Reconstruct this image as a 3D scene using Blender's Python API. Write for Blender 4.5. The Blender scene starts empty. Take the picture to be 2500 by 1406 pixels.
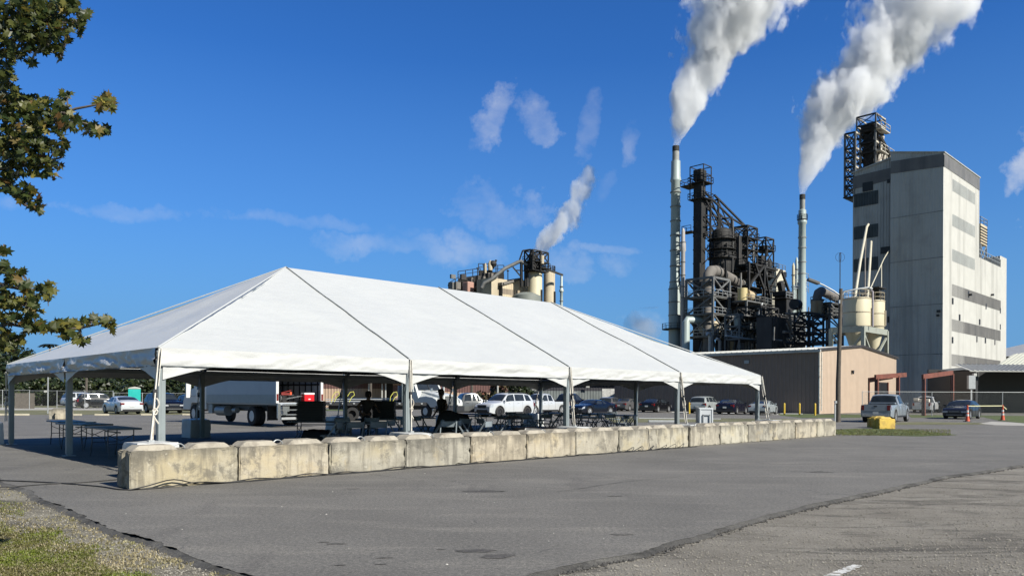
import bpy, bmesh, math, random
from mathutils import Vector, Matrix, noise
random.seed(7)
R = math.radians
C = bpy.context.scene.collection
# ---------------------------------------------------------------- camera model
F = 1870.0; CH = 1.52; HY = 969.0
RHO = math.atan(12/2500)
TH = R(44.6)
D = Vector((math.cos(TH), math.sin(TH), 0)); N = Vector((-math.sin(TH), math.cos(TH), 0))
def ray(px, py):
    u = (px-1250)/F; v = (HY-py)/F
    return Vector((u*math.cos(RHO)-v*math.sin(RHO), 1, u*math.sin(RHO)+v*math.cos(RHO)))
def P3(px, py, Y):
    r = ray(px, py)*Y
    return Vector((r.x, Y, r.z+CH))
def G(px, py, z=0.0):
    r = ray(px, py); Y = -(CH-z)/r.z
    return Vector((r.x*Y, Y, z))
def at(px, Y, py=None):
    """ground point under the pixel column px at depth Y"""
    if py is None: py = HY
    p = P3(px, py, Y); return Vector((p.x, Y, 0))
def zat(px, py, Y): return P3(px, py, Y).z
def Ld(P, px):
    k = (px-1250)/F; return (k*P.y-P.x)/(D.x-k*D.y)
def Ln(P, px):
    k = (px-1250)/F; return (k*P.y-P.x)/(N.x-k*N.y)
# ---------------------------------------------------------------- mesh builder
class MB:
    def __init__(s): s.v = []; s.f = []; s.M = None
    def add(s, vs, fs):
        b = len(s.v)
        for p in vs:
            p = Vector(p); s.v.append(s.M @ p if s.M else p)
        s.f += [tuple(b+i for i in f) for f in fs]
    def box(s, x0, x1, y0, y1, z0, z1):
        s.add([(x0,y0,z0),(x1,y0,z0),(x1,y1,z0),(x0,y1,z0),(x0,y0,z1),(x1,y0,z1),(x1,y1,z1),(x0,y1,z1)],
              [(0,3,2,1),(4,5,6,7),(0,1,5,4),(1,2,6,5),(2,3,7,6),(3,0,4,7)])
        return s
    def cb(s, c, sz, rz=0):
        hx, hy, hz = sz[0]/2, sz[1]/2, sz[2]/2; cs, sn = math.cos(rz), math.sin(rz)
        vs = []
        for z in (-hz, hz):
            for x, y in ((-hx,-hy),(hx,-hy),(hx,hy),(-hx,hy)):
                vs.append((c[0]+x*cs-y*sn, c[1]+x*sn+y*cs, c[2]+z))
        s.add(vs, [(0,3,2,1),(4,5,6,7),(0,1,5,4),(1,2,6,5),(2,3,7,6),(3,0,4,7)]); return s
    def bar(s, a, b, w=.05, h=None, n=4, up=None):
        a = Vector(a); b = Vector(b); h = h or w; d = b-a
        if d.length < 1e-6: return s
        d.normalize()
        up = Vector(up) if up else (Vector((0,0,1)) if abs(d.z) < .9 else Vector((1,0,0)))
        x = d.cross(up).normalized(); y = x.cross(d)
        if n == 4: ring = [(-w/2,-h/2),(w/2,-h/2),(w/2,h/2),(-w/2,h/2)]
        else: ring = [(w/2*math.cos(2*math.pi*i/n), h/2*math.sin(2*math.pi*i/n)) for i in range(n)]
        vs = [a+x*p+y*q for p, q in ring]+[b+x*p+y*q for p, q in ring]
        s.add(vs, [(i,(i+1)%n,n+(i+1)%n,n+i) for i in range(n)]+[tuple(range(n-1,-1,-1)), tuple(range(n,2*n))]); return s
    def tube(s, pts, r, n=8, cap=True):
        pts = [Vector(p) for p in pts]; m = len(pts)
        rr = r if isinstance(r, (list, tuple)) else [r]*m
        vs = []; px = None
        for i, p in enumerate(pts):
            d = (pts[min(i+1, m-1)]-pts[max(i-1, 0)]).normalized()
            if px is None:
                up = Vector((0,0,1)) if abs(d.z) < .9 else Vector((1,0,0)); x = d.cross(up).normalized()
            else: x = (px-d*px.dot(d)).normalized()
            px = x; y = d.cross(x)
            for k in range(n):
                a = 2*math.pi*k/n; vs.append(p+x*math.cos(a)*rr[i]+y*math.sin(a)*rr[i])
        fs = [(i*n+k, i*n+(k+1)%n, (i+1)*n+(k+1)%n, (i+1)*n+k) for i in range(m-1) for k in range(n)]
        if cap: fs += [tuple(range(n-1,-1,-1)), tuple((m-1)*n+k for k in range(n))]
        s.add(vs, fs); return s
    def lathe(s, prof, c=(0,0,0), n=24, axis='z'):
        vs = []
        for r, z in prof:
            for k in range(n):
                a = 2*math.pi*k/n; x, y = r*math.cos(a), r*math.sin(a)
                vs.append((c[0]+x, c[1]+y, c[2]+z) if axis == 'z' else (c[0]+x, c[1]+z, c[2]+y))
        m = len(prof)
        fs = [(i*n+k, i*n+(k+1)%n, (i+1)*n+(k+1)%n, (i+1)*n+k) for i in range(m-1) for k in range(n)]
        fs += [tuple(range(n-1,-1,-1)), tuple((m-1)*n+k for k in range(n))]
        s.add(vs, fs); return s
    def prism(s, poly, h0, h1, plane='xy'):
        m = len(poly)
        def T(p, h):
            return {'xy':(p[0],p[1],h),'xz':(p[0],h,p[1]),'yz':(h,p[0],p[1])}[plane]
        s.add([T(p,h0) for p in poly]+[T(p,h1) for p in poly],
              [(i,(i+1)%m,m+(i+1)%m,m+i) for i in range(m)]+[tuple(range(m-1,-1,-1)), tuple(range(m,2*m))]); return s
    def grid(s, fn, nu, nv):
        vs = [fn(i/nu, j/nv) for j in range(nv+1) for i in range(nu+1)]
        s.add(vs, [(j*(nu+1)+i, j*(nu+1)+i+1, (j+1)*(nu+1)+i+1, (j+1)*(nu+1)+i) for j in range(nv) for i in range(nu)]); return s
    def corr(s, a, b, z0, z1, pitch=.3, dep=.035, t=.03, z1b=None, zfun=None):
        """ribbed sheet from a to b (xy), outward = right of a->b"""
        a = Vector((a[0],a[1],0)); b = Vector((b[0],b[1],0)); L = (b-a).length; u = (b-a)/L; o = Vector((u.y,-u.x,0))
        n = max(2, round(L/pitch)); p = L/n; xs = []
        for i in range(n):
            xs += [(i*p, 0), (i*p+p*.55, 0), (i*p+p*.65, dep), (i*p+p*.9, dep)]
        xs.append((L, 0)); vs = []
        for x, q in xs:
            zt = zfun(x) if zfun else z1
            c = a+u*x+o*q; vs += [(c.x,c.y,z0), (c.x,c.y,zt)]
        s.add(vs, [(2*i,2*i+2,2*i+3,2*i+1) for i in range(len(xs)-1)]); return s
    def rail(s, pts, z=None, h=1.05, w=.05, step=1.8, mid=True, close=False):
        pts = [Vector(p) for p in pts]
        if close: pts.append(pts[0])
        for a, b in zip(pts[:-1], pts[1:]):
            H = Vector((0,0,h)); s.bar(a+H, b+H, w)
            if mid: s.bar(a+H*.5, b+H*.5, w*.8)
            n = max(1, round((b-a).length/step))
            for i in range(n+1):
                p = a+(b-a)*i/n; s.bar(p, p+H, w)
        return s
    def build(s, name, m, parent=None, smooth=0, bevel=0, loc=None, rz=0, **tags):
        me = bpy.data.meshes.new(name); me.from_pydata([tuple(v) for v in s.v], [], s.f)
        if bevel or True:
            bm = bmesh.new(); bm.from_mesh(me)
            if smooth != -1: bmesh.ops.recalc_face_normals(bm, faces=bm.faces)
            if bevel:
                bmesh.ops.bevel(bm, geom=[e for e in bm.edges if e.is_manifold and e.calc_face_angle(0) > .5], offset=bevel, segments=2, affect='EDGES', profile=.6)
            bm.to_mesh(me); bm.free()
        for mm in (m if isinstance(m, (list, tuple)) else [m]): me.materials.append(mm)
        if smooth > 0:
            for p in me.polygons: p.use_smooth = True
            me.set_sharp_from_angle(angle=R(smooth))
        o = bpy.data.objects.new(name, me); C.objects.link(o)
        if parent: o.parent = parent
        if loc is not None: o.location = loc
        o.rotation_euler.z = rz
        for k, v in tags.items(): o[k] = v
        return o
def thing(name, label, cat, loc=(0,0,0), rz=0, group=None, kind=None):
    o = bpy.data.objects.new(name, None); C.objects.link(o); o.empty_display_size = .2
    o.location = loc; o.rotation_euler.z = rz; o['label'] = label; o['category'] = cat
    if group: o['group'] = group
    if kind: o['kind'] = kind
    return o
def tag(o, label, cat, group=None, kind=None):
    o['label'] = label; o['category'] = cat
    if group: o['group'] = group
    if kind: o['kind'] = kind
    return o
def dup(root, loc=None, rz=None, label=None, parent=None):
    r = root.copy(); C.objects.link(r)
    if parent: r.parent = parent
    if loc is not None: r.location = loc
    if rz is not None: r.rotation_euler.z = rz
    if label: r['label'] = label
    for ch in list(root.children): dup(ch, parent=r)
    return r
# ---------------------------------------------------------------- materials
def new_mat(name):
    m = bpy.data.materials.new(name); m.use_nodes = True; return m, m.node_tree.nodes, m.node_tree.links, m.node_tree.nodes['Principled BSDF']
def c4(c): return (c[0], c[1], c[2], 1)
def coords(nt, scale=(1,1,1), rnd=True, world=False):
    tc = nt.nodes.new('ShaderNodeTexCoord'); mp = nt.nodes.new('ShaderNodeMapping'); mp.inputs['Scale'].default_value = scale
    if world:
        g = nt.nodes.new('ShaderNodeNewGeometry'); nt.links.new(g.outputs['Position'], mp.inputs['Vector'])
    else: nt.links.new(tc.outputs['Object'], mp.inputs['Vector'])
    if rnd:
        oi = nt.nodes.new('ShaderNodeObjectInfo'); ml = nt.nodes.new('ShaderNodeMath'); ml.operation = 'MULTIPLY'; ml.inputs[1].default_value = 91.7
        nt.links.new(oi.outputs['Random'], ml.inputs[0]); nt.links.new(ml.outputs[0], mp.inputs['Location'])
    return mp.outputs['Vector']
def nz(nt, vec, scale, detail=4, rough=.6, dist=0):
    t = nt.nodes.new('ShaderNodeTexNoise'); t.inputs['Scale'].default_value = scale; t.inputs['Detail'].default_value = detail
    t.inputs['Roughness'].default_value = rough; t.inputs['Distortion'].default_value = dist; nt.links.new(vec, t.inputs['Vector']); return t.outputs['Fac']
def ramp(nt, fac, stops):
    r = nt.nodes.new('ShaderNodeValToRGB'); e = r.color_ramp.elements
    while len(e) < len(stops): e.new(.5)
    for i, (p, c) in enumerate(stops):
        e[i].position = p; e[i].color = c4(c) if isinstance(c, (tuple, list)) else (c, c, c, 1)
    nt.links.new(fac, r.inputs['Fac']); return r.outputs['Color']
def mixc(nt, fac, a, b, mode='MIX'):
    m = nt.nodes.new('ShaderNodeMix'); m.data_type = 'RGBA'; m.blend_type = mode
    for s, v in ((m.inputs[0], fac), (m.inputs[6], a), (m.inputs[7], b)):
        if isinstance(v, bpy.types.NodeSocket): nt.links.new(v, s)
        elif isinstance(v, (int, float)): s.default_value = v
        else: s.default_value = c4(v)
    return m.outputs[2]
def mth(nt, op, a, b=None, c=None, clamp=False):
    m = nt.nodes.new('ShaderNodeMath'); m.operation = op; m.use_clamp = clamp
    for s, v in zip(m.inputs, (a, b, c)):
        if v is None: continue
        if isinstance(v, bpy.types.NodeSocket): nt.links.new(v, s)
        else: s.default_value = v
    return m.outputs[0]
def bump(nt, bsdf, h, strength=.3, dist=.02):
    b = nt.nodes.new('ShaderNodeBump'); b.inputs['Strength'].default_value = strength; b.inputs['Distance'].default_value = dist
    nt.links.new(h, b.inputs['Height']); nt.links.new(b.outputs['Normal'], bsdf.inputs['Normal'])
KA = .74
def mat(name, col, rough=.6, metal=0, var=.12, scale=3, bmp=0, bscale=40, streak=None, sscale=4, dirt=None, dscale=2, dthr=(.5,.7), coat=0, spec=.5, bd=.01, world=False):
    m, ns, ls, b = new_mat(name); nt = m.node_tree; col = tuple(c*KA for c in col); dirt = dirt and tuple(c*KA for c in dirt); streak = streak and tuple(c*KA for c in streak)
    b.inputs['Roughness'].default_value = rough; b.inputs['Metallic'].default_value = metal
    b.inputs['Specular IOR Level'].default_value = spec; b.inputs['Coat Weight'].default_value = coat; b.inputs['Coat Roughness'].default_value = .05
    v = coords(nt, world=world)
    lo = tuple(max(0, c*(1-var)) for c in col); hi = tuple(min(1, c*(1+var)) for c in col)
    colr = ramp(nt, nz(nt, v, scale), [(.3, lo), (.7, hi)])
    if dirt: colr = mixc(nt, ramp(nt, nz(nt, v, dscale, 6, .65), [(dthr[0], 0.), (dthr[1], 1.)]), colr, dirt)
    if streak:
        sv = coords(nt, (sscale, sscale, sscale*.06), world=world)
        colr = mixc(nt, ramp(nt, nz(nt, sv, 1, 4, .6), [(.5, 0.), (.72, .85)]), colr, streak)
    ls.new(colr, b.inputs['Base Color'])
    if bmp: bump(nt, b, nz(nt, v, bscale, 5), bmp, bd)
    return m
def paint(name, col, rough=.25, metal=0.0, flake=.03):
    return mat(name, col, rough, metal, flake, 2, coat=.35, dirt=tuple(c*.8+.01 for c in col), dscale=1.2, dthr=(.55,.9))
def glassy(name, col=(.012,.015,.018), rough=.05):
    m, ns, ls, b = new_mat(name); nt = m.node_tree
    ls.new(ramp(nt, nz(nt, coords(nt), 2), [(.3, col), (.8, tuple(c*2.2 for c in col))]), b.inputs['Base Color'])
    b.inputs['Roughness'].default_value = rough; b.inputs['Specular IOR Level'].default_value = .4; return m

M = {}
M['alu'] = mat('aluminium', (.30,.34,.35), .45, .3, .08, 3, .05, 80)
M['galv'] = mat('galvanised', (.42,.44,.45), .5, .4, .12, 6)
M['strap'] = mat('webbing', (.72,.68,.60), .8, 0, .1, 8, dirt=(.35,.30,.24), dscale=3)
M['black'] = mat('black_plastic', (.018,.019,.022), .5, 0, .2, 5)
M['rubber'] = mat('rubber', (.02,.02,.021), .85, 0, .2, 9, .2, 60)
M['chrome'] = mat('chrome', (.62,.63,.65), .22, .85, .05, 5)
M['rimm'] = mat('rim_alloy', (.55,.56,.58), .35, .6, .06, 6)
M['rimd'] = mat('rim_dark', (.05,.05,.055), .4, .5, .1, 6)
M['glass'] = glassy('tinted_glass')
M['red'] = mat('red_lens', (.16,.008,.01), .2, 0, .15, 20, coat=.5)
M['lens'] = mat('clear_lens', (.55,.57,.6), .12, .3, .2, 25, coat=.6)
M['plate'] = mat('number_plate', (.6,.62,.6), .5, 0, .2, 30)
M['grille'] = mat('grille_black', (.012,.012,.014), .4, 0, .1, 20)
# ---------------------------------------------------------------- camera, sun, sky
cd = bpy.data.cameras.new('camera'); cam = bpy.data.objects.new('camera', cd); C.objects.link(cam)
cd.sensor_width = 36; cd.lens = F/2500*36; cd.shift_y = (HY-703)/2500; cd.clip_start = .05; cd.clip_end = 20000
rt = Vector((math.cos(RHO), 0, math.sin(RHO))); up = Vector((-math.sin(RHO), 0, math.cos(RHO))); bk = Vector((0,-1,0))
cam.matrix_world = Matrix(((rt.x,up.x,bk.x,0),(rt.y,up.y,bk.y,0),(rt.z,up.z,bk.z,CH),(0,0,0,1)))
bpy.context.scene.camera = cam
sc = bpy.context.scene
EL = R(36); DEL = R(3)
sh = (-N*math.cos(DEL)+D*math.sin(DEL)).normalized()
SUN = Vector((sh.x*math.cos(EL), sh.y*math.cos(EL), math.sin(EL)))
ld = bpy.data.lights.new('sun', 'SUN'); ld.energy = 5.0; ld.angle = R(.53); ld.color = (1,.955,.85)
lo = bpy.data.objects.new('sun', ld); C.objects.link(lo); lo.rotation_euler = SUN.to_track_quat('Z', 'Y').to_euler()
w = bpy.data.worlds.new('World'); sc.world = w; w.use_nodes = True; nt = w.node_tree
bgn = nt.nodes['Background']; sky = nt.nodes.new('ShaderNodeTexSky'); sky.sky_type = 'NISHITA'; sky.sun_disc = False
sky.sun_elevation = EL; sky.sun_rotation = math.atan2(SUN.x, SUN.y); sky.air_density = 1.0; sky.dust_density = .15; sky.ozone_density = 3.2; sky.altitude = 30
bgn.inputs['Strength'].default_value = .0498
tc = nt.nodes.new('ShaderNodeTexCoord')
hs = nt.nodes.new('ShaderNodeHueSaturation'); hs.inputs['Saturation'].default_value = 1.12; nt.links.new(sky.outputs[0], hs.inputs['Color'])
# thin fair-weather wisps: clouds placed by compass direction
sep = nt.nodes.new('ShaderNodeSeparateXYZ'); nt.links.new(tc.outputs['Generated'], sep.inputs[0])
fr_ = ramp(nt, mth(nt, 'MULTIPLY_ADD', sep.outputs[1], .5, .5), [(.42, 0.), (.62, 1.)])
skc = mixc(nt, fr_, mixc(nt, 1.0, hs.outputs[0], (.72,.90,1.0), 'MULTIPLY'), mixc(nt, 1.0, hs.outputs[0], (.40,.96,1.66), 'MULTIPLY'))
el = ramp(nt, sep.outputs[2], [(.0, 1.), (.10, .78), (.22, .38), (.40, .06), (.6, 0.)])
el = mth(nt, 'MULTIPLY', el, ramp(nt, mth(nt, 'MULTIPLY_ADD', sep.outputs[1], .5, .5), [(.42, .0), (.62, 1.)]))
skc = mixc(nt, el, skc, (1.75,4.1,7.5))
nv = nt.nodes.new('ShaderNodeMapping'); nt.links.new(tc.outputs['Generated'], nv.inputs['Vector']); nv.inputs['Rotation'].default_value = (0, R(-25), 0); nv.inputs['Scale'].default_value = (11, 11, 17)
n1 = nz(nt, nv.outputs['Vector'], 1.0, 7, .6, .15)
n2 = mth(nt, 'MULTIPLY_ADD', n1, 3.0, -.95, clamp=True)
wp_ = nt.nodes.new('ShaderNodeTexNoise'); wp_.inputs['Scale'].default_value = 16; wp_.inputs['Detail'].default_value = 7; wp_.inputs['Roughness'].default_value = .62; nt.links.new(tc.outputs['Generated'], wp_.inputs['Vector'])
wsp = nt.nodes.new('ShaderNodeSeparateXYZ'); nt.links.new(wp_.outputs['Color'], wsp.inputs[0])
wx_ = mth(nt, 'MULTIPLY_ADD', wsp.outputs[0], 4.4, -2.2); wy_ = mth(nt, 'MULTIPLY_ADD', wsp.outputs[1], 4.4, -2.2)
def blob(px, py, rx, ry, ang, gain):
    d = ray(px, py).normalized()
    e1 = Vector((1,0,0)); e1 = (e1-d*e1.dot(d)).normalized(); e2 = d.cross(e1)*-1
    ca, sa = math.cos(R(ang)), math.sin(R(ang)); a = e1*ca+e2*sa; b = e2*ca-e1*sa
    def dot(v):
        n_ = nt.nodes.new('ShaderNodeVectorMath'); n_.operation = 'DOT_PRODUCT'; nt.links.new(tc.outputs['Generated'], n_.inputs[0]); n_.inputs[1].default_value = v; return n_.outputs['Value']
    x = mth(nt, 'MULTIPLY_ADD', dot(a), F/rx, wx_); y = mth(nt, 'MULTIPLY_ADD', dot(b), F/ry, wy_)
    q = mth(nt, 'MULTIPLY_ADD', x, x, mth(nt, 'MULTIPLY', y, y))
    g_ = mth(nt, 'SUBTRACT', 1.0, q)
    return mth(nt, 'MULTIPLY', mth(nt, 'MULTIPLY', mth(nt, 'MULTIPLY', g_, 1.15, clamp=True), n2), gain*1.1)
acc = None
for b_ in [(1200,278,72,44,62,.36),(1305,290,66,38,-38,.30),(1438,300,26,66,-10,.14),(1532,375,22,50,-12,.2),(1190,500,150,55,0,.26),
           (1150,610,90,42,0,.26),(950,608,240,30,-3,.24),(780,545,210,18,-6,.16),(1410,645,140,44,0,.2),(1480,605,90,12,-5,.22),(290,512,230,20,-3,.18),
           (2490,430,52,70,20,.6),(1480,455,20,36,-10,.08),(1560,785,60,40,-20,.45)]:
    v = blob(*b_); acc = v if acc is None else mth(nt, 'MAXIMUM', acc, v)
acc = mth(nt, 'MULTIPLY', acc, mth(nt, 'GREATER_THAN', sep.outputs[1], .3))
mx = mixc(nt, acc, skc, (8.4,8.8,9.6))
w.cycles.sampling_method = 'MANUAL'; w.cycles.sample_map_resolution = 256
nt.links.new(mx, bgn.inputs['Color'])
sc.view_settings.view_transform = 'Standard'; sc.view_settings.look = 'None'; sc.view_settings.exposure = 0.76; sc.view_settings.gamma = 1
cy = sc.cycles; cy.use_denoising = True; cy.max_bounces = 6; cy.diffuse_bounces = 3; cy.glossy_bounces = 3; cy.volume_bounces = 5; cy.transparent_max_bounces = 12
cy.use_adaptive_sampling = True; cy.adaptive_threshold = .01
try: cy.denoiser = 'OPENIMAGEDENOISE'; cy.volume_step_rate = .6; cy.volume_max_steps = 256
except Exception: pass
# ---------------------------------------------------------------- ground
def gmat_asphalt(name, base=(.110,.105,.096)):
    m, ns, ls, b = new_mat(name); nt = m.node_tree; b.inputs['Roughness'].default_value = .88
    v = coords(nt, rnd=False, world=True); vs = coords(nt, (.35, 1.6, 1), False, True); vd = coords(nt, (1.3, .3, 1), False, True)
    c = ramp(nt, nz(nt, v, .35, 5, .6), [(.3, tuple(x*.80 for x in base)), (.7, tuple(x*1.18 for x in base))])
    c = mixc(nt, ramp(nt, nz(nt, vs, 1.1, 5, .6, .5), [(.52, 0.), (.75, .55)]), c, (.19,.178,.158))
    c = mixc(nt, ramp(nt, nz(nt, vd, .8, 6, .65, .8), [(.58, 0.), (.72, .6)]), c, (.075,.07,.066))
    c = mixc(nt, ramp(nt, nz(nt, v, 2.2, 3, .5), [(.70, 0.), (.74, .55)]), c, (.06,.057,.053))
    g = nz(nt, v, 60, 4, .85)
    c = mixc(nt, 1.0, c, ramp(nt, g, [(.28, (.40,.40,.40)), (.5, (.95,.95,.95)), (.72, (2.1,2.05,1.95))]), 'MULTIPLY')
    g2 = nz(nt, v, 22, 4, .75)
    c = mixc(nt, 1.0, c, ramp(nt, g2, [(.3, (.52,.52,.52)), (.5, (1,1,1)), (.7, (1.5,1.48,1.44))]), 'MULTIPLY')
    # hairline cracks
    vo = nt.nodes.new('ShaderNodeTexVoronoi'); vo.feature = 'DISTANCE_TO_EDGE'; vo.inputs['Scale'].default_value = .22
    wv = nt.nodes.new('ShaderNodeVectorMath'); wv.operation = 'ADD'; nn = nt.nodes.new('ShaderNodeTexNoise'); nn.inputs['Scale'].default_value = 1.3; nn.inputs['Detail'].default_value = 6
    nt.links.new(v, nn.inputs['Vector']); nt.links.new(v, wv.inputs[0]); nt.links.new(nn.outputs['Color'], wv.inputs[1]); nt.links.new(wv.outputs[0], vo.inputs['Vector'])
    cr = mth(nt, 'MULTIPLY', ramp(nt, vo.outputs['Distance'], [(.0, 1.), (.004, 0.)]), ramp(nt, nz(nt, v, .5, 2), [(.52, 0.), (.6, .8)]))
    c = mixc(nt, cr, c, (.035,.035,.035))
    ls.new(c, b.inputs['Base Color']); bump(nt, b, g, .6, .006); return m
def gmat_dirt(name, a, bb, cc, fleck=(.42,.40,.36), gs=45, big=.8):
    m, ns, ls, b = new_mat(name); nt = m.node_tree; b.inputs['Roughness'].default_value = .95; a, bb, cc, fleck = [tuple(x*KA for x in q) for q in (a, bb, cc, fleck)]
    v = coords(nt, rnd=False, world=True); vs = coords(nt, (.4, 1.5, 1), False, True)
    c = ramp(nt, nz(nt, v, big, 5, .65), [(.3, a), (.52, bb), (.72, cc)])
    c = mixc(nt, ramp(nt, nz(nt, vs, 1.2, 5, .7, 1.), [(.5, 0.), (.64, .9)]), c, tuple(x*.45 for x in a))
    g = nz(nt, v, gs, 5, .75)
    c = mixc(nt, 1.0, c, ramp(nt, g, [(.3, (.45,.45,.45)), (.5, (1,1,1)), (.72, (1.65,1.62,1.55))]), 'MULTIPLY')
    c = mixc(nt, ramp(nt, nz(nt, v, gs*2.2, 3, .6), [(.62, 0.), (.68, .7)]), c, fleck)
    ls.new(c, b.inputs['Base Color']); bump(nt, b, g, .9, .02); return m
M['asphalt'] = gmat_asphalt('asphalt_lot')
M['asphalt2'] = gmat_asphalt('asphalt_road', (.115,.11,.102))
M['gravel'] = gmat_dirt('dirt_gravel', (.165,.148,.122), (.235,.215,.18), (.30,.28,.24))
M['lgravel'] = gmat_dirt('dry_verge', (.17,.15,.11), (.23,.21,.16), (.30,.28,.23))
M['edge'] = gmat_dirt('broken_asphalt', (.065,.063,.06), (.10,.096,.09), (.15,.145,.135), (.22,.21,.2), 60)
M['turf'] = gmat_dirt('turf', (.055,.085,.02), (.09,.12,.03), (.15,.16,.05), (.2,.2,.09), 30, .5)
M['turfd'] = gmat_dirt('dry_turf', (.12,.125,.055), (.17,.165,.08), (.23,.215,.12), (.3,.28,.19), 30, .5)
M['conc'] = mat('pale_concrete', (.42,.40,.36), .9, 0, .18, 1.5, .3, 30, world=True)
M['whitep'] = mat('white_road_paint', (.62,.62,.60), .8, 0, .15, 6, dirt=(.2,.2,.2), dscale=5, dthr=(.55,.68), world=True)
def wig(pts, n, amp, sd=0, close=False):
    """resample a ground polyline with a ragged offset"""
    out = []
    P = pts+([pts[0]] if close else [])
    for i in range(len(P)-1):
        a, b = P[i], P[i+1]; m = max(1, int((b-a).length/n))
        t = (b-a).normalized(); o = Vector((-t.y, t.x, 0))
        for k in range(m):
            p = a+(b-a)*k/m
            q = amp*(noise.noise(p*1.1+Vector((sd,0,0)))*1.2+noise.noise(p*4.3+Vector((sd,5,0)))*.6+noise.noise(p*13+Vector((sd,9,0)))*.35)
            out.append(p+o*q)
    if not close: out.append(P[-1])
    return out
def sheet(name, pts, z, m, label=None):
    mb = MB(); n = len(pts)
    bm = bmesh.new(); vs = [bm.verts.new((p.x, p.y, z)) for p in pts]; f = bm.faces.new(vs); bmesh.ops.triangulate(bm, faces=[f])
    bmesh.ops.recalc_face_normals(bm, faces=bm.faces)
    if sum(f.normal.z for f in bm.faces) < 0: bmesh.ops.reverse_faces(bm, faces=bm.faces)
    me = bpy.data.meshes.new(name); bm.to_mesh(me); bm.free(); me.materials.append(m)
    o = bpy.data.objects.new(name, me); C.objects.link(o); o['kind'] = 'structure'
    return o
ZD = -.045
# base terrain, reaches the horizon
g = MB(); g.box(-2500,2500,-60,6000,-2,ZD-.004); g.build('ground', M['turfd'], kind='structure')
# dirt and gravel foreground
sheet('gravel_ground', [Vector((-9,2,0)),Vector((60,2,0)),Vector((75,60,0)),Vector((6,42,0)),Vector((-1,10,0)),Vector((-9,16,0))], ZD, M['gravel'])
sheet('verge_ground', [Vector((-16,1,0)),Vector((-.4,1,0)),Vector((-.4,9,0)),Vector((-16,22,0))], ZD+.004, M['lgravel'])
# the car park: near edges traced, thick broken lip
Lx = [(-420,1040),(-120,1105),(0,1172),(60,1192),(120,1222),(200,1256),(290,1296),(380,1320),(455,1352),(560,1384),(660,1412),(760,1450),(900,1520)]
Rx = [(1010,1520),(1180,1438),(1300,1398),(1420,1372),(1560,1346),(1700,1304),(1850,1262),(2000,1226),(2150,1196),(2300,1162),(2420,1146),(2560,1122),(2800,1088),(3400,1040)]
Le = [G(*p) for p in Lx]; Re = [G(*p) for p in Rx]
near = wig(Le, .04, .075, 1)+wig(Re, .045, .05, 2)
far = [Vector((90,66,0)), Vector((60,150,0)), Vector((-70,150,0)), G(-900,1014)]
sheet('parking_lot', near+far, 0, M['asphalt'])
lip = MB()
for i in range(len(near)-1):
    a, b = near[i], near[i+1]
    if a.y > 45 or (a-b).length > 3: continue
    t = (near[min(i+7, len(near)-1)]-near[max(i-6, 0)]).normalized(); t2 = (near[min(i+8, len(near)-1)]-near[max(i-5, 0)]).normalized(); o = Vector((t.y, -t.x, 0)); o2 = Vector((t2.y, -t2.x, 0))
    w1 = .06+.03*noise.noise(a*9.1); w2 = .06+.03*noise.noise(b*9.1)
    if a.x < 0: w1 *= 1.5; w2 *= 1.5
    lip.add([(a.x-o.x*.10,a.y-o.y*.10,-.006),(b.x-o2.x*.10,b.y-o2.y*.10,-.006),(b.x-o2.x*.0,b.y-o2.y*.0,-.003),(a.x-o.x*.0,a.y-o.y*.0,-.003)], [(0,1,2,3)])
    lip.add([(a.x,a.y,-.003),(b.x,b.y,-.003),(b.x+o2.x*w2,b.y+o2.y*w2,ZD+.006),(a.x+o.x*w1,a.y+o.y*w1,ZD+.006)], [(0,1,2,3)])
lip.build('asphalt_edge', M['edge'], kind='structure')
# ---- grass patches, roads and kerbs beyond
def patch(name, pix, z, m, amp=.0, stp=.6):
    pts = [G(*p) for p in pix]
    return sheet(name, wig(pts, stp, amp, z*1000, True) if amp else pts, z, m)
patch('grass_strip', [(-500,1014),(215,1012),(470,1012),(470,1001),(-500,999)], .004, M['turfd'], .1, 2)
patch('side_road', [(-500,1000),(470,1001.5),(700,1001),(700,996),(-500,993.5)], .008, M['conc'])
patch('grass_verge', [(-500,993.5),(700,996),(700,988),(-500,985)], .012, M['turfd'])
patch('concrete_path', [(-500,988),(235,990),(480,989),(480,984.5),(-500,981)], .016, M['conc'])
patch('grass_island', [(2010,1052),(2060,1047),(2130,1046),(2230,1049),(2290,1056),(2335,1062),(2250,1065),(2120,1062),(2010,1058)], .008, M['turf'], .15, .25)
patch('grass_island', [(1960,1020),(2100,1019.5),(2110,1012),(1900,1010),(1905,1014)], .008, M['turf'], .1, .5)
patch('grass_island', [(2215,1012),(2540,1015),(2540,1036),(2440,1027),(2400,1018),(2290,1019),(2225,1019)], .008, M['turf'], .1, .5)
patch('grass_island', [(2150,1032),(2250,1030),(2420,1032),(2440,1036),(2180,1037)], .008, M['turfd'], .12, .4)
patch('gravel_patch', [(2390,1034),(2420,1029),(2470,1031),(2520,1035),(2520,1040),(2430,1038)], .012, M['conc'], .1, .3)
patch('grass_strip', [(1470,1018.5),(1700,1020),(1960,1023),(1960,1027),(1700,1030),(1500,1031)], .004, M['turfd'], .1, .6)
patch('grass_verge', [(520,1002),(900,1003),(900,999),(520,998)], .020, M['turf'])
patch('plant_yard', [(1900,1008),(2700,1010),(2700,985),(1900,983)], .004, M['asphalt2'])
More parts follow.
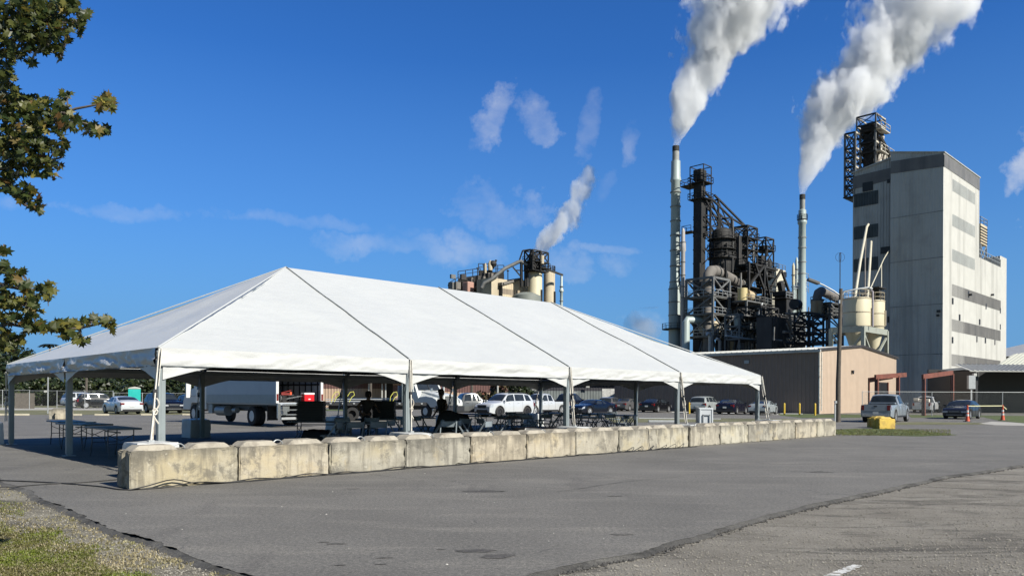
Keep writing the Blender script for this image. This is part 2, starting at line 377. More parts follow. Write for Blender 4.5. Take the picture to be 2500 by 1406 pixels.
# scatter: stones and grass close to the camera
def inside_lot(p):
    return False
def scatter(name, m, n, region, size, kind, label, cat, flat=.6):
    mb = MB(); rnd = random.Random(len(name)*7+n)
    oct_ = [(0,2,4),(2,1,4),(1,3,4),(3,0,4),(2,0,5),(1,2,5),(3,1,5),(0,3,5)]
    for i in range(n):
        p = region(rnd)
        if p is None: continue
        s = size*(.4+rnd.random()**2*1.3); a = rnd.random()*3.1
        base = [(1,0,0),(-1,0,0),(0,1,0),(0,-1,0),(0,0,1),(0,0,-1)]
        vs = []
        for q in base:
            x, y, z = q[0]*s*rnd.uniform(.7,1.3), q[1]*s*rnd.uniform(.6,1.1), q[2]*s*flat
            vs.append((p.x+x*math.cos(a)-y*math.sin(a), p.y+x*math.sin(a)+y*math.cos(a), p.z+z+s*.15))
        mb.add(vs, oct_)
    return tag(mb.build(name, m), label, cat, kind=kind)
def edge_x(poly, y):
    for a, b in zip(poly[:-1], poly[1:]):
        if (a.y-y)*(b.y-y) <= 0 and abs(a.y-b.y) > 1e-6: return a.x+(b.x-a.x)*(y-a.y)/(b.y-a.y)
    return None
def reg_left(rnd):
    px, py = rnd.uniform(-20, 720), 1165+rnd.random()**.8*260; p = G(px, py, ZD+.006); e = edge_x(Le, p.y)
    if e is None or p.x > e-.12: return None
    return p
def reg_right(rnd):
    px, py = rnd.uniform(1180, 2560), 1125+rnd.random()**.8*290; p = G(px, py, ZD+.003); e = edge_x(Re, p.y)
    if e is None or p.x < e+.12: return None
    return p
def reg_lot(rnd):
    px, py = rnd.uniform(0, 2500), 1120+rnd.random()**.8*290; p = G(px, py, 0); e = edge_x(Re, p.y); l = edge_x(Le, p.y)
    if (e is not None and p.x > e-.1) or (l is not None and p.x < l+.1): return None
    return p
M['stone'] = mat('stone_chips', (.30,.28,.24), .9, 0, .45, 9, world=True)
M['stone2'] = mat('pale_chips', (.55,.53,.49), .9, 0, .3, 9, world=True)
scatter('gravel_stones', M['stone'], 12000, reg_left, .009, 'stuff', 'loose pale gravel on the verge at the left', 'gravel')
scatter('gravel_stones', M['stone'], 15000, reg_right, .0085, 'stuff', 'loose gravel on the dirt at the right', 'gravel')
scatter('litter_chips', M['stone2'], 110, reg_lot, .009, 'stuff', 'small pale chips littering the asphalt', 'debris')
def reg_crumb(rnd):
    pl = Le if rnd.random() < .5 else Re; k = rnd.random()*(len(pl)-1); i = int(k); a, b = pl[i], pl[i+1]; p = a+(b-a)*(k-i)
    if p.y > 26 or p.y < 4: return None
    sg = -1 if pl is Le else 1
    return Vector((p.x+sg*abs(rnd.gauss(0,.07))+rnd.gauss(0,.02), p.y+rnd.gauss(0,.02), ZD+.004))
M['crumb'] = mat('asphalt_crumbs', (.075,.072,.068), .95, 0, .4, 9, world=True)
scatter('asphalt_crumbs', M['crumb'], 7000, reg_crumb, .016, 'stuff', 'dark crumbs broken off along the asphalt edge', 'rubble')
# grass blades
def grass(name, n, region, h, m, label, dens=None):
    mb = MB(); rnd = random.Random(n)
    for i in range(n):
        p = region(rnd)
        if p is None: continue
        for k in range(3):
            a = rnd.random()*6.28; ln = h*rnd.uniform(.4,1.3); l = rnd.uniform(.3,1.2); w_ = .0035+rnd.random()*.003
            q = p+Vector((rnd.uniform(-.02,.02), rnd.uniform(-.02,.02), 0)); d = Vector((math.cos(a), math.sin(a), 0)); o = Vector((-d.y, d.x, 0))*w_
            mid = q+d*ln*l*.35+Vector((0,0,ln*.6)); tip = q+d*ln*l+Vector((0,0,ln*.8))
            mb.add([q-o, q+o, mid+o*.7, mid-o*.7, tip], [(0,1,2,3),(3,2,4)])
    return tag(mb.build(name, m, smooth=-1), label, 'grass', kind='stuff')
def blade(name, a, b_, c_):
    m, ns, ls, b = new_mat(name); nt = m.node_tree; b.inputs['Roughness'].default_value = .6
    v = coords(nt, rnd=False, world=True)
    c = ramp(nt, nz(nt, v, 1.3, 4, .7), [(.35, a), (.52, b_), (.68, c_)])
    c = mixc(nt, 1., c, ramp(nt, nz(nt, v, 60, 2), [(.3, (.6,.6,.6)), (.7, (1.4,1.4,1.3))]), 'MULTIPLY')
    ls.new(c, b.inputs['Base Color']); return m
M['blade'] = blade('green_blades', (.10,.085,.028), (.09,.095,.014), (.11,.145,.006))
M['blade2'] = blade('dry_blades', (.24,.20,.12), (.19,.165,.09), (.13,.125,.05))
def reg_turf(rnd):
    px, py = rnd.uniform(-30, 560), 1180+rnd.random()**.8*235
    lim = 1228+px*.50+noise.noise(Vector((px*.012, py*.02, 3)))*60
    if py < lim or rnd.random() > min(1, (py-lim)/60+.15): return None
    return G(px, py, ZD+.004)
def reg_dry(rnd):
    p = reg_left(rnd)
    if p is None: return None
    q = noise.noise(p*1.2+Vector((7,0,0)))
    return p if q > rnd.uniform(-.5,.35) else None
grass('grass_turf', 24000, reg_turf, .028, M['blade'], 'yellow green grass at the near left corner')
grass('grass_dry', 9000, reg_dry, .028, M['blade2'], 'sparse dry grass among gravel by the asphalt edge')
def reg_isl(rnd):
    p = G(rnd.uniform(2030,2320), rnd.uniform(1048,1063), .008); return p
grass('grass_tufts', 2500, reg_isl, .06, M['blade'], 'short green grass on the island beyond the last block')
M['oil'] = gmat_asphalt('oil_stained_asphalt', (.062,.058,.054))
def ragged(name, px, py, wx, wy, m, z, sd):
    c = G(px, py, z); pts = []
    for k in range(46):
        a = 2*math.pi*k/46; q = 1+.35*noise.noise(Vector((math.cos(a)*1.7, math.sin(a)*1.7, sd)))+.22*noise.noise(Vector((math.cos(a)*5, math.sin(a)*5, sd)))
        pts.append(c+Vector((wx*q*math.cos(a)+wy*.5*math.sin(a), wy*q*math.sin(a), 0)))
    sheet(name, pts, z, m)
for i, (px, py, wx, wy) in enumerate(((1165,1343,.20,.07),(1215,1356,.16,.10),(1520,1303,.13,.05),(820,1326,.10,.03),(860,1192,.12,.05),(938,1360,.07,.03),(1175,1198,.35,.10),(830,1378,.05,.02),(1075,1340,.04,.015),(2010,1152,.25,.06),(790,1322,.06,.02),(930,1376,.05,.02),(1500,1210,.12,.04))): ragged('oil_stain', px, py, wx, wy, M['oil'], .004, i*3.1)
def crack(pix, sd, w_=.009):
    P = wig([G(*p, .006) for p in pix], .08, .03, sd); t_ = []; b_ = []
    for i, p in enumerate(P):
        q = P[min(i+1, len(P)-1)]-P[max(i-1, 0)]; q.normalize(); o = Vector((-q.y, q.x, 0))*w_*(.5+.9*abs(noise.noise(p*3))); t_.append(p+o); b_.append(p-o)
    sheet('asphalt_crack', t_+b_[::-1], .006, M['cableg'])
M['cableg'] = mat('crack_fill', (.03,.029,.028), .95, world=True)
crack([(1360,1200),(1440,1188),(1520,1176),(1600,1168),(1660,1163)], 3); crack([(900,1156),(960,1164),(1010,1171)], 4, .007); crack([(1840,1128),(1900,1133),(1990,1131),(2090,1137)], 5, .012); crack([(1440,1158),(1500,1166),(1560,1170),(1600,1168)], 6, .007); crack([(1930,1150),(1975,1151),(2010,1149)], 7, .02)
# worn white paint stroke on the dirt
mb = MB(); a = G(2010,1412,ZD+.008); b = G(2095,1378,ZD+.008)
t = (b-a).normalized(); o = Vector((-t.y,t.x,0)); pts = []
for i in range(30):
    k = i/29; pts.append((a+(b-a)*k)+o*(.045+.03*noise.noise(Vector((i*.7,0,0)))))
for i in range(30):
    k = 1-i/29; pts.append((a+(b-a)*k)-o*(.045+.03*noise.noise(Vector((i*.7,9,0)))))
sheet('paint_mark', pts, ZD+.008, mat('flaking_white_paint', (.66,.66,.64), .85, 0, .15, 6, dirt=(.25,.235,.20), dscale=13, dthr=(.46,.56), world=True))
# ---------------------------------------------------------------- the marquee
T0 = at(385, 14.6, 960); LB = 5.93; TW = 12.3; EZ = 2.43; RZ = 5.4; NB = 4
def fabric(name, col, rough=.55, sheen=.0):
    m, ns, ls, b = new_mat(name); nt = m.node_tree; b.inputs['Roughness'].default_value = rough
    v = coords(nt); vs = coords(nt, (1,1,.3))
    c = ramp(nt, nz(nt, v, 1.2, 5, .6), [(.3, tuple(x*.96 for x in col)), (.7, col)])
    c = mixc(nt, ramp(nt, nz(nt, vs, 3.5, 6, .7), [(.6, 0.), (.85, .35)]), c, tuple(x*.78 for x in col))
    ls.new(c, b.inputs['Base Color'])
    h = mth(nt, 'ADD', nz(nt, v, 2.2, 4, .55, .6), mth(nt, 'MULTIPLY', nz(nt, v, 11, 4, .6, 1.2), .25))
    bump(nt, b, h, .35, .05); return m
M['vinyl'] = fabric('white_vinyl', (.415,.425,.42), .45)
M['vinylw'] = fabric('white_vinyl_valance', (.43,.435,.43), .38)
M['undershade'] = fabric('vinyl_underside_shade', (.05,.052,.054), .7)  # dark underside: the shade beneath the roof is put into this colour
tent = thing('frame_tent', 'large white hip roofed frame tent with open sides', 'tent', T0, TH)
X1 = NB*LB; H2 = TW/2
def ridge_z(x, y):
    """height of the fabric at plan position, with a slight sag between the frames"""
    e = min(x, X1-x)/LB; f = min(y, TW-y)/H2; t = max(0, min(1, min(e, f)))
    z = EZ+(RZ-EZ)*t
    if f <= e: ph = (x/LB) % 1; sag = .10*math.sin(math.pi*ph)*math.sin(math.pi*t)
    else: ph = (y/(TW/2)) % 1; sag = .10*math.sin(math.pi*ph)*math.sin(math.pi*t)
    w_ = .05*noise.noise(Vector((x*.7, y*.5, 1)))+.022*noise.noise(Vector((x*3.2, y*.8, 3)))+.012*noise.noise(Vector((x*1.2, y*5.5, 6)))
    return z-sag*.8+w_*math.sin(math.pi*min(1,t+.05))
def roof_piece(x0, x1, side, name='roof_panel', label=None):
    """one slope panel between two frames; side 0 near, 1 far; hips trimmed"""
    for under in (0, 1):
        mb = MB()
        def fn(u, v):
            x = x0+(x1-x0)*u
            lo_ = 0; e = min(x, X1-x)/LB; top = min(1, e)*H2
            y = top*v; yy = y if side == 0 else TW-y
            return (x, yy, ridge_z(x, yy)-(.012 if under else 0))
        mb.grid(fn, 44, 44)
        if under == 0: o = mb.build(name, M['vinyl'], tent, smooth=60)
        else: mb.build('panel_undershade', M['undershade'], o, smooth=60)
def roof_end(side):
    for under in (0, 1):
        mb = MB()
        def fn(u, v):
            y = TW*u; top = min(y, TW-y)/H2*LB
            x = top*v; xx = x if side == 0 else X1-x
            return (xx, y, ridge_z(xx, y)-(.012 if under else 0))
        mb.grid(fn, 72, 40)
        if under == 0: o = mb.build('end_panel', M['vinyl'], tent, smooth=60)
        else: mb.build('panel_undershade', M['undershade'], o, smooth=60)
for i in range(NB):
    for s_ in (0, 1): roof_piece(i*LB, (i+1)*LB, s_)
roof_end(0); roof_end(1)
# seams with rope lacing
M['seam'] = mat('seam_rope', (.20,.22,.23), .8, 0, .2, 10)
for i in range(1, NB):
    mb = MB()
    for s_ in (0, 1):
        pts = []
        for k in range(23):
            y = H2*k/22; yy = y if s_ == 0 else TW-y
            pts.append((i*LB, yy, ridge_z(i*LB, yy)+.018))
        mb.tube(pts, .018, 5)
    mb.build('lacing_seam', M['seam'], tent)
M['hem'] = fabric('hip_hem', (.40,.41,.41), .5)
for cx, cyy, rx in ((0,0,LB),(0,TW,LB),(X1,0,X1-LB),(X1,TW,X1-LB)):
    mb = MB(); mb.tube([(cx,cyy,EZ+.01),(rx,H2,RZ+.01)], .02, 5); mb.build('hip_seam', M['hem'], tent)
# valance along each side: crumpled strip + arched wings at each leg
def valance(a, b, outn, seed, crumple=.02):
    a = Vector(a); b = Vector(b); o = Vector(outn); L = (b-a).length; u_ = (b-a)/L
    mb = MB(); n = int(L/.07)
    def fn(u, v):
        p = a+(b-a)*u; s_ = L*u
        drop = .345*v
        q = noise.noise(Vector((s_*1.3+v*.9, v*2.1, seed)))*crumple*2.2+noise.noise(Vector((s_*4.5+v*2.5, v*3.5, seed)))*crumple*1.3+noise.noise(Vector((s_*11-v*5, v*7, seed)))*crumple*.5
        env = (v+.15)
        return (p.x+o.x*(.035+q*env), p.y+o.y*(.035+q*env), EZ-drop+.012*noise.noise(Vector((s_*1.7, v, seed+4)))*v)
    mb.grid(fn, n, 10); ob = mb.build('valance', M['vinylw'], tent, smooth=50)
    mb = MB(); pts = [Vector(fn(k/60, 1.0))+o*.006 for k in range(61)]; mb.tube(pts, .008, 4); mb.build('valance_cord', M['seam'], ob)
    # wings
    for e, sg in ((a, 1), (b, -1)):
        mb = MB()
        def fw(u, v):
            xx = .06+1.25*u; zt = EZ-.31; zb = EZ-.31-(.30*(1-u)**1.35+.0)
            z = zt+(zb-zt)*v; p = e+u_*sg*xx
            q = .02*noise.noise(Vector((xx*4, z*3, seed)))
            return (p.x+o.x*(.012+q), p.y+o.y*(.012+q), z)
        mb.grid(fw, 14, 5); mb.build('leg_wing', M['vinylw'], tent, smooth=50)
for i in range(NB):
    valance((i*LB+.03,0,0), ((i+1)*LB-.03,0,0), (0,-1,0), i+1)
    valance((i*LB+.03,TW,0), ((i+1)*LB-.03,TW,0), (0,1,0), i+20)
for k in range(2):
    valance((0,k*H2+.03,0), (0,(k+1)*H2-.03,0), (-1,0,0), k+40, .045)
    valance((X1,k*H2+.03,0), (X1,(k+1)*H2-.03,0), (1,0,0), k+50)
# legs, eave beams, rafters
legs = [(i*LB, y, 0) for i in range(NB+1) for y in (.0, TW)]+[(0,H2,0),(X1,H2,0)]
for x, y, _ in legs:
    yy = y+.09 if y < 1 else (y-.09 if y > H2+1 else y); xx = min(max(x, .09), X1-.09)
    mb = MB(); mb.cb((xx,yy,1.20), (.13,.13,2.30))
    for dx, dy in ((.068,0),(-.068,0),(0,.068),(0,-.068)):
        mb.cb((xx+dx,yy+dy,1.2), (.006 if dx else .035, .006 if dy else .035, 2.26))
    o = mb.build('leg', M['alu'], tent)
    mb = MB(); mb.cb((xx,yy,.012), (.26,.26,.016)); mb.cb((xx,yy,.06), (.09,.09,.09)); mb.build('foot_plate', M['galv'], o)
mb = MB()
for a, b in (((0,.09,0),(X1,.09,0)),((0,TW-.09,0),(X1,TW-.09,0)),((.09,0,0),(.09,TW,0)),((X1-.09,0,0),(X1-.09,TW,0))):
    mb.bar((a[0],a[1],EZ-.11), (b[0],b[1],EZ-.11), .08, .12)
mb.build('eave_beam', M['alu'], tent)
for i in range(1, NB):
    mb = MB(); mb.bar((i*LB,.1,EZ-.1),(i*LB,H2,RZ-.12), .07, .12); mb.bar((i*LB,TW-.1,EZ-.1),(i*LB,H2,RZ-.12), .07, .12); mb.build('rafter', M['alu'], tent)
mb = MB(); mb.bar((LB,H2,RZ-.12),(X1-LB,H2,RZ-.12), .07, .12); mb.build('ridge_beam', M['alu'], tent)
for cx, cyy, rx in ((.1,.1,LB),(.1,TW-.1,LB),(X1-.1,.1,X1-LB),(X1-.1,TW-.1,X1-LB)):
    mb = MB(); mb.bar((cx,cyy,EZ-.1),(rx,H2,RZ-.12), .07, .12); mb.build('hip_rafter', M['alu'], tent)
def TL(x, y, z=0):
    p = T0+D*x+N*y; return Vector((p.x, p.y, z))
# ballast weights wrapped in white sheet, one per leg, with ratchet straps and a tie pole
def wrap_mesh(w_, l_, h_, seed):
    mb = MB()
    def blobv(p):
        q = noise.noise(Vector((p[0]*3, p[1]*3, p[2]*4+seed)))*.035+noise.noise(Vector((p[0]*9, p[1]*9, p[2]*6+seed)))*.014
        r = Vector((p[0], p[1], 0)); 
        if r.length > 0: r.normalize()
        return (p[0]+r.x*q, p[1]+r.y*q, p[2]+(q*.6 if p[2] > .3 else 0))
    n = 8; per = []
    for i in range(4*n):
        k = i//n; f = (i % n)/n
        c = [(-1,-1),(1,-1),(1,1),(-1,1)]; a = c[k]; b = c[(k+1) % 4]
        per.append(((a[0]+(b[0]-a[0])*f)*w_/2, (a[1]+(b[1]-a[1])*f)*l_/2))
    vs = []; rows = [(0,1.04),(.15,1.02),(.3,1.0),(.45,1.0),(.58,.985),(.64,.95)]
    for z, s_ in rows:
        for x, y in per: vs.append(blobv((x*s_, y*s_, z/.64*h_)))
    m = len(per); fs = [(r*m+i, r*m+(i+1) % m, (r+1)*m+(i+1) % m, (r+1)*m+i) for r in range(len(rows)-1) for i in range(m)]
    for s_, dz in ((.6,.01),(.25,.015)):
        for x, y in per: vs.append(blobv((x*s_, y*s_, h_+dz)))
    R_ = len(rows)
    for r in (R_-1, R_): fs += [(r*m+i, r*m+(i+1) % m, (r+1)*m+(i+1) % m, (r+1)*m+i) for i in range(m)]
    fs.append(tuple((R_+1)*m+i for i in range(m)))
    mb.add(vs, fs); return mb
names = {(0,0):'at the near corner',(1,0):'at the second near leg',(2,0):'at the third near leg',(3,0):'at the fourth near leg',(4,0):'at the right corner',
         (0,1):'at the far left corner',(1,1):'at the second far leg',(2,1):'at the third far leg',(3,1):'at the fourth far leg',(4,1):'at the far right corner'}
for i in range(NB+1):
    for s_ in (0, 1):
        y = -.62 if s_ == 0 else TW+.55
        p = TL(i*LB+(-.30 if s_ == 0 else (-.42 if i == 0 else .05)), y+(.12 if s_ == 0 else 0)); hh = .66
        if i == 3 and s_ == 0: hh = .60
        wt = thing('ballast_weight', 'white sheet wrapped ballast block '+names[(i,s_)], 'tent weight', p, TH, 'wrapped ballast blocks holding the tent legs')
        wrap_mesh(.72, .78, hh, i*3+s_*7).build('wrapping', M['vinylw'], wt, smooth=40)
        mb = MB(); mb.cb((0,0,hh+.03), (.10,.10,.03)); mb.build('anchor_plate', M['galv'], wt)
        st = thing('guy_strap', 'pale ratchet strap from eave to ballast '+names[(i,s_)], 'strap', TL(i*LB, 0 if s_ == 0 else TW), TH, 'ratchet straps holding down the tent')
        yo = -.62 if s_ == 0 else .55; a = Vector((0, -.05 if s_ == 0 else .05, EZ-.02)); b = Vector((-.30 if s_ == 0 else .05, yo+(.12 if s_ == 0 else 0), hh+.04))
        mb = MB(); mb.bar(a, b, .055, .02, up=(1,0,0)); mb.build('webbing', M['strap'], st)
        mb = MB(); c = a+(b-a)*.42; mb.bar(a+Vector((.05,0,0)), c+Vector((.05,0,0)), .035, .012, up=(1,0,0)); mb.bar(a+Vector((-.03,.02,-.2)), b+Vector((.07,.1,0)), .03, .03, n=6)
        mb.build('tie_pole', M['strap'], st)
        mb = MB(); mb.cb(a+(b-a)*.5, (.07,.05,.16)); mb.build('ratchet', M['black'], st)
        mb = MB(); q = a+(b-a)*.55
        mb.tube([q+Vector((.03+.05*math.sin(k*.9), -.02, -.06*k)) for k in range(9)], .014, 5)
        mb.tube([q+Vector((.05*math.cos(k*.7), -.03+.02*math.sin(k), -.25+.06*math.sin(k*.7))) for k in range(10)], .014, 5); mb.build('loose_end', M['strap'], st)
# ---------------------------------------------------------------- concrete block row
def concmat():
    m, ns, ls, b = new_mat('cast_concrete'); nt = m.node_tree; b.inputs['Roughness'].default_value = .92
    v = coords(nt); vs = coords(nt, (3.2,3.2,.35))
    c = ramp(nt, nz(nt, v, 1.1, 5, .6), [(.32, (.215,.20,.165)), (.5, (.335,.315,.265)), (.68, (.345,.305,.215))])
    c = mixc(nt, ramp(nt, nz(nt, v, 1.7, 6, .7, .4), [(.54, 0.), (.68, .75)]), c, (.36,.305,.205))
    c = mixc(nt, ramp(nt, nz(nt, v, 2.6, 7, .72, .3), [(.52, 0.), (.62, .8)]), c, (.13,.122,.105))
    c = mixc(nt, ramp(nt, nz(nt, vs, 2.2, 5, .65), [(.50, 0.), (.66, .7)]), c, (.13,.12,.10))
    # grime creeping down from the top
    tc_ = nt.nodes.new('ShaderNodeTexCoord'); sx = nt.nodes.new('ShaderNodeSeparateXYZ'); ls.new(tc_.outputs['Object'], sx.inputs[0])
    hz = mth(nt, 'MULTIPLY_ADD', nz(nt, vs, 1.6, 4, .6), .55, mth(nt, 'MULTIPLY', sx.outputs[2], .75))
    c = mixc(nt, ramp(nt, hz, [(.58, 0.), (.74, .75)]), c, (.10,.094,.082))
    c = mixc(nt, ramp(nt, nz(nt, v, 34, 4, .7), [(.66, 0.), (.72, .8)]), c, (.10,.09,.08))
    c = mixc(nt, ramp(nt, nz(nt, v, 9, 5, .7), [(.62, 0.), (.72, .6)]), c, (.46,.44,.39))
    oi_ = nt.nodes.new('ShaderNodeObjectInfo'); c = mixc(nt, .85, c, ramp(nt, oi_.outputs['Random'], [(0, (.80,.80,.80)), (.2, (1.05,1.0,.9)), (.4, (.9,.93,.95)), (.55, (1.08,.98,.86)), (.75, (1.12,1.12,1.08)), (1, (.92,.88,.80))]), 'MULTIPLY')
    g_ = nz(nt, v, 55, 4, .7); ls.new(c, b.inputs['Base Color']); bump(nt, b, mth(nt, 'ADD', g_, mth(nt, 'MULTIPLY', nz(nt, v, 7, 5, .7), 2.0)), .5, .012); return m
M['block'] = concmat(); M['blockt'] = mat('key_concrete', (.37,.335,.275), .92, 0, .18, 3, .5, 30, dirt=(.24,.21,.17), dscale=3.5, dthr=(.5,.66))
def block_bm(seed, L=1.80, Wd=.61, H=.615):
    """cast interlocking block: rough body, vertical groove in both ends"""
    bm = bmesh.new(); rnd = random.Random(seed)
    g_ = .055
    poly = [(0,0),(L,0),(L,Wd*.36),(L-g_,Wd*.43),(L-g_,Wd*.57),(L,Wd*.64),(L,Wd),(0,Wd),(0,Wd*.64),(g_,Wd*.57),(g_,Wd*.43),(0,Wd*.36)]
    mb = MB(); mb.prism(poly, 0, H)
    me = bpy.data.meshes.new('t'); me.from_pydata([tuple(v) for v in mb.v], [], mb.f); bm.from_mesh(me)
    bmesh.ops.recalc_face_normals(bm, faces=bm.faces)
    bmesh.ops.bevel(bm, geom=[e for e in bm.edges if e.calc_face_angle(0) > 1.2], offset=.018, segments=2, affect='EDGES')
    bmesh.ops.triangulate(bm, faces=bm.faces)
    for _ in range(4):
        es = [e for e in bm.edges if e.calc_length() > .11]
        if not es: break
        bmesh.ops.subdivide_edges(bm, edges=es, cuts=1); bmesh.ops.triangulate(bm, faces=[f for f in bm.faces if len(f.verts) > 3])
    bm.normal_update()
    for v in bm.verts:
        p = v.co*1.0+Vector((seed*3.7,0,0)); n_ = v.normal
        edge = 1 if (min(v.co.x, L-v.co.x) < .03 or v.co.z > H-.03 or v.co.z < .03) else .25
        q = noise.noise(p*9)*.010*edge+noise.noise(p*3)*.007+noise.noise(p*26)*.004
        if edge == 1 and noise.noise(p*5) > .28: q -= .022
        v.co += n_*q
    bm.to_mesh(me); bm.free(); return me
def tab_mb(seed, x0, x1, Wd=.61, H=.612):
    mb = MB(); y0, y1 = .11, Wd-.11; s_ = .10; h = .085
    def f(u, v):
        return None
    nx = 12; vs = []
    prof = [(0,0),(s_,h),(1,0)]
    pts = []
    for i in range(nx+1):
        x = x0+(x1-x0)*i/nx; z = min(1, (x-x0)/s_, (x1-x)/s_)*h
        for (yy, zz) in ((y0-.04,0),(y0+.02,1),(Wd/2,1.0),(y1-.02,1),(y1+.04,0)):
            q = noise.noise(Vector((x*6+seed, yy*6, 2)))*.008
            pts.append((x, yy+(0 if zz else 0), H+z*zz+q*(1 if zz else 0)-(.003 if not zz else 0)))
    mb.add(pts, [(i*5+k, (i+1)*5+k, (i+1)*5+k+1, i*5+k+1) for i in range(nx) for k in range(4)]); return mb
B0 = G(317, 1196); rnd = random.Random(11)
row = thing
ordn = ['first','second','third','fourth','fifth','sixth','seventh','eighth','ninth','tenth','eleventh','twelfth','thirteenth','fourteenth','fifteenth']
descr = ['yellowish with a faint ring stamp low down','grey and pitted','orange stained with a dark diagonal smear','pale with a dark smudge at its left end','pale with light streaks','streaked under its top edge','cream coloured','streaked, left of the dark gap',
         'smooth and very pale, right of the dark gap','brown streaked with cables at its foot','plain pale','mottled pale','chipped at its lower corners','dull grey','last of the row by the grass']
for i in range(15):
    s0 = i*1.825; p = B0+D*s0+N*rnd.uniform(-.015,.02); hz = rnd.uniform(-.01,.012)
    if i == 8: p = p+N*.10
    if i >= 9: p = p+N*.03
    t_ = thing('concrete_block', 'concrete block, %s from the left, %s' % (ordn[i], descr[i]), 'concrete block', p, TH+R(rnd.uniform(-.5,.5)), 'row of cast concrete blocks in front of the tent')
    me = block_bm(i+1); o = bpy.data.objects.new('block_body', me); C.objects.link(o); o.parent = t_; me.materials.append(M['block']); o.scale.z = 1+hz
    for k, (a, b) in enumerate(((.07,.80),(1.0,1.73))):
        if i == 9 and k == 0: continue
        tab_mb(i*5+k, a, b).build('top_key', M['blockt'], t_, smooth=20)
    mb = MB(); mb.tube([(.90+.11*math.cos(math.pi*k/10), .33, .58+.115*math.sin(math.pi*k/10)) for k in range(11)], .011, 6); mb.build('lifting_loop', M['galv'], t_, smooth=40)
# stamped ring on the first block
# cables along the foot of the blocks
M['cable'] = mat('black_cable', (.015,.015,.016), .6, 0, .1, 9)
def cable(name, label, pts, r=.011):
    P = []
    for i in range(len(pts)-1):
        a, b = pts[i], pts[i+1]; n = max(2, int((b-a).length/.12))
        for k in range(n):
            p = a+(b-a)*k/n; P.append(p)
    P.append(pts[-1])
    for _ in range(3): P = [P[0]]+[(P[i-1]+P[i]*2+P[i+1])/4 for i in range(1, len(P)-1)]+[P[-1]]
    return tag(MB().tube(P, r, 6).build(name, M['cable'], smooth=60), label, 'cable', 'black cables on the asphalt')
def foot(s, off, z=.012):
    p = B0+D*s+N*off; return Vector((p.x, p.y, z))
r2 = random.Random(5)
pts = [G(-60,1170,.012), G(60,1174,.012), G(140,1178,.012), G(250,1187,.012), G(300,1196,.012)]
for k in range(40): s_ = k*.42+.2; pts.append(foot(s_, -.06-.05*r2.random(), .012+(.07 if k in (2,7,12) else .0)))
cable('power_cable', 'long black cable running along the foot of the blocks', pts)
pts = [G(-60,1192,.012), G(50,1186,.012), G(120,1180,.012), G(200,1177,.012), G(285,1170,.012)]
cable('power_cable', 'black cable crossing the asphalt left of the first block', pts)
pts = [foot(-.05,-.07)]
for k in range(42): s_ = k*.36+.3; pts.append(foot(s_, -.05-.07*r2.random(), .012+(.16 if k == 1 else .05*(k % 5 == 0))))
cable('power_cable', 'second black cable looping up against the first block', pts)
pts = []
for k in range(60):
    s_ = 12.9+3.2*k/60; ph = k*.62
    pts.append(foot(s_+.22*math.sin(ph), -.10-.06*math.sin(ph*.7), .012+.13*max(0, math.sin(ph))))
cable('power_cable', 'tangle of thin black cable loops at the foot of the pale blocks', pts, .009)
o = foot(14.15,-.02); cable('power_cable', 'thin black cable hanging down a pale block', [Vector((o.x,o.y,.66))+N*.15, Vector((o.x,o.y,.64))+N*.03, Vector((o.x,o.y,.60))-N*.03, Vector((o.x,o.y,.35))-D*.12-N*.04, Vector((o.x,o.y,.05))-N*.05], .008)
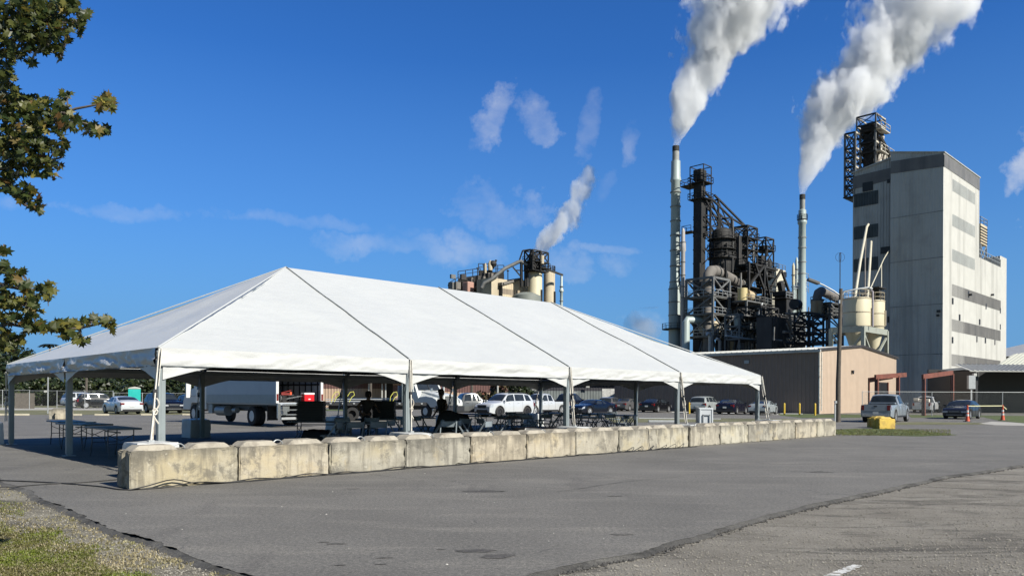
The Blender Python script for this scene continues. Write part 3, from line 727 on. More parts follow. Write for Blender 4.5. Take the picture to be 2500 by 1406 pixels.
# ---------------------------------------------------------------- vehicles
def lerpt(tab, x):
    if x <= tab[0][0]: return tab[0][1]
    for (a, va), (b, vb) in zip(tab[:-1], tab[1:]):
        if x <= b: return va+(vb-va)*(x-a)/(b-a)
    return tab[-1][1]
SPEC = {
 'sedan': dict(L=4.8, W=1.84, top=[(0,.78),(.015,1.0),(.06,1.08),(.14,1.10),(.20,1.2),(.30,1.385),(.40,1.44),(.50,1.45),(.58,1.42),(.66,1.28),(.745,1.02),(.78,.98),(.92,.85),(.98,.72),(1,.60)],
    belt=[(0,.74),(.02,.94),(.14,1.0),(.5,.96),(.745,.93),(.92,.80),(.98,.68),(1,.56)], wr=.155+.03, wx=(.215,.80), r=.335, sw=[((.235,.35),(.325,.375)),((.40,.405),(.565,.545)),((.575,.565),(.715,.615))], cowl=(.735,.60), rear=(.165,.30), zb=.20),
 'coupe': dict(L=4.7, W=1.88, top=[(0,.80),(.015,1.0),(.08,1.06),(.15,1.07),(.30,1.27),(.42,1.35),(.50,1.36),(.57,1.32),(.68,1.06),(.72,.99),(.92,.86),(.98,.74),(1,.62)],
    belt=[(0,.76),(.02,.92),(.15,.98),(.5,.92),(.68,.93),(.92,.80),(.98,.70),(1,.58)], wx=(.20,.80), r=.35, sw=[((.31,.385),(.40,.42)),((.44,.44),(.64,.545))], cowl=(.68,.555), rear=(.15,.36), zb=.18),
 'suv': dict(L=4.75, W=1.92, top=[(0,.95),(.012,1.12),(.05,1.5),(.09,1.68),(.2,1.75),(.45,1.77),(.58,1.72),(.64,1.56),(.735,1.17),(.77,1.12),(.94,1.03),(.985,.9),(1,.75)],
    belt=[(0,.9),(.015,1.06),(.1,1.12),(.5,1.09),(.735,1.06),(.94,.95),(.985,.84),(1,.7)], wx=(.19,.80), r=.375, sw=[((.09,.13),(.215,.225)),((.25,.25),(.455,.45)),((.475,.475),(.705,.60))], cowl=(.73,.61), rear=(.015,.075), zb=.26),
 'pickup': dict(L=5.75, W=1.98, top=[(0,.95),(.004,1.17),(.36,1.18),(.37,1.19),(.395,1.62),(.42,1.80),(.50,1.86),(.575,1.84),(.61,1.74),(.70,1.26),(.735,1.20),(.94,1.10),(.985,.95),(1,.78)],
    belt=[(0,.9),(.004,1.12),(.36,1.13),(.5,1.13),(.70,1.12),(.94,1.00),(.985,.88),(1,.72)], wx=(.20,.82), r=.41, sw=[((.405,.425),(.505,.505)),((.525,.525),(.67,.595))], cowl=(.695,.60), rear=(.372,.412), zb=.34),
}
class Shell:
    def __init__(s, sp): s.sp = sp; s.L = sp['L']; s.W = sp['W']
    def ring(s, t, arch=True):
        sp = s.sp; x = t*s.L; hw = s.W/2*(1-.10*abs(2*t-1)**7-.035*max(0,t-.7)*3)
        zt = lerpt(sp['top'], t); zl = min(lerpt(sp['belt'], t), zt-.02); zb = sp['zb']+.10*max(0, (abs(2*t-1)-.85)/.15)
        if arch:
            for w_ in sp['wx']:
                d = abs(x-w_*s.L); Ra = sp['r']+.065
                if d < Ra: zb = max(zb, sp['r']+math.sqrt(Ra*Ra-d*d)-.01)
        zb = min(zb, zl-.08)
        k = max(0, min(1, (zt-zl)/.5)); we = hw*(.93-.19*k); zm = zb+(zl-zb)*.55
        e = .05+.03*k
        return [(0,zb),(hw*.8,zb),(hw*.975,zb),(hw,zm),(hw*.965,zl),(we,max(zt-e, zl+.004)),(we*.72,zt-e*.25),(0,zt)]
    def surf(s, t, r):
        rg = s.ring(t, False); sg = 1 if r >= 0 else -1; r = abs(r); i = min(6, int(r)); f = r-i
        a, b = rg[i], rg[i+1]
        return Vector((t*s.L, sg*(a[0]+(b[0]-a[0])*f), a[1]+(b[1]-a[1])*f))
    def norm(s, t, r):
        e = .004; a = s.surf(t+e, r)-s.surf(t-e, r); b = s.surf(t, r+.05)-s.surf(t, r-.05); n = a.cross(b)
        if n.length < 1e-9: return Vector((0,0,1))
        n.normalize(); p = s.surf(t, r)-Vector((t*s.L, 0, .8))
        return n if n.dot(p) > 0 else -n
    def patch(s, mb, lo, hi, r0, r1, sg=1, off=.008, nu=6, nv=4):
        """lo/hi: (t0,t1) at r0 and at r1"""
        def fn(u, v):
            ta = lo[0]+(lo[1]-lo[0])*u; tb = hi[0]+(hi[1]-hi[0])*u; t = ta+(tb-ta)*v; r = (r0+(r1-r0)*v)*sg
            return s.surf(t, r)+s.norm(t, r)*off
        mb.grid(fn, nu, nv); return mb
WHEELS = {}
def wheel(parent, pos, r, style, face):
    key = (round(r, 2), style)
    if key not in WHEELS:
        w_ = .22; mb = MB(); k = r*.64
        mb.lathe([(k,-w_/2),(r*.93,-w_/2),(r,-w_/2+.03),(r,w_/2-.03),(r*.93,w_/2),(k,w_/2),(k*.97,w_/2-.03),(k*.97,-w_/2+.03)], n=22, axis='y')
        t_ = mb.build('wheel', M['rubber'], smooth=40); me1 = t_.data; bpy.data.objects.remove(t_)
        mb = MB(); mb.lathe([(k*.99,.055),(k*.99,.105),(k*.88,.108),(k*.86,.06)], n=22, axis='y'); mb.lathe([(.001,.095),(.05,.095),(.06,.06)], n=10, axis='y')
        ns = 5 if style != 'steel' else 8
        for i in range(ns):
            a = 2*math.pi*i/ns; ca, sa = math.cos(a), math.sin(a)
            for da in (-.13, .13):
                c2, s2 = math.cos(a+da), math.sin(a+da); mb.bar((.045*ca,.085,.045*sa), (k*.9*c2,.092,k*.9*s2), .035, .02, up=(0,1,0))
        mb.lathe([(.001,.03),(k*.88,.03),(k*.88,.034)], n=18, axis='y')
        t_ = mb.build('rim', M['rimd'] if style == 'dark' else M['rimm'], smooth=35); me2 = t_.data; bpy.data.objects.remove(t_)
        WHEELS[key] = (me1, me2)
    o = bpy.data.objects.new('wheel', WHEELS[key][0]); C.objects.link(o); o.parent = parent; o.location = pos; o.rotation_euler.z = 0 if face > 0 else math.pi
    q = bpy.data.objects.new('rim', WHEELS[key][1]); C.objects.link(q); q.parent = o
    return o
def car(kind, label, px, Y, head, col, nm='parked_car', style='alloy', group='cars parked around the lot', scale=1.0, trim=None, cat='car', flare=False, extra=None, py=None, mtl=.2, rack=False, zs=1.0):
    sp = SPEC[kind]; S = Shell(sp); L, W = sp['L'], sp['W']
    p = at(px, Y, py or 985); h = R(head)
    c, s_ = math.cos(h), math.sin(h); p = p-Vector((c, s_, 0))*L/2*scale
    root = thing(nm, label, cat, p, h, group); root.scale = (scale, scale, scale*zs)
    pm = paint('car_paint', col, .22, mtl)
    # body
    ts = sorted(set([i/46 for i in range(47)]+[w_+d/L for w_ in sp['wx'] for d in [(-sp['r']-.066), -sp['r']*.9, -sp['r']*.45, 0, sp['r']*.45, sp['r']*.9, sp['r']+.066]]+[.004,.012]))
    ts = [t for t in ts if 0 <= t <= 1]; rings = [S.ring(t) for t in ts]; mb = MB(); vs = []
    for t, rg in zip(ts, rings):
        for y, z in rg: vs.append((t*L, y, z))
        for y, z in rg[1:7]: vs.append((t*L, -y, z))
    m = 14; order = list(range(8))+list(range(13, 7, -1))
    fs = []
    for i in range(len(ts)-1):
        for k in range(14):
            a, b = order[k], order[(k+1) % 14]; fs.append((i*m+a, i*m+b, (i+1)*m+b, (i+1)*m+a))
    fs.append(tuple(order)); fs.append(tuple((len(ts)-1)*m+k for k in order[::-1]))
    mb.add(vs, fs); body = mb.build('body', pm, root, smooth=34)
    # glazing
    g_ = M['glass']
    mb = MB()
    for sg in (1, -1): S.patch(mb, (sp['cowl'][0],sp['cowl'][1]), (sp['cowl'][0],sp['cowl'][1]), 5.15, 7, sg, .008, 8, 6)
    # windshield spans cowl -> roof
    mb.build('windshield', g_, root, smooth=50)
    mb = MB()
    for sg in (1, -1): S.patch(mb, sp['rear'], sp['rear'], 5.2, 7, sg, .008, 8, 6)
    mb.build('rear_window', g_, root, smooth=50)
    for lo_, hi_ in sp['sw']:
        for sg in (1, -1):
            # lower edge t range, upper edge t range
            mb = MB(); S.patch(mb, (lo_[0], hi_[0]), (lo_[1], hi_[1]), 4.12, 4.93, sg, .008, 5, 3); mb.build('side_window', g_, root, smooth=50)
    # door seams and sill trim
    for sg in (1, -1):
        for t in ([.30,.50,.70] if kind != 'pickup' else [.365,.515,.685]):
            mb = MB()
            for a, b in ((2.3,3.0),(3.0,4.0)):
                mb.bar(S.surf(t, a*sg)+S.norm(t, a*sg)*.001, S.surf(t, b*sg)+S.norm(t, b*sg)*.001, .012, .006)
            mb.build('door_seam', M['grille'], root)
    for sg in (1, -1):
        mb = MB()
        for t in ((.39,.585) if kind not in ('pickup',) else (.45,.60)):
            p_ = S.surf(t, 3.78*sg); mb.cb(p_+Vector((0,sg*.015,0)), (.18,.03,.035))
        mb.build('door_handle', M['chrome'] if trim == 'chrome' else pm, root)
        mb = MB(); t = sp['cowl'][0]-.02; p_ = S.surf(t, 4.1*sg); mb.cb(p_+Vector((0,sg*.10,.07)), (.10,.20,.14)); mb.build('mirror', pm, root, bevel=.02)
        mb = MB(); S.patch(mb, (sp['wx'][0]+(sp['r']+.1)/L, sp['wx'][1]-(sp['r']+.1)/L), (sp['wx'][0]+(sp['r']+.1)/L, sp['wx'][1]-(sp['r']+.1)/L), 2.02, 2.25, sg, .012, 6, 1); mb.build('sill', M['black'], root)
    # lamps
    lr = (3.45, 3.98)
    for sg in (1, -1):
        mb = MB(); S.patch(mb, (.935,.992), (.925,.985), 3.35, 3.95, sg, .012, 4, 2)
        e_ = S.surf(.995, 3.6*sg); mb.cb((L+.004, sg*W*.34, e_.z+.01), (.03, W*.20, .12)); mb.build('headlight', M['lens'], root)
        mb = MB(); t1 = .035 if kind != 'pickup' else .012
        S.patch(mb, (.004,t1), (.004,t1), 3.3 if kind in ('sedan','coupe') else 3.1, 4.0 if kind != 'suv' else 4.2, sg, .014, 3, 2)
        zt = lerpt(sp['belt'], .02)
        mb.cb((-.006, sg*W*.385, zt-(.10 if kind != 'pickup' else .17)), (.03, W*(.15 if kind != 'pickup' else .09), .13 if kind != 'pickup' else .32)); mb.build('taillight', M['red'], root)
    zf = lerpt(sp['belt'], .97)
    mb = MB(); mb.cb((L+.002,0,zf-.14), (.03,W*.44,.20 if kind in ('suv','pickup') else .11)); mb.cb((L-.005,0,sp['zb']+.20), (.04,W*.62,.14)); mb.build('grille', M['grille'], root)
    if trim == 'chrome':
        mb = MB(); mb.cb((L+.015,0,zf-.10), (.02,W*.40,.022)); mb.cb((L+.015,0,zf-.17), (.02,W*.40,.022)); mb.cb((L+.01,0,sp['zb']+.12), (.03,W*.6,.03)); mb.build('chrome_trim', M['chrome'], root)
    mb = MB(); mb.cb((-.008,0,sp['zb']+.13), (.05,W*.80,.17)); mb.build('rear_bumper', M['chrome'] if kind == 'pickup' else M['black'], root, bevel=.015)
    mb = MB(); mb.cb((L-.008,0,sp['zb']+.10), (.05,W*.80,.10)); mb.build('front_bumper', M['black'], root, bevel=.015)
    mb = MB(); mb.cb((-.022,0,(sp['zb']+.45) if kind != 'pickup' else .62), (.015,.32,.15)); mb.build('number_plate', M['plate'], root)
    mb = MB(); mb.box(L*.06, L*.94, -W*.36, W*.36, sp['zb']-.04, sp['zb']+.05); mb.build('underbody', M['black'], root)
    for t in sp['wx']:
        for sg in (1, -1): wheel(root, (t*L, sg*(W/2-.125), sp['r']), sp['r'], style, sg)
    if kind == 'pickup':
        mb = MB(); mb.box(.07, L*.355, -W*.40, W*.40, 1.182, 1.19); mb.build('bed_liner', M['black'], root)
        mb = MB(); mb.cb((-.004,0,.95), (.02,W*.70,.42)); mb.build('tailgate', pm, root, bevel=.012)
        mb = MB(); mb.cb((-.02,0,1.05), (.02,.2,.07)); mb.build('tailgate_handle', M['black'], root)
    if flare or kind == 'suv':
        for sg in (1, -1):
            for w_ in sp['wx']:
                mb = MB(); pts = []
                for k in range(13):
                    a = math.pi*(-.02+1.04*k/12); xx = w_*L+(sp['r']+.07)*math.cos(a); pts.append((xx, sg*(W/2-.01), sp['r']+(sp['r']+.07)*math.sin(a)))
                mb.tube(pts, .028, 5); mb.build('wheel_arch_trim', M['black'], root)
    if rack:
        mb = MB()
        for sg in (1, -1): mb.bar(S.surf(.18, 5.6*sg)+Vector((0,0,.06)), S.surf(.55, 5.6*sg)+Vector((0,0,.06)), .04)
        for t in (.25,.5): mb.bar(S.surf(t, 5.6)+Vector((0,0,.08)), S.surf(t, -5.6)+Vector((0,0,.08)), .04, .03)
        mb.build('roof_rack', M['black'], root)
    if extra: extra(root, S, pm)
    return root
# shell windshield patches want t across and r up: cowl/rear tuples give the t range, r the half width
Wc = (.62,.64,.66); NAVY = (.004,.005,.013); BLK = (.008,.008,.01); SIL = (.12,.125,.125); GRY = (.12,.12,.125)
HD = math.degrees(TH); HN = HD+90
car('sedan', 'white sedan seen from behind beside the teal toilet', 298, 63, HN, Wc)
car('suv', 'dark navy SUV facing the camera right of the white sedan', 399, 66, HN+180, NAVY, nm='parked_suv', trim='chrome', cat='suv')
car('suv', 'black car half hidden behind the box truck cab', 478, 67, HN+180, BLK, nm='parked_suv', cat='suv', zs=.93)
car('suv', 'white SUV behind the chain link fence', 207, 92, HD+5, Wc, nm='parked_suv', cat='suv', zs=1.05, py=960)
car('suv', 'black SUV behind the fence, overlapping the white one', 243, 88, HD-8, BLK, nm='parked_suv', cat='suv', py=960)
car('pickup', 'old silver pickup parked behind the white truck nose', 1142, 60, HD-25, SIL, nm='pickup_truck', cat='pickup', style='alloy')
def tr(root, S, pm):
    mb = MB(); mb.cb((S.L+.01,0,.80), (.04,S.W*.50,.16)); mb.build('grille_insert', M['grille'], root)
car('suv', 'white SUV with roof rack facing left behind the round tables', 1233, 59.5, HD+180, Wc, nm='parked_suv', cat='suv', style='dark', rack=True, scale=1.02, extra=tr, flare=True, zs=1.03)
car('pickup', 'white pickup behind the white SUV', 1322, 67, HD+180, Wc, nm='pickup_truck', cat='pickup', scale=.97, zs=1.03)
car('pickup', 'dark blue pickup with red tail light behind the third near leg', 1387, 78, HD, NAVY, nm='pickup_truck', cat='pickup', scale=1.05)
car('coupe', 'dark navy sports coupe facing left with bright wheels', 1446, 66.5, HD+180, NAVY)
car('suv', 'dark car just behind the navy coupe', 1492, 88, HD+20, GRY, nm='parked_suv', cat='suv', zs=.9)
car('sedan', 'grey sedan left of the black sedan by the tan wall', 1533, 88, 56, GRY)
car('sedan', 'black sedan parked at the tan wall left of the bollard', 1601, 81, 56, BLK, trim='chrome')
car('suv', 'silver SUV parked right of the first yellow bollard', 1722, 77.5, 56, (.40,.43,.43), nm='parked_suv', cat='suv', zs=.97)
car('sedan', 'black sedan between the silver SUV and the pale coupe', 1788, 73.5, 57, (.010,.010,.022))
car('coupe', 'pale silver hatchback coupe at the right end of the wall row', 1864, 71.5, 57, (.42,.46,.48), scale=.93, zs=1.05)
def tb(root, S, pm):
    mb = MB(); mb.cb((1.9,0,1.24), (.45,S.W*.80,.10)); mb.build('tool_box', pm, root, bevel=.02)
car('pickup', 'silver grey crew cab pickup seen from behind near the yellow blocks', 2163, 51, 52, (.30,.34,.38), nm='pickup_truck', cat='pickup', extra=tb, py=1000)
def ut(root, S, pm):
    mb = MB(); mb.cb((.5,.0,1.35), (.6,S.W*.7,.35)); mb.cb((.4,.55,1.45), (.5,.5,.3)); mb.build('bed_cargo', M['strap'], root, bevel=.04)
car('pickup', 'white pickup behind the fence with cargo in its bed', 2262, 84, 52, Wc, nm='pickup_truck', cat='pickup', extra=ut, py=985)
car('sedan', 'dark grey sedan by the traffic cones', 2349, 60, 227, (.016,.016,.018), py=1000, trim='chrome', zs=1.03)
# ---- box truck with open rear
PB = at(675, 36.7, 1010)
bt = thing('box_truck', 'white box truck with its rear door open and lift gate folded', 'truck', PB, TH)
wl = paint('truck_white_shaded', (.38,.42,.47), .5); wh = paint('truck_frame_white', (.72,.72,.71), .4)  # box white darkened and blued: shade of its near side painted in
BL, BW, z0, z1 = 8.0, 2.48, 1.20, 3.85
mb = MB(); mb.box(0,.05,.06,BL,z0,z1); mb.box(BW-.05,BW,.06,BL,z0,z1); mb.box(0,BW,BL,BL+.06,z0,z1); mb.box(0,BW,.06,BL,z1,z1+.05); mb.box(.05,BW-.05,.06,BL,z0-.12,z0)
mb.build('cargo_box', wl, bt)
mb = MB(); mb.box(-.012,0,.1,BL,z0-.05,z0+.38); mb.box(-.02,0,.1,BL,z0+1.28,z0+1.36); mb.build('side_rail', M['alu'], bt)
for x in (-.03, BW-.10):
    mb = MB(); mb.box(x,x+.13,-.02,.09,z0-.02,z1+.05); o = mb.build('door_post', wh, bt)
    mb = MB(); mb.box(x+.02,x+.11,-.045,-.02,z0+.10,z0+.42); mb.build('marker_light', M['red'], o)
mb = MB(); mb.box(-.03,BW+.03,-.02,.09,z1-.05,z1+.12); mb.build('door_header', wh, bt)
mb = MB()
for k in range(13): mb.bar((BW-.07,.35+k*.6,z0), (BW-.07,.35+k*.6,z1), .05)
for z in (z0+.9, z0+1.6, z0+2.0): mb.bar((BW-.07,.1,z), (BW-.07,BL,z), .07)
for k in range(5): mb.bar((.3+k*.45,BL-.03,z0), (.3+k*.45,BL-.03,z1), .05)
mb.bar((.1,BL-.04,z0+1.6), (BW-.1,BL-.04,z0+1.6), .07); mb.build('wall_slats', M['grille'], bt)
mb = MB(); mb.box(.05,BW-.05,.1,BL,z0,z0+.02); mb.build('cargo_floor', mat('plank_floor', (.09,.075,.06), .8), bt)
mb = MB(); mb.box(.5,.62,.3,BL+3.4,.75,1.05); mb.box(1.85,1.97,.3,BL+3.4,.75,1.05); mb.build('chassis', M['black'], bt)
mb = MB(); mb.tube([(.35,6.0,.72),(.35,7.2,.72)], .28, 14); mb.tube([(.33,4.9,.75),(.33,5.3,.75)], .15, 10); mb.build('fuel_tank', M['alu'], bt, smooth=40)
mb = MB(); mb.cb((.33,7.7,.8), (.5,.5,.5)); mb.build('battery_box', M['alu'], bt)
mb = MB(); mb.box(.12,.15,1.15,1.19,.3,1.1); mb.box(.1,.65,1.1,1.13,.32,1.0); mb.box(1.8,2.35,1.1,1.13,.32,1.0); mb.build('mud_flap', M['rubber'], bt)
WHEELS_T = {}
def twheel(parent, pos, r, face, w_=.26):
    key = (r, w_)
    if key not in WHEELS_T:
        k = r*.56; mb = MB(); mb.lathe([(k,-w_/2),(r*.94,-w_/2),(r,-w_/2+.03),(r,w_/2-.03),(r*.94,w_/2),(k,w_/2),(k*.97,w_/2-.03),(k*.97,-w_/2+.03)], n=26, axis='y'); a = mb.build('wheel', M['rubber'], smooth=40)
        mb = MB(); mb.lathe([(k,w_/2-.01),(k*.9,w_/2-.01),(k*.82,w_/2-.09),(k*.45,w_/2-.07),(k*.4,w_/2-.02),(.01,w_/2)], n=22, axis='y')
        for i in range(10): mb.cb((k*.6*math.cos(i*.628), w_/2-.06, k*.6*math.sin(i*.628)), (.03,.05,.03))
        b = mb.build('rim', M['rimm'], smooth=35); WHEELS_T[key] = (a.data, b.data); bpy.data.objects.remove(a); bpy.data.objects.remove(b)
    o = bpy.data.objects.new('wheel', WHEELS_T[key][0]); C.objects.link(o); o.parent = parent; o.location = pos; o.rotation_euler.z = R(90) if face < 0 else R(-90)
    q = bpy.data.objects.new('rim', WHEELS_T[key][1]); C.objects.link(q); q.parent = o
for y in (2.7,): 
    for x, f_ in ((.17,-1),(.45,-1),(BW-.17,1),(BW-.45,1)): twheel(bt, (x,y,.5), .5, f_)
for x, f_ in ((.2,-1),(BW-.2,1)): twheel(bt, (x,BL+2.0,.5), .5, f_)
# cab: bonneted cab seen past the body
mb = MB(); prof = [(BL+.35,.75),(BL+.35,2.75),(BL+.6,2.85),(BL+1.7,2.8),(BL+2.1,1.95),(BL+3.3,1.65),(BL+3.6,1.2),(BL+3.6,.7),(BL+2.6,.7),(BL+2.4,1.1),(BL+1.6,1.1),(BL+1.4,.7)]
mb.prism(prof, .12, BW-.12, 'yz'); mb.build('cab', wh, bt, bevel=.04)
mb = MB(); mb.box(.105,.118,BL+.75,BL+1.6,1.85,2.6); mb.build('cab_window', M['glass'], bt)
mb = MB(); mb.bar((-.25,BL+1.9,1.4), (-.25,BL+1.9,2.5), .10, .28); mb.bar((.1,BL+1.9,1.5), (-.25,BL+1.9,1.5), .04); mb.bar((.1,BL+1.9,2.4), (-.25,BL+1.9,2.4), .04); mb.build('side_mirror', wh, bt)
# lift gate
mb = MB(); mb.bar((.05,-.12,.45), (.05,-.12,1.15), .10, .14); mb.bar((BW-.05,-.12,.45), (BW-.05,-.12,1.15), .10, .14)
mb.bar((.1,-.15,.62), (BW-.1,-.15,.62), .07); mb.bar((.1,-.15,.85), (BW-.1,-.15,.85), .06); mb.box(.3,BW-.3,-.20,-.02,1.06,1.14); mb.cb((.35,-.18,.9), (.35,.2,.25)); mb.cb((.3,-.2,.72), (.2,.2,.2))
mb.build('lift_gate', M['chrome'], bt)
mb = MB(); mb.box(.2,BW-.2,-.12,-.02,.38,.50); mb.build('rear_bumper', M['galv'], bt)
def inbox(x, y, z): p = PB+D*x+N*y; return Vector((p.x, p.y, z))
ck = thing('picnic_cooler', 'red picnic cooler with white lid in the open box truck', 'cooler', inbox(1.86,.35,z0+.02), TH)
mb = MB(); mb.cb((0,0,.19), (.54,.34,.38)); mb.build('cooler_body', mat('cooler_red', (.62,.012,.02), .35), ck, bevel=.02)
mb = MB(); mb.cb((0,0,.42), (.57,.37,.085)); mb.build('lid', mat('cooler_white', (.8,.8,.8), .4), ck, bevel=.02)
mb = MB(); mb.cb((.0,-.172,.15), (.11,.006,.05)); mb.build('badge', mat('cooler_white2', (.75,.75,.75), .4), ck)
dl = thing('hand_dolly', 'grey hand dolly with black wheels lying in the box truck', 'dolly', inbox(.42,.3,z0+.02), TH)
mb = MB(); mb.bar((.1,.1,.12), (1.25,.1,.32), .04); mb.bar((.1,.4,.12), (1.25,.4,.32), .04)
for k in range(5): mb.bar((.25+k*.22,.1,.15+k*.04), (.25+k*.22,.4,.15+k*.04), .03)
mb.cb((-.02,.25,.18), (.06,.5,.22)); mb.build('frame', M['chrome'], dl)
for y in (-.02,.5):
    mb = MB(); mb.lathe([(.05,-.04),(.13,-.04),(.13,.04),(.05,.04)], (.12,y,.13), 14, 'y'); mb.build('wheel', M['rubber'], dl, smooth=40)
pl = thing('tent_pole_bundle', 'heap of aluminium tent poles lying in the box truck', 'poles', inbox(.5,.7,z0+.02), TH)
rr = random.Random(3)
for k in range(9):
    mb = MB(); zz = .05+.06*(k % 4); mb.tube([(rr.uniform(0,.3),rr.uniform(0,.3),zz+.1), (rr.uniform(.9,1.3),rr.uniform(.2,3.5),zz+.12)], .03, 8); mb.build('pole', M['chrome'], pl)
rb = thing('folded_cart', 'dark red folded cart on top of the poles', 'cart', inbox(.75,.8,z0+.32), TH)
mb = MB(); mb.cb((.2,.2,.1), (.55,.4,.10)); mb.bar((-.1,0,.15), (.5,.1,.28), .04); mb.build('frame', mat('dark_red_paint', (.20,.02,.015), .5), rb)
mb = MB(); mb.cb((.42,.0,.13), (.10,.05,.14)); mb.build('handle', mat('orange_red', (.75,.10,.03), .5), rb)
# ---- white conventional truck with black flat deck
PF = at(1100, 53, 1000)
ft = thing('flatbed_truck', 'white bonneted truck with black flat deck behind the tent', 'truck', PF, TH+math.pi)
# local x = -D, y = -N : front of truck is at +y
wt = paint('cab_white', (.64,.66,.64), .3)
PFo = Vector((0,0,0))
def cabpoly(mb, prof, x0, x1): mb.prism(prof, x0, x1, 'yz')
CWd = 2.3
mb = MB(); cabpoly(mb, [(-3.9,.95),(-3.9,2.72),(-3.6,2.86),(-2.9,2.84),(-2.35,1.93),(-1.9,.95)], -CWd/2, CWd/2); mb.build('cab', wt, ft, bevel=.05)
MB().prism([(-2.36,.95),(-2.36,1.93),(-.9,1.72),(-.2,1.58),(-.02,1.40),(-.02,.95)], -.76, .76, 'yz').build('engine_cover', wt, ft, bevel=.05)
ar = [(-1.4-.62*math.cos(math.pi*k/10), .50+.62*math.sin(math.pi*k/10)) for k in range(11)]
for sg in (1, -1):
    pr = [(-2.34,.80),(-2.34,1.30),(-2.05,1.50),(-1.3,1.56),(-.6,1.48),(-.18,1.32),(-.04,1.10),(-.04,.78),(-.78,.78)]+[p for p in ar[::-1] if p[1] > .78]
    MB().prism(pr, min(sg*.72, sg*1.14), max(sg*.72, sg*1.14), 'yz').build('front_fender', wt, ft, bevel=.035)
mb = MB()
def hood(u, v):
    y = -2.3+2.3*u; hw = (1.08-.20*u)*1.0; zt = 1.99-.30*u-.28*max(0,u-.75)*4*max(0,u-.75); a = (v-.5)*2
    return (a*hw, y, zt-.55*abs(a)**3.2)
mb.grid(hood, 12, 14); mb.build('hood', wt, ft, smooth=60)
for sg in (1, -1):
    mb = MB(); pts = [(.95*sg,-2.45,.75),(1.02*sg,-2.3,1.15),(1.04*sg,-1.95,1.42),(1.04*sg,-1.4,1.52),(1.02*sg,-.8,1.47),(.95*sg,-.3,1.3),(.9*sg,-.05,1.0)]
    def fn(u, v, pts=pts, sg=sg):
        k = u*(len(pts)-1); i = min(len(pts)-2, int(k)); f = k-i; a = Vector(pts[i]); b = Vector(pts[i+1]); p = a+(b-a)*f
        return (p.x+sg*(.16-.45*v), p.y, p.z-.05*(abs(v-.5)*2)**2)
    mb = MB(); mb.cb((.78*sg,-.10,1.22), (.30,.12,.24)); mb.build('headlight', M['lens'], ft, bevel=.02)
    mb = MB(); mb.box(sg*1.151 if sg > 0 else -1.158, 1.158 if sg > 0 else -1.151, -3.45, -2.62, 1.95, 2.62); mb.build('side_window', M['glass'], ft)
    mb = MB(); mb.cb((1.4*sg,-2.5,2.15), (.08,.2,.6)); mb.bar((1.1*sg,-2.6,2.4), (1.4*sg,-2.5,2.4), .03); mb.bar((1.1*sg,-2.6,1.9), (1.4*sg,-2.5,1.9), .03); mb.build('side_mirror', wt, ft, bevel=.02)
    mb = MB(); mb.bar((.85*sg,-1.1,1.6),(.98*sg,-.9,1.95),.02); mb.cb((.98*sg,-.88,2.0),(.18,.05,.2)); mb.build('hood_mirror', M['chrome'], ft)
mb = MB(); mb.grid(lambda u, v: ((u-.5)*1.95*(1-.06*v), -2.325-.50*v, 1.98+.76*v), 6, 4); o = mb.build('windshield', M['glass'], ft)
mb = MB(); mb.bar((0,-2.31,1.97),(0,-2.81,2.76),.05); mb.build('wiper', M['black'], ft)
mb = MB(); mb.box(-.62,.62,-.16,.0,.95,1.62); mb.build('hood_front', wt, ft, bevel=.04)
mb = MB()
for k in range(9): mb.box(-.5,.5,.0,.02,1.0+k*.065,1.04+k*.065)
mb.build('grille', M['grille'], ft)
mb = MB(); mb.box(-1.15,1.15,-.25,.15,.52,.90); mb.build('front_bumper', M['black'], ft, bevel=.03)
mb = MB(); mb.box(-.45,-.33,-11.5,-.4,.7,.95); mb.box(.33,.45,-11.5,-.4,.7,.95); mb.build('chassis', M['black'], ft)
mb = MB(); mb.box(-1.25,1.25,-12,-4.5,1.08,1.28); mb.build('deck', M['black'], ft)
mb = MB()
for sg in (1,-1):
    mb.bar((1.2*sg,-12,1.36),(1.2*sg,-4.6,1.36),.07); 
    for k in range(7): mb.cb((1.22*sg,-11.6+k*1.1,1.18),(.06,.25,.1))
mb.box(-1.2,1.2,-4.5,-4.42,1.28,2.3); mb.build('deck_rail', M['galv'], ft)
mb = MB(); mb.cb((1.0,-6.0,.8),(.45,1.4,.5)); mb.cb((-1.0,-6.0,.8),(.45,1.4,.5)); mb.build('tool_locker', M['black'], ft, bevel=.02)
for y in (-1.4,-9.4,-10.6):
    for sg in (1,-1):
        o = twheel(ft, (sg*(1.0),y,.5), .5, 1 if sg > 0 else -1)
mb = MB(); mb.tube([(1.18,-3.95,.9),(1.18,-3.95,2.9)], .06, 8); mb.tube([(-1.18,-3.95,.9),(-1.18,-3.95,2.9)], .06, 8); mb.build('exhaust_stack', M['chrome'], ft)
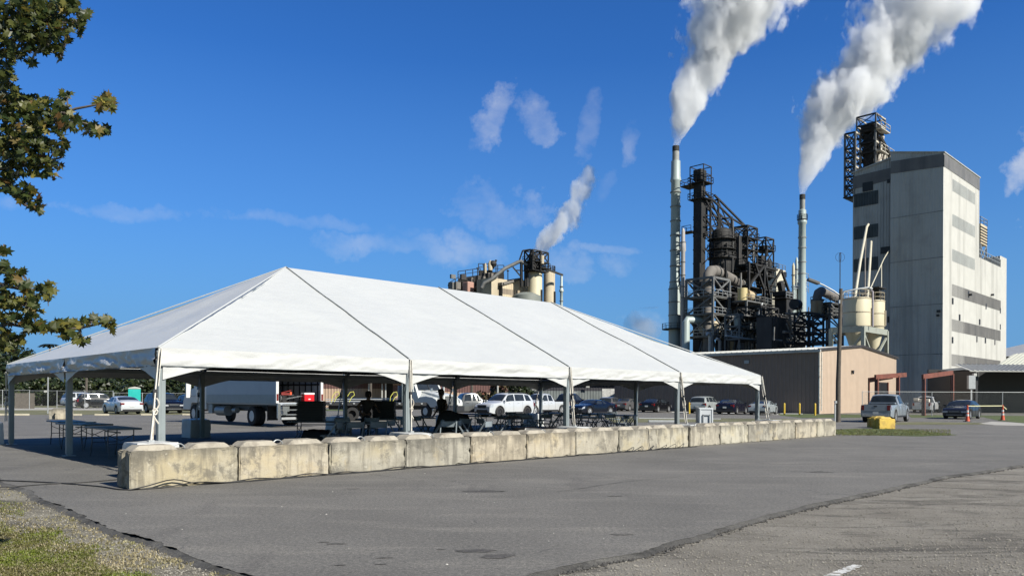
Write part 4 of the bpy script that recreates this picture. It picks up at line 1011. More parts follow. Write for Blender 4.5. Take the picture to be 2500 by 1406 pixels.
# black gooseneck flat trailer left of it
PT = at(930, 44, 1000)
gt = thing('flat_trailer', 'low black flat trailer with yellow tie straps', 'trailer', at(795, 47, 1000), R(14))
mb = MB(); mb.box(0,6.2,0,2.4,.95,1.15); mb.box(.2,6.0,.5,.62,.70,.95); mb.box(.2,6.0,1.78,1.9,.70,.95); mb.build('deck', M['black'], gt)
mb = MB(); mb.bar((0,-.03,1.22),(3.4,-.03,1.22),.06); mb.bar((0,-.03,1.34),(3.4,-.03,1.34),.05); mb.build('side_rail', M['galv'], gt)
mb = MB()
for k in range(9): mb.cb((.3+k*.7,-.03,1.08),(.12,.06,.08))
mb.build('stake_pocket', M['galv'], gt)
for x in (1.6,2.55):
    for y, f_ in ((-.0,-1),(2.4,1)):
        o = bpy.data.objects.new('wheel', WHEELS_T[(.5,.26)][0]); C.objects.link(o); o.parent = gt; o.location = (x, y+(.16 if f_ < 0 else -.16), .42); o.scale = (.84,1,.84); o.rotation_euler.z = 0 if f_ > 0 else math.pi
ys = mat('yellow_strap', (.72,.70,.12), .7)
for k, x in enumerate((.35,1.25,3.9)):
    st = tag(MB().tube([(0,-.06,.0),(.04,-.06,.35),(.22,-.05,.62),(.42,-.05,.66),(.48,-.05,.45),(.30,-.05,.3),(.16,-.05,.02)], .02, 5).build('tie_strap', ys), ['yellow tie strap draped at the trailer end','yellow tie strap left of the third far leg','bright yellow tie straps beside the bending person'][k], 'strap', 'yellow tie straps on the trailer')
    st.location = at(795, 47, 1000)+Vector((math.cos(R(14))*x, math.sin(R(14))*x, 1.15)); st.rotation_euler.z = R(14)
# ---------------------------------------------------------------- buildings
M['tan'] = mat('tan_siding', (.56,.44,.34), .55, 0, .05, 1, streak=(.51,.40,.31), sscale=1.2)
M['brown'] = mat('brown_trim', (.055,.045,.04), .5, 0, .15, 3)
M['roofw'] = mat('pale_metal_roof', (.50,.50,.47), .45, .1, .08, 1, streak=(.36,.35,.32), sscale=.8)
M['white_s'] = mat('white_siding_shaded', (.50,.51,.49), .55, 0, .05, .5, streak=(.30,.31,.30), sscale=.55, dirt=(.34,.34,.32), dscale=.25, dthr=(.5,.75))  # left walls: the tower's white cladding, greyed to carry their shade, plus stains
M['white_r'] = mat('white_siding_stained', (.68,.67,.63), .55, 0, .05, .5, streak=(.40,.39,.36), sscale=.5)
M['grey_b'] = mat('grey_cladding_band', (.16,.155,.15), .6, 0, .2, .5, streak=(.09,.09,.09), sscale=.6)
M['fibre'] = mat('fibreglass_light_panel', (.24,.26,.255), .45, 0, .25, .6, streak=(.13,.14,.14), sscale=1.0)
M['dkglass'] = mat('dark_opening', (.012,.012,.013), .5, 0, .2, 3)
M['rust'] = mat('red_oxide_steel', (.20,.065,.04), .6, 0, .15, 2, dirt=(.12,.045,.03), dscale=1.5)
M['wood'] = mat('weathered_pole', (.10,.085,.07), .9, 0, .25, 6, .4, 25, streak=(.05,.04,.035), sscale=12)
M['yellow'] = mat('yellow_paint', (.62,.42,.03), .5, 0, .1, 3, dirt=(.35,.24,.04), dscale=3)
# --- tan shed right
TB = at(1998, 76, 1010)
H1, H2p, GW, WL = 6.4, 7.25, Ld(TB, 2187), Ln(TB, 1500)
tb_ = thing('metal_shed', 'tan ribbed metal shed with long dark eave behind the tent', 'building', TB, TH)
def gz(x): return H1+(H2p-H1)*(1-abs(x-GW/2)/(GW/2))
mb = MB(); mb.corr((0,WL), (0,0), 0, H1, .42, .06); mb.build('side_wall', mat('tan_siding_shaded', (.25,.19,.155), .6, 0, .06, 1), tb_)  # same tan cladding as the gable, with this side's shade in the colour
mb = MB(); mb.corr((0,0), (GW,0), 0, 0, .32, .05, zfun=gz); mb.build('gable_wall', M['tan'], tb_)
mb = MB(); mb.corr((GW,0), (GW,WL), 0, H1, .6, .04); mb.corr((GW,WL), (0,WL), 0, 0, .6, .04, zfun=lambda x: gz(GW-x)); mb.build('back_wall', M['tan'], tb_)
mb = MB()
for s_ in (0, 1):
    x0, x1 = (-.25, GW/2) if s_ == 0 else (GW+.25, GW/2)
    n = 40
    for k in range(n):
        y0 = -.25+(WL+.5)*k/n; y1 = -.25+(WL+.5)*(k+.82)/n; y2 = -.25+(WL+.5)*(k+1)/n
        mb.add([(x0,y0,H1),(x1,y0,H2p+.03),(x1,y1,H2p+.03),(x0,y1,H1)], [(0,1,2,3)])
        mb.add([(x0,y1,H1),(x1,y1,H2p+.03),(x1,(y1+y2)/2,H2p+.11),(x0,(y1+y2)/2,H1+.08)], [(0,1,2,3)])
        mb.add([(x0,(y1+y2)/2,H1+.08),(x1,(y1+y2)/2,H2p+.11),(x1,y2,H2p+.03),(x0,y2,H1)], [(0,1,2,3)])
mb.build('roof', M['roofw'], tb_)
mb = MB(); mb.box(-.34,-.12,-.3,WL+.3,H1-.28,H1-.02); mb.build('gutter', M['roofw'], tb_)
mb = MB(); mb.bar((-.3,-.12,H1-.03), (GW/2,-.12,H2p+.0), .16, .24); mb.bar((GW+.3,-.12,H1-.03), (GW/2,-.12,H2p+.0), .16, .24); mb.box(-.07,.12,-.09,.0,0,H1); mb.build('gable_trim', M['brown'], tb_)
mb = MB(); mb.tube([(.35,-.15,H1-.3),(.35,-.15,.3)], .07, 6); mb.box(-.10,.05,-.16,-.02,0,H1-.3); mb.build('downspout', M['strap'], tb_)
dx = Ld(TB, 2144)
mb = MB(); mb.box(dx,dx+2.6,-.13,.02,0,3.3); mb.build('doorway', M['dkglass'], tb_)
mb = MB(); mb.box(dx-.12,dx,-.16,.0,0,3.42); mb.box(dx+2.6,dx+2.72,-.16,.0,0,3.42); mb.box(dx-.12,dx+2.72,-.16,.0,3.3,3.42); mb.build('door_frame', M['brown'], tb_)
lx = Ld(TB, 2079)
for q in ((lx, -.1, 4.4),):
    mb = MB(); mb.cb((q[0],q[1],q[2]), (.30,.25,.28)); mb.cb((q[0]+.12,q[1]-.02,q[2]-.16), (.12,.12,.18)); mb.build('wall_lamp', M['black'], tb_)
ly = Ln(TB, 1824); mb = MB(); mb.cb((-.12,ly,zat(1824,890,88)), (.12,.55,.35)); mb.build('wall_lamp', M['galv'], tb_)
# --- red steel canopy frames
for (px0, px1, Y0, lab, two) in ((2137, 2202, 70, 'red steel canopy frame with tilted beam at the tan shed door', True), (2252, 2325, 70, 'red steel canopy frame with tilted beam before the white tower', False)):
    p = at(px0+3, Y0, 1000); L_ = Ld(p, px1)
    c_ = thing('canopy_frame', lab, 'canopy', p, TH, 'red steel canopy frames')
    za, zb_ = (3.5, 3.9) if two else (3.55, 4.15)
    ex = L_*.16 if two else 0
    mb = MB(); mb.bar((-.35,0,za), (L_+ex,0,zb_), .18, .42); mb.build('top_beam', M['rust'], c_)
    for x in (0, L_*(.84 if two else 1)-.05):
        mb = MB(); zz = za+(zb_-za)*max(0,x)/L_-.1; zz = za+(zb_-za)*max(0,x)/L_-.1; mb.cb((x,0,zz/2), (.24,.07,zz)); mb.cb((x,.13,zz/2), (.24,.025,zz)); mb.cb((x,-.13,zz/2), (.24,.025,zz)); mb.cb((x,0,.02),(.4,.4,.04)); mb.build('post', M['rust'], c_)
    if two:
        mb = MB(); mb.bar((-.4,.55,za-.28), (L_*.84,.55,zb_-.22), .15, .42); mb.build('back_beam', M['rust'], c_)
        for x in (0, L_*.72):
            mb = MB(); mb.cb((x-.35,.55,za/2-.2), (.13,.13,za-.4)); mb.build('post', M['rust'], c_)
# --- tall white tower building
TW0 = at(2303, 110, 700); WLn = Ln(TW0, 2172); XR = Ld(TW0, 2388); XE = Ld(TW0, 2455)
wt_ = thing('process_tower', 'tall white ribbed metal tower building with grey window bands', 'building', TW0, TH)
def zt(py, px=2303, Y=110): return zat(px, py, Y)
ZC = zt(372); sl = .23
ZL = ZC+sl*WLn
mb = MB(); mb.corr((0,WLn), (0,0), 0, 0, .42, .06, zfun=lambda s_: ZC+sl*(WLn-s_)); mb.build('left_wall', M['white_s'], wt_)
mb = MB(); mb.corr((0,0), (XR,0), 0, ZC, .42, .06); mb.build('right_wall', M['white_r'], wt_)
ZLo = 24.2; XP = Ld(TW0, 2441); ZP = zat(2448, 628, 133)
mb = MB(); mb.corr((XR,0), (XE,0), 0, ZLo, .42, .06); mb.corr((XP,0.0), (XE,0.0), ZLo, ZP, .42, .06); mb.corr((XE,0), (XE,12), 0, ZP, .6, .06); mb.corr((XP,5), (XP,0), ZLo, ZP, .42, .06)
mb.build('low_wing_wall', M['white_r'], wt_)
mb = MB(); mb.add([(XR,0,ZLo),(XE,0,ZLo),(XE,12,ZLo),(XR,12,ZLo)], [(0,1,2,3)]); mb.add([(XP,0,ZP),(XE,0,ZP),(XE,6,ZP),(XP,6,ZP)], [(0,1,2,3)]); mb.add([(XR,0,ZC),(XR,14,ZC-.5),(XR,14,0),(XR,0,0)], [(0,1,2,3)])
mb.add([(-.15,-.15,ZC+.02),(XR+.15,-.15,ZC+.02),(XR+.15,WLn+.1,ZL+.02),(-.15,WLn+.1,ZL+.02)], [(0,1,2,3)]); mb.build('roof', M['roofw'], wt_)
mb = MB(); mb.bar((-.12,-.12,ZC+.0), (XR+.2,-.12,ZC+.0), .10, .16); mb.bar((-.12,-.12,ZC), (-.12,WLn+.1,ZL), .10, .16); mb.build('roof_trim', M['roofw'], wt_)
# dark top band
hb0, hb1 = zt(400, 2303)-ZC, zt(376, 2303)-ZC
def bandL(z0f, z1f, y0, y1, nm_, m, off=-.075):
    mb = MB(); mb.add([(off,y0,z0f(y0)),(off,y1,z0f(y1)),(off,y1,z1f(y1)),(off,y0,z1f(y0))], [(0,1,2,3)])
    mb.add([(off-.03,y0,z1f(y0)),(off-.03,y1,z1f(y1)),(off-.03,y1,z1f(y1)+.06),(off-.03,y0,z1f(y0)+.06)], [(0,1,2,3)]); mb.build(nm_, m, wt_)
mb = MB(); mb.corr((-.07,WLn), (-.07,0), 0, 0, .42, .03)
mb = MB()
mb.add([(-.085,0,ZC-2.05),(-.085,WLn,ZL-3.3),(-.085,WLn,ZL-1.45),(-.085,0,ZC-.2)], [(0,1,2,3)]); mb.build('eave_band', M['grey_b'], wt_)
mb = MB(); mb.add([(-.085,-.085,ZC-2.05),(XR+.02,-.085,ZC-2.05),(XR+.02,-.085,ZC-.25),(-.085,-.085,ZC-.25)], [(0,1,2,3)]); mb.build('eave_band', M['grey_b'], wt_)
xs0 = Ld(TW0, 2322); xs1 = Ld(TW0, 2377); xs2 = Ld(TW0, 2441)
for k in range(6):
    ztp = 33.9-k*5.15; x1_ = xs1 if k < 3 else xs2
    mb = MB(); mb.corr((xs0,-.03), (x1_,-.03), ztp-1.75, ztp, .42, .05); mb.build('window_band', M['fibre'] if k < 3 else M['grey_b'], wt_)
for px, py in ((2324,735),(2341,775),(2390,786),(2405,748),(2440,758),(2440,798),(2324,830),(2383,828),(2404,831),(2427,835),(2362,718)):
    x_ = Ld(TW0, px); Y_ = TW0.y+x_*D.y; z_ = zat(px, py, Y_); mb = MB(); mb.box(x_-.25,x_+.25,-.10,-.03,z_-.45,z_+.45); mb.build('vent', M['dkglass'], wt_)
for px, py in ((2293,760),(2363,720),(2417,720)):
    x_ = 0; mb = MB()
    if px == 2293: y_ = .5; z_ = zat(px, py, 110.4); mb.cb((-.25,y_,z_), (.3,.5,.35)); mb.cb((-.25,y_+.1,z_-.6), (.25,.4,.3))
    else: x_ = Ld(TW0, px); z_ = zat(px, py, TW0.y+x_*D.y); mb.cb((x_,-.3,z_), (.3,.4,.3))
    mb.build('flood_lamp', M['black'], wt_)
for zz in (zat(2240,522,112), zat(2240,633,112), zat(2240,745,112), zat(2240,865,112)):
    mb = MB(); mb.box(-.08,-.055,0,WLn,zz-.05,zz+.05); mb.build('sheet_joint', M['fibre'], wt_)
# recessed left section
RS = 2.0; RC = (RS, WLn); p_ = TW0+D*RS+N*WLn; RL = Ln(p_, 2080); zr = lambda s_: 38.4-.20*s_
mb = MB(); mb.corr((RS,WLn+RL), (RS,WLn), 0, 0, .42, .06, zfun=lambda s_: zr(RL-s_)); mb.build('recess_wall', M['white_s'], wt_)
mb = MB(); mb.corr((RS,WLn),(RS-.01,WLn),0,1,.4,.01)
mb = MB(); mb.add([(RS+12,WLn+RL,0),(RS,WLn+RL,0),(RS,WLn+RL,zr(RL)),(RS+12,WLn+RL,zr(RL))], [(0,1,2,3)]); mb.add([(0,WLn,0),(RS,WLn,0),(RS,WLn,ZL),(0,WLn,ZL)], [(0,1,2,3)]); mb.build('recess_side', M['white_s'], wt_)
mb = MB(); mb.add([(RS-.25,WLn,zr(0)+.03),(RS-.25,WLn+RL+.2,zr(RL)+.03),(RS+12,WLn+RL+.2,zr(RL)+.03),(RS+12,WLn,zr(0)+.03)], [(0,1,2,3)]); mb.bar((RS-.2,WLn,zr(0)),(RS-.2,WLn+RL+.2,zr(RL)),.1,.2); mb.build('recess_roof', M['roofw'], wt_)
mb = MB(); mb.add([(RS-.09,WLn,zr(0)-3.4),(RS-.09,WLn+RL,zr(RL)-2.6),(RS-.09,WLn+RL,zr(RL)-.6),(RS-.09,WLn,zr(0)-1.6)], [(0,1,2,3)]); mb.build('eave_band', M['grey_b'], wt_)
def yr(px): return WLn+Ln(p_, px)
for py0, py1 in ((467,500),(548,580),(628,660)):
    y0, y1 = yr(2142), yr(2083); Yc = 119; mb = MB(); mb.corr((RS-.09,y1), (RS-.09,y0), zat(2110,py1,Yc), zat(2110,py0,Yc), .42, .05); mb.build('window_band', mat('dark_light_panel', (.05,.058,.056), .4, 0, .3, .8, streak=(.02,.022,.022), sscale=1.5), wt_)
for (xa, xb, py0, py1) in ((2104,2129,443,465),(2164,2171,446,455),(2149,2171,607,623),(2166,2170,775,790)):
    mb = MB(); mb.box(RS-.14,RS-.05,yr(xb),yr(xa),zat(2110,py1,119),zat(2110,py0,119)); mb.build('opening', M['dkglass'], wt_)
mb = MB(); mb.corr((XR+5.5,2.6),(XP,2.6),ZLo,ZP-.3,.42,.06); mb.build('roof_house', M['grey_b'], wt_)
mb = MB(); mb.rail([(XR,-.0,ZLo),(XP,-.0,ZLo)], h=1.3, w=.08); mb.build('roof_railing', M['galv'], wt_)
# cream vent tower on the low roof
cv = thing('vent_tower', 'cream louvred vent tower on the low roof of the white tower', 'vent', TW0+D*(XR+2.0)+N*.25+Vector((0,0,ZLo)), TH)
zc = zat(2397,545,126)-ZLo; cw = Ld(TW0, 2406)-Ld(TW0, 2390)
mb = MB(); mb.box(0,cw,0,3,zc*.42,zc*.93); mb.build('casing', mat('cream_metal', (.60,.50,.34), .6, 0, .1, .6, streak=(.3,.24,.16), sscale=.8), cv)
mb = MB()
for k in range(6): mb.box(-.08,cw+.08,-.08,.02,zc*(.46+.075*k),zc*(.46+.075*k)+.14)
mb.build('louvre', M['dkglass'], cv)
mb = MB()
for x in (.1,cw-.1):
    for y in (.1,2.9): mb.bar((x,y,0),(x,y,zc*.42),.22)
mb.bar((.1,.1,0),(cw-.1,.1,zc*.4),.12); mb.bar((cw-.1,.1,0),(.1,.1,zc*.4),.12); mb.build('support_frame', M['galv'], cv)
mb = MB(); mb.rail([(0,0,zc*.93),(cw,0,zc*.93),(cw,3,zc*.93),(0,3,zc*.93)], h=1.1, w=.07, close=True); mb.bar((.5,.5,zc*.93),(.5,.5,zc*1.4),.06); mb.cb((.5,.5,zc*1.4),(.5,.2,.15)); mb.build('railing', M['galv'], cv)
# --- dark open shed far right
DS = at(2378, 82, 1000)
ds = thing('open_shed', 'dark open sided shed with pale metal roof at the right edge', 'building', DS, R(4))
mb = MB(); mb.box(0,30,8,8.2,0,5.0); mb.box(0,.15,0,8,0,4.6); mb.build('dark_wall', M['dkglass'], ds)
mb = MB(); n = 60
za_ = zat(2378,905,82)
zrr = zat(2480,868,92); 
for k in range(n):
    x0, x1, x2 = -1.2+32*k/n, -1.2+32*(k+.8)/n, -1.2+32*(k+1)/n
    for (ya, yb, zA, zB, dx_) in ((-1.0,4.5,za_,za_+.9,2.0),):
        mb.add([(x0,ya,zA),(x1,ya,zA),(x1+dx_,yb,zB),(x0+dx_,yb,zB)], [(0,1,2,3)]); mb.add([(x1,ya,zA),((x1+x2)/2,ya,zA+.08),((x1+x2)/2+dx_,yb,zB+.08),(x1+dx_,yb,zB)], [(0,1,2,3)]); mb.add([((x1+x2)/2,ya,zA+.08),(x2,ya,zA),(x2+dx_,yb,zB),((x1+x2)/2+dx_,yb,zB+.08)], [(0,1,2,3)])
mb.box(-1.2,30,-1.05,-.95,za_-.12,za_-.02); mb.build('lower_roof', M['roofw'], ds)
mb = MB()
for k in range(n):
    x0, x1, x2 = 5.8+30*k/n, 5.8+30*(k+.8)/n, 5.8+30*(k+1)/n; zA, zB = za_+.75, 7.1; dx_ = 7
    mb.add([(x0,4.6,zA),(x1,4.6,zA),(x1+dx_,11,zB),(x0+dx_,11,zB)], [(0,1,2,3)]); mb.add([(x1,4.6,zA),((x1+x2)/2,4.6,zA+.1),((x1+x2)/2+dx_,11,zB+.1),(x1+dx_,11,zB)], [(0,1,2,3)]); mb.add([((x1+x2)/2,4.6,zA+.1),(x2,4.6,zA),(x2+dx_,11,zB),((x1+x2)/2+dx_,11,zB+.1)], [(0,1,2,3)])
mb.build('upper_roof', mat('cream_ribbed_roof', (.52,.52,.44), .5, 0, .06, 1), ds)
mb = MB(); mb.cb((-.6,-.9,za_-.45), (.35,.3,.3)); mb.build('eave_lamp', M['roofw'], ds)
mb = MB()
for x in (.2,8,16): mb.cb((x,0,za_/2-.1),(.25,.25,za_-.2))
mb.build('column', M['black'], ds)
la = thing('lean_to', 'small grey ribbed lean-to between the white tower and dark shed', 'building', at(2325, 88, 960), R(4))
mb = MB(); mb.corr((0,0),(3.2,0),3.1,4.7,.3,.04); mb.corr((0,0),(0,4),0,4.8,.3,.04); mb.add([(-.3,-.3,4.75),(4.2,-.3,5.2),(4.2,4,5.4),(-.3,4,4.9)],[(0,1,2,3)]); mb.build('upper_wall', mat('grey_siding', (.13,.135,.135), .6, 0, .15, 1), la)
mb = MB(); mb.corr((0,-.02),(2.5,-.02),0,3.0,.3,.04); mb.build('lower_wall', M['fibre'], la)
mb = MB(); mb.box(2.7,3.5,-.1,0,0,2.8); mb.build('doorway', M['dkglass'], la)
ub = thing('utility_box', 'grey electrical boxes on a pole beside the dark shed', 'box', at(2371, 80, 960), 0)
mb = MB(); mb.cb((0,0,3.3),(.7,.35,1.4)); mb.build('cabinet', M['galv'], ub); mb = MB(); mb.cb((0,0,1.4),(.14,.14,2.8)); mb.build('post', M['galv'], ub)
fr = thing('distant_roof', 'grey pitched shed roof far behind the dark shed', 'building', at(2462, 140, 960), R(10))
z_ = zat(2470,870,140); mb = MB(); mb.box(0,30,0,12,0,z_); mb.build('wall', M['brown'], fr); mb = MB(); mb.prism([(-.6,z_),(16,zat(2500,838,140)+1.2),(31,z_)], -.4, 12, 'xz'); mb.build('roof', M['roofw'], fr)
# --- bollards
for i, (px, Y) in enumerate(((1683,74),(1915,70.5),(1952,69.5),(1990,68.5))):
    b_ = thing('bollard', ['yellow bollard alone left of the silver SUV','first of three yellow bollards right of the pale coupe','middle yellow bollard near the shed corner','yellow bollard closest to the shed corner'][i], 'bollard', at(px, Y, 990), 0, 'yellow bollards along the shed')
    MB().lathe([(.085,0),(.085,1.02),(.07,1.07),(.03,1.10),(.001,1.105)], n=14).build('post', M['yellow'], b_, smooth=40)
# --- wheel stops
def stop(px, Y, rz, lab, m=None, L=1.8):
    t_ = tag(MB().prism([(0,-.09),(0,.09),(L,.09),(L,-.09)], 0, .13).build('wheel_stop', m or M['conc'], bevel=.02), lab, 'wheel stop', 'concrete wheel stops'); t_.location = at(px, Y, 1010); t_.rotation_euler.z = rz
stop(1583, 47.5, .03, 'dark low wheel stop seen under the tent right end', M['galv'], 1.7)
for i, (px, Y, L) in enumerate(((-60,56,3.8),(165,56.5,1.0),(232,57,1.0),(345,58,.8),(446,59,.8))): stop(px, Y, R(3), ['long pale wheel stop at the left edge','short pale wheel stop behind the left blocks','pale wheel stop end left of the white sedan','pale wheel stop between the white sedan and navy SUV','pale wheel stop right of the navy SUV'][i], mat('cream_paint', (.55,.50,.38), .8, 0, .15, 4), L)
for i, (pa, pb, py) in enumerate(((1520,1560,1001),(1640,1690,1005),(1765,1800,1007.5),(1850,1900,1010),(1905,1960,1008.5))):
    sheet('parking_line', [G(pa,py,.008),G(pb,py+.5,.008),G(pb,py+1.9,.008),G(pa,py+1.4,.008)], .008, M['whitep'])
sheet('parking_line', [G(1560,1019.5,.008),G(1760,1021.5,.008),G(1760,1023,.008),G(1560,1021,.008)], .012, M['whitep'])
M['dust2'] = mat('lamp_grey', (.10,.10,.10), .6)
# --- utility pole with twin lamp arms
up_ = thing('light_pole', 'weathered wooden pole with two bracket lamps in front of the shed', 'light pole', G(2046, 1030), 0)
Yp = up_.location.y; zt_ = zat(2053, 705, Yp); o_ = up_.location
def lp(px, py, dy=0):
    p = P3(px, py, Yp+dy)-o_; return Vector((p.x, p.y, p.z))
mb = MB(); mb.tube([(0,0,-.2),(0,0,2.5),lp(2053,705)], [.16,.15,.11], 12); mb.build('pole', M['wood'], up_, smooth=50)
for (a, b, c, tip, e) in (((2052,722),(2035,710),(2010,696),(1995,690),(1972,684)),):
    mb = MB(); mb.tube([lp(*a),lp(*b),lp(*c),lp(*tip)], .05, 8); mb.build('lamp_arm', M['galv'], up_, smooth=50)
    mb = MB(); p0, p1 = lp(1999,692), lp(1972,682); mb.bar(p0, p1, .42, .16); mb.build('lamp_head', M['dust2'], up_, bevel=.02)
    mb = MB(); d_ = Vector((0,0,-.07)); mb.bar(p0+d_+(p1-p0)*.12, p1+d_-(p1-p0)*.12, .24, .02); mb.build('lamp_lens', M['lens'], up_)
mb = MB(); mb.tube([lp(2055,722),lp(2062,712),lp(2090,706),lp(2118,702),lp(2124,706)], .05, 8); mb.build('lamp_arm', M['galv'], up_, smooth=50)
mb = MB(); mb.bar(lp(2120,703), lp(2128,706), .32, .11); mb.build('lamp_head', M['galv'], up_, bevel=.02)
mb = MB(); mb.tube([lp(2055,722),lp(2053,800),lp(2047,960),lp(2044,1028)], .03, 6); mb.build('conduit', M['galv'], up_)
mb = MB(); mb.cb(lp(2050,737), (.14,.2,.22)); mb.cb((-.18,-.05,1.3), (.12,.15,.16)); mb.cb((-.2,-.02,.6),(.08,.08,1.2)); mb.build('junction_box', M['galv'], up_)
# antenna mast
am = thing('antenna_mast', 'thin dark antenna mast with a round loop at its top', 'antenna', at(2051, 88, 800), 0); o_ = am.location; Yp = 88
mb = MB(); mb.tube([(0,0,0),lp(2051,617)], .05, 6); mb.build('mast', M['black'], am)
mb = MB(); c_ = lp(2051,628)
for k in range(2):
    mb.tube([c_+Vector((.52*math.sin(2*math.pi*i/20)*(1 if k == 0 else .12), .52*math.sin(2*math.pi*i/20)*(0 if k == 0 else .9), .52*math.cos(2*math.pi*i/20))) for i in range(21)], .018, 5)
mb.build('loop', M['black'], am)
M['wire'] = mat('fence_wire', (.17,.18,.18), .6, .3)
# ---- chain link fences
def fence(name, label, a, b, h=2.0, step=3.0, m=None, top=True, wires=True, group='chain link fences'):
    m = m or M['galv']; a = Vector(a); b = Vector(b); L = (b-a).length; u = (b-a)/L
    f = thing(name, label, 'fence', a, math.atan2(u.y, u.x), group)
    n = max(1, round(L/step))
    for i in range(n+1):
        MB().tube([(L*i/n,0,0),(L*i/n,0,h+.04)], .032, 6).build('post', m, f)
    if top: MB().tube([(0,0,h),(L,0,h)], .022, 6).build('top_rail', m, f)
    if wires:
        mb = MB(); s_ = .11; k = 0; w_ = .0035
        nn = int((L+h)/s_)
        for i in range(nn):
            x = -h+i*s_
            for sg in (1, -1):
                xa, xb = (x, x+h) if sg > 0 else (x+h, x); za, zb_ = .05, h-.02
                def clip(xa, za, xb, zb_):
                    if xa < 0: za = za+(zb_-za)*(0-xa)/(xb-xa); xa = 0
                    if xb < 0: zb_ = zb_+(za-zb_)*(0-xb)/(xa-xb); xb = 0
                    if xa > L: za = za+(zb_-za)*(L-xa)/(xb-xa); xa = L
                    if xb > L: zb_ = zb_+(za-zb_)*(L-xb)/(xa-xb); xb = L
                    return xa, za, xb, zb_
                xa, za, xb, zb_ = clip(xa, za, xb, zb_)
                mb.add([(xa-w_,.0,za),(xa+w_,.0,za),(xb+w_,.0,zb_),(xb-w_,.0,zb_)], [(0,1,2,3)])
        mb.build('chain_link_mesh', M['wire'], f)
    return f
fence('chain_link_fence', 'galvanised chain link fence left of the gate at the left', at(-60, 80), at(72, 80.5), 2.0)
fence('chain_link_fence', 'chain link fence behind the concrete blocks at the left', at(72, 80.5), at(276, 79), 1.95)
fence('chain_link_fence', 'chain link fence behind the white sedan and toilet', at(278, 78.5), at(620, 80), 1.75)
fence('chain_link_fence', 'long chain link fence in front of the dark shed', at(2105, 68, 1000), at(2800, 66, 1000), 2.15, 6.2)
wf = thing('wood_fence', 'grey board fence panel behind the left chain link fence', 'fence', at(36, 84), 0)
mb = MB()
for k in range(15): mb.box(k*.145,k*.145+.13,0,.03,0,1.7)
mb.box(0,2.2,.03,.08,.4,.5); mb.box(0,2.2,.03,.08,1.3,1.4); mb.build('boards', mat('grey_board', (.15,.13,.11), .9, 0, .2, 4), wf)
sg_ = tag(MB().cb((0,0,0),(.32,.02,.22)).build('fence_sign', M['roofw']), 'small white blank sign on the left chain link fence', 'sign'); sg_.location = at(111,79.9)+Vector((0,0,zat(111,955,80)))
# ---- buildings glimpsed beneath the tent
def lowshed(name, label, px, Y, rz, Lx, Ly, h, hr, mw, mr, band=None):
    t_ = thing(name, label, 'building', at(px, Y), rz)
    mb = MB(); mb.corr((0,0),(Lx,0),0,h,.4,.04); mb.corr((0,Ly),(0,0),0,h,.4,.04); mb.corr((Lx,0),(Lx,Ly),0,h,.4,.04); mb.corr((Lx,Ly),(0,Ly),0,h,.4,.04); mb.build('wall', mw, t_)
    mb = MB(); mb.prism([(-.5,h),(-.5,h+.15),(Ly/2,hr),(Ly+.5,h+.15),(Ly+.5,h)], -.5, Lx+.5, 'yz'); mb.build('roof', mr, t_)
    if band: mb = MB(); mb.corr((-.02,-.03),(Lx+.02,-.03),band[0],band[1],.4,.04); mb.build('wall_band', band[2], t_)
    return t_
M['tan2'] = mat('pink_tan_siding', (.50,.36,.26), .6, 0, .06, 1)
M['maroon'] = mat('maroon_siding', (.15,.075,.065), .6, 0, .1, 1)
Yb = 104
lowshed('low_shed', 'low tan and maroon metal shed seen past the box truck', 770, Yb, R(-4), 9.5, 10, zat(800,928,Yb), zat(800,921,Yb), M['tan2'], M['roofw'], (zat(800,948,Yb), zat(800,934,Yb), M['maroon']))
pv = thing('open_pavilion', 'open pavilion with pale roof and white posts behind the trailer', 'building', at(862, 98), R(2))
zp = zat(920,934,98); mb = MB(); mb.prism([(-1,zp),(-1,zp+.12),(4.5,zat(940,921,98)+.7),(10,zp+.12),(10,zp)], -.4, 7, 'yz'); mb.build('roof', M['roofw'], pv)
for x in (2.0,3.7,4.15,6.2): MB().cb((x,0,zp/2),(.16,.16,zp)).build('post', M['roofw'], pv)
mb = MB(); mb.box(-.3,6.9,6,6.2,0,zp); mb.build('back_wall', M['brown'], pv)
lowshed('low_shed', 'pink tan building block behind the white truck cab', 960, 100, R(2), 7.6, 9, zat(1000,933,100), zat(1000,925,100), M['tan2'], M['roofw'], (zat(1000,955,100), zat(1000,940,100), M['maroon']))
lowshed('low_shed', 'pale tan hall with maroon wall band behind the silver pickup', 1112, 118, R(1), 10.5, 9, zat(1150,925,118), zat(1150,915,118), M['tan2'], M['roofw'], (zat(1150,958,118), zat(1150,938,118), M['maroon']))
lowshed('low_shed', 'long dark shed with pale eave behind the navy coupe', 1285, 108, R(1), 14, 12, zat(1400,937,108), zat(1400,928,108), mat('dark_navy_siding', (.035,.035,.045), .6, 0, .15, 1), M['roofw'], (.2, zat(1400,954,108), mat('grey_low_wall', (.16,.18,.18), .6, 0, .15, 1)))
mb = MB(); dk_ = tag(MB().box(0,3.6,0,.3,0,1.2).build('dock_curtain', mat('pale_curtain', (.5,.5,.48), .6, 0, .3, 4)), 'row of small pale panels on the dark shed wall', 'panels'); dk_.location = at(1470,106)+Vector((0,0,zat(1470,970,106)))
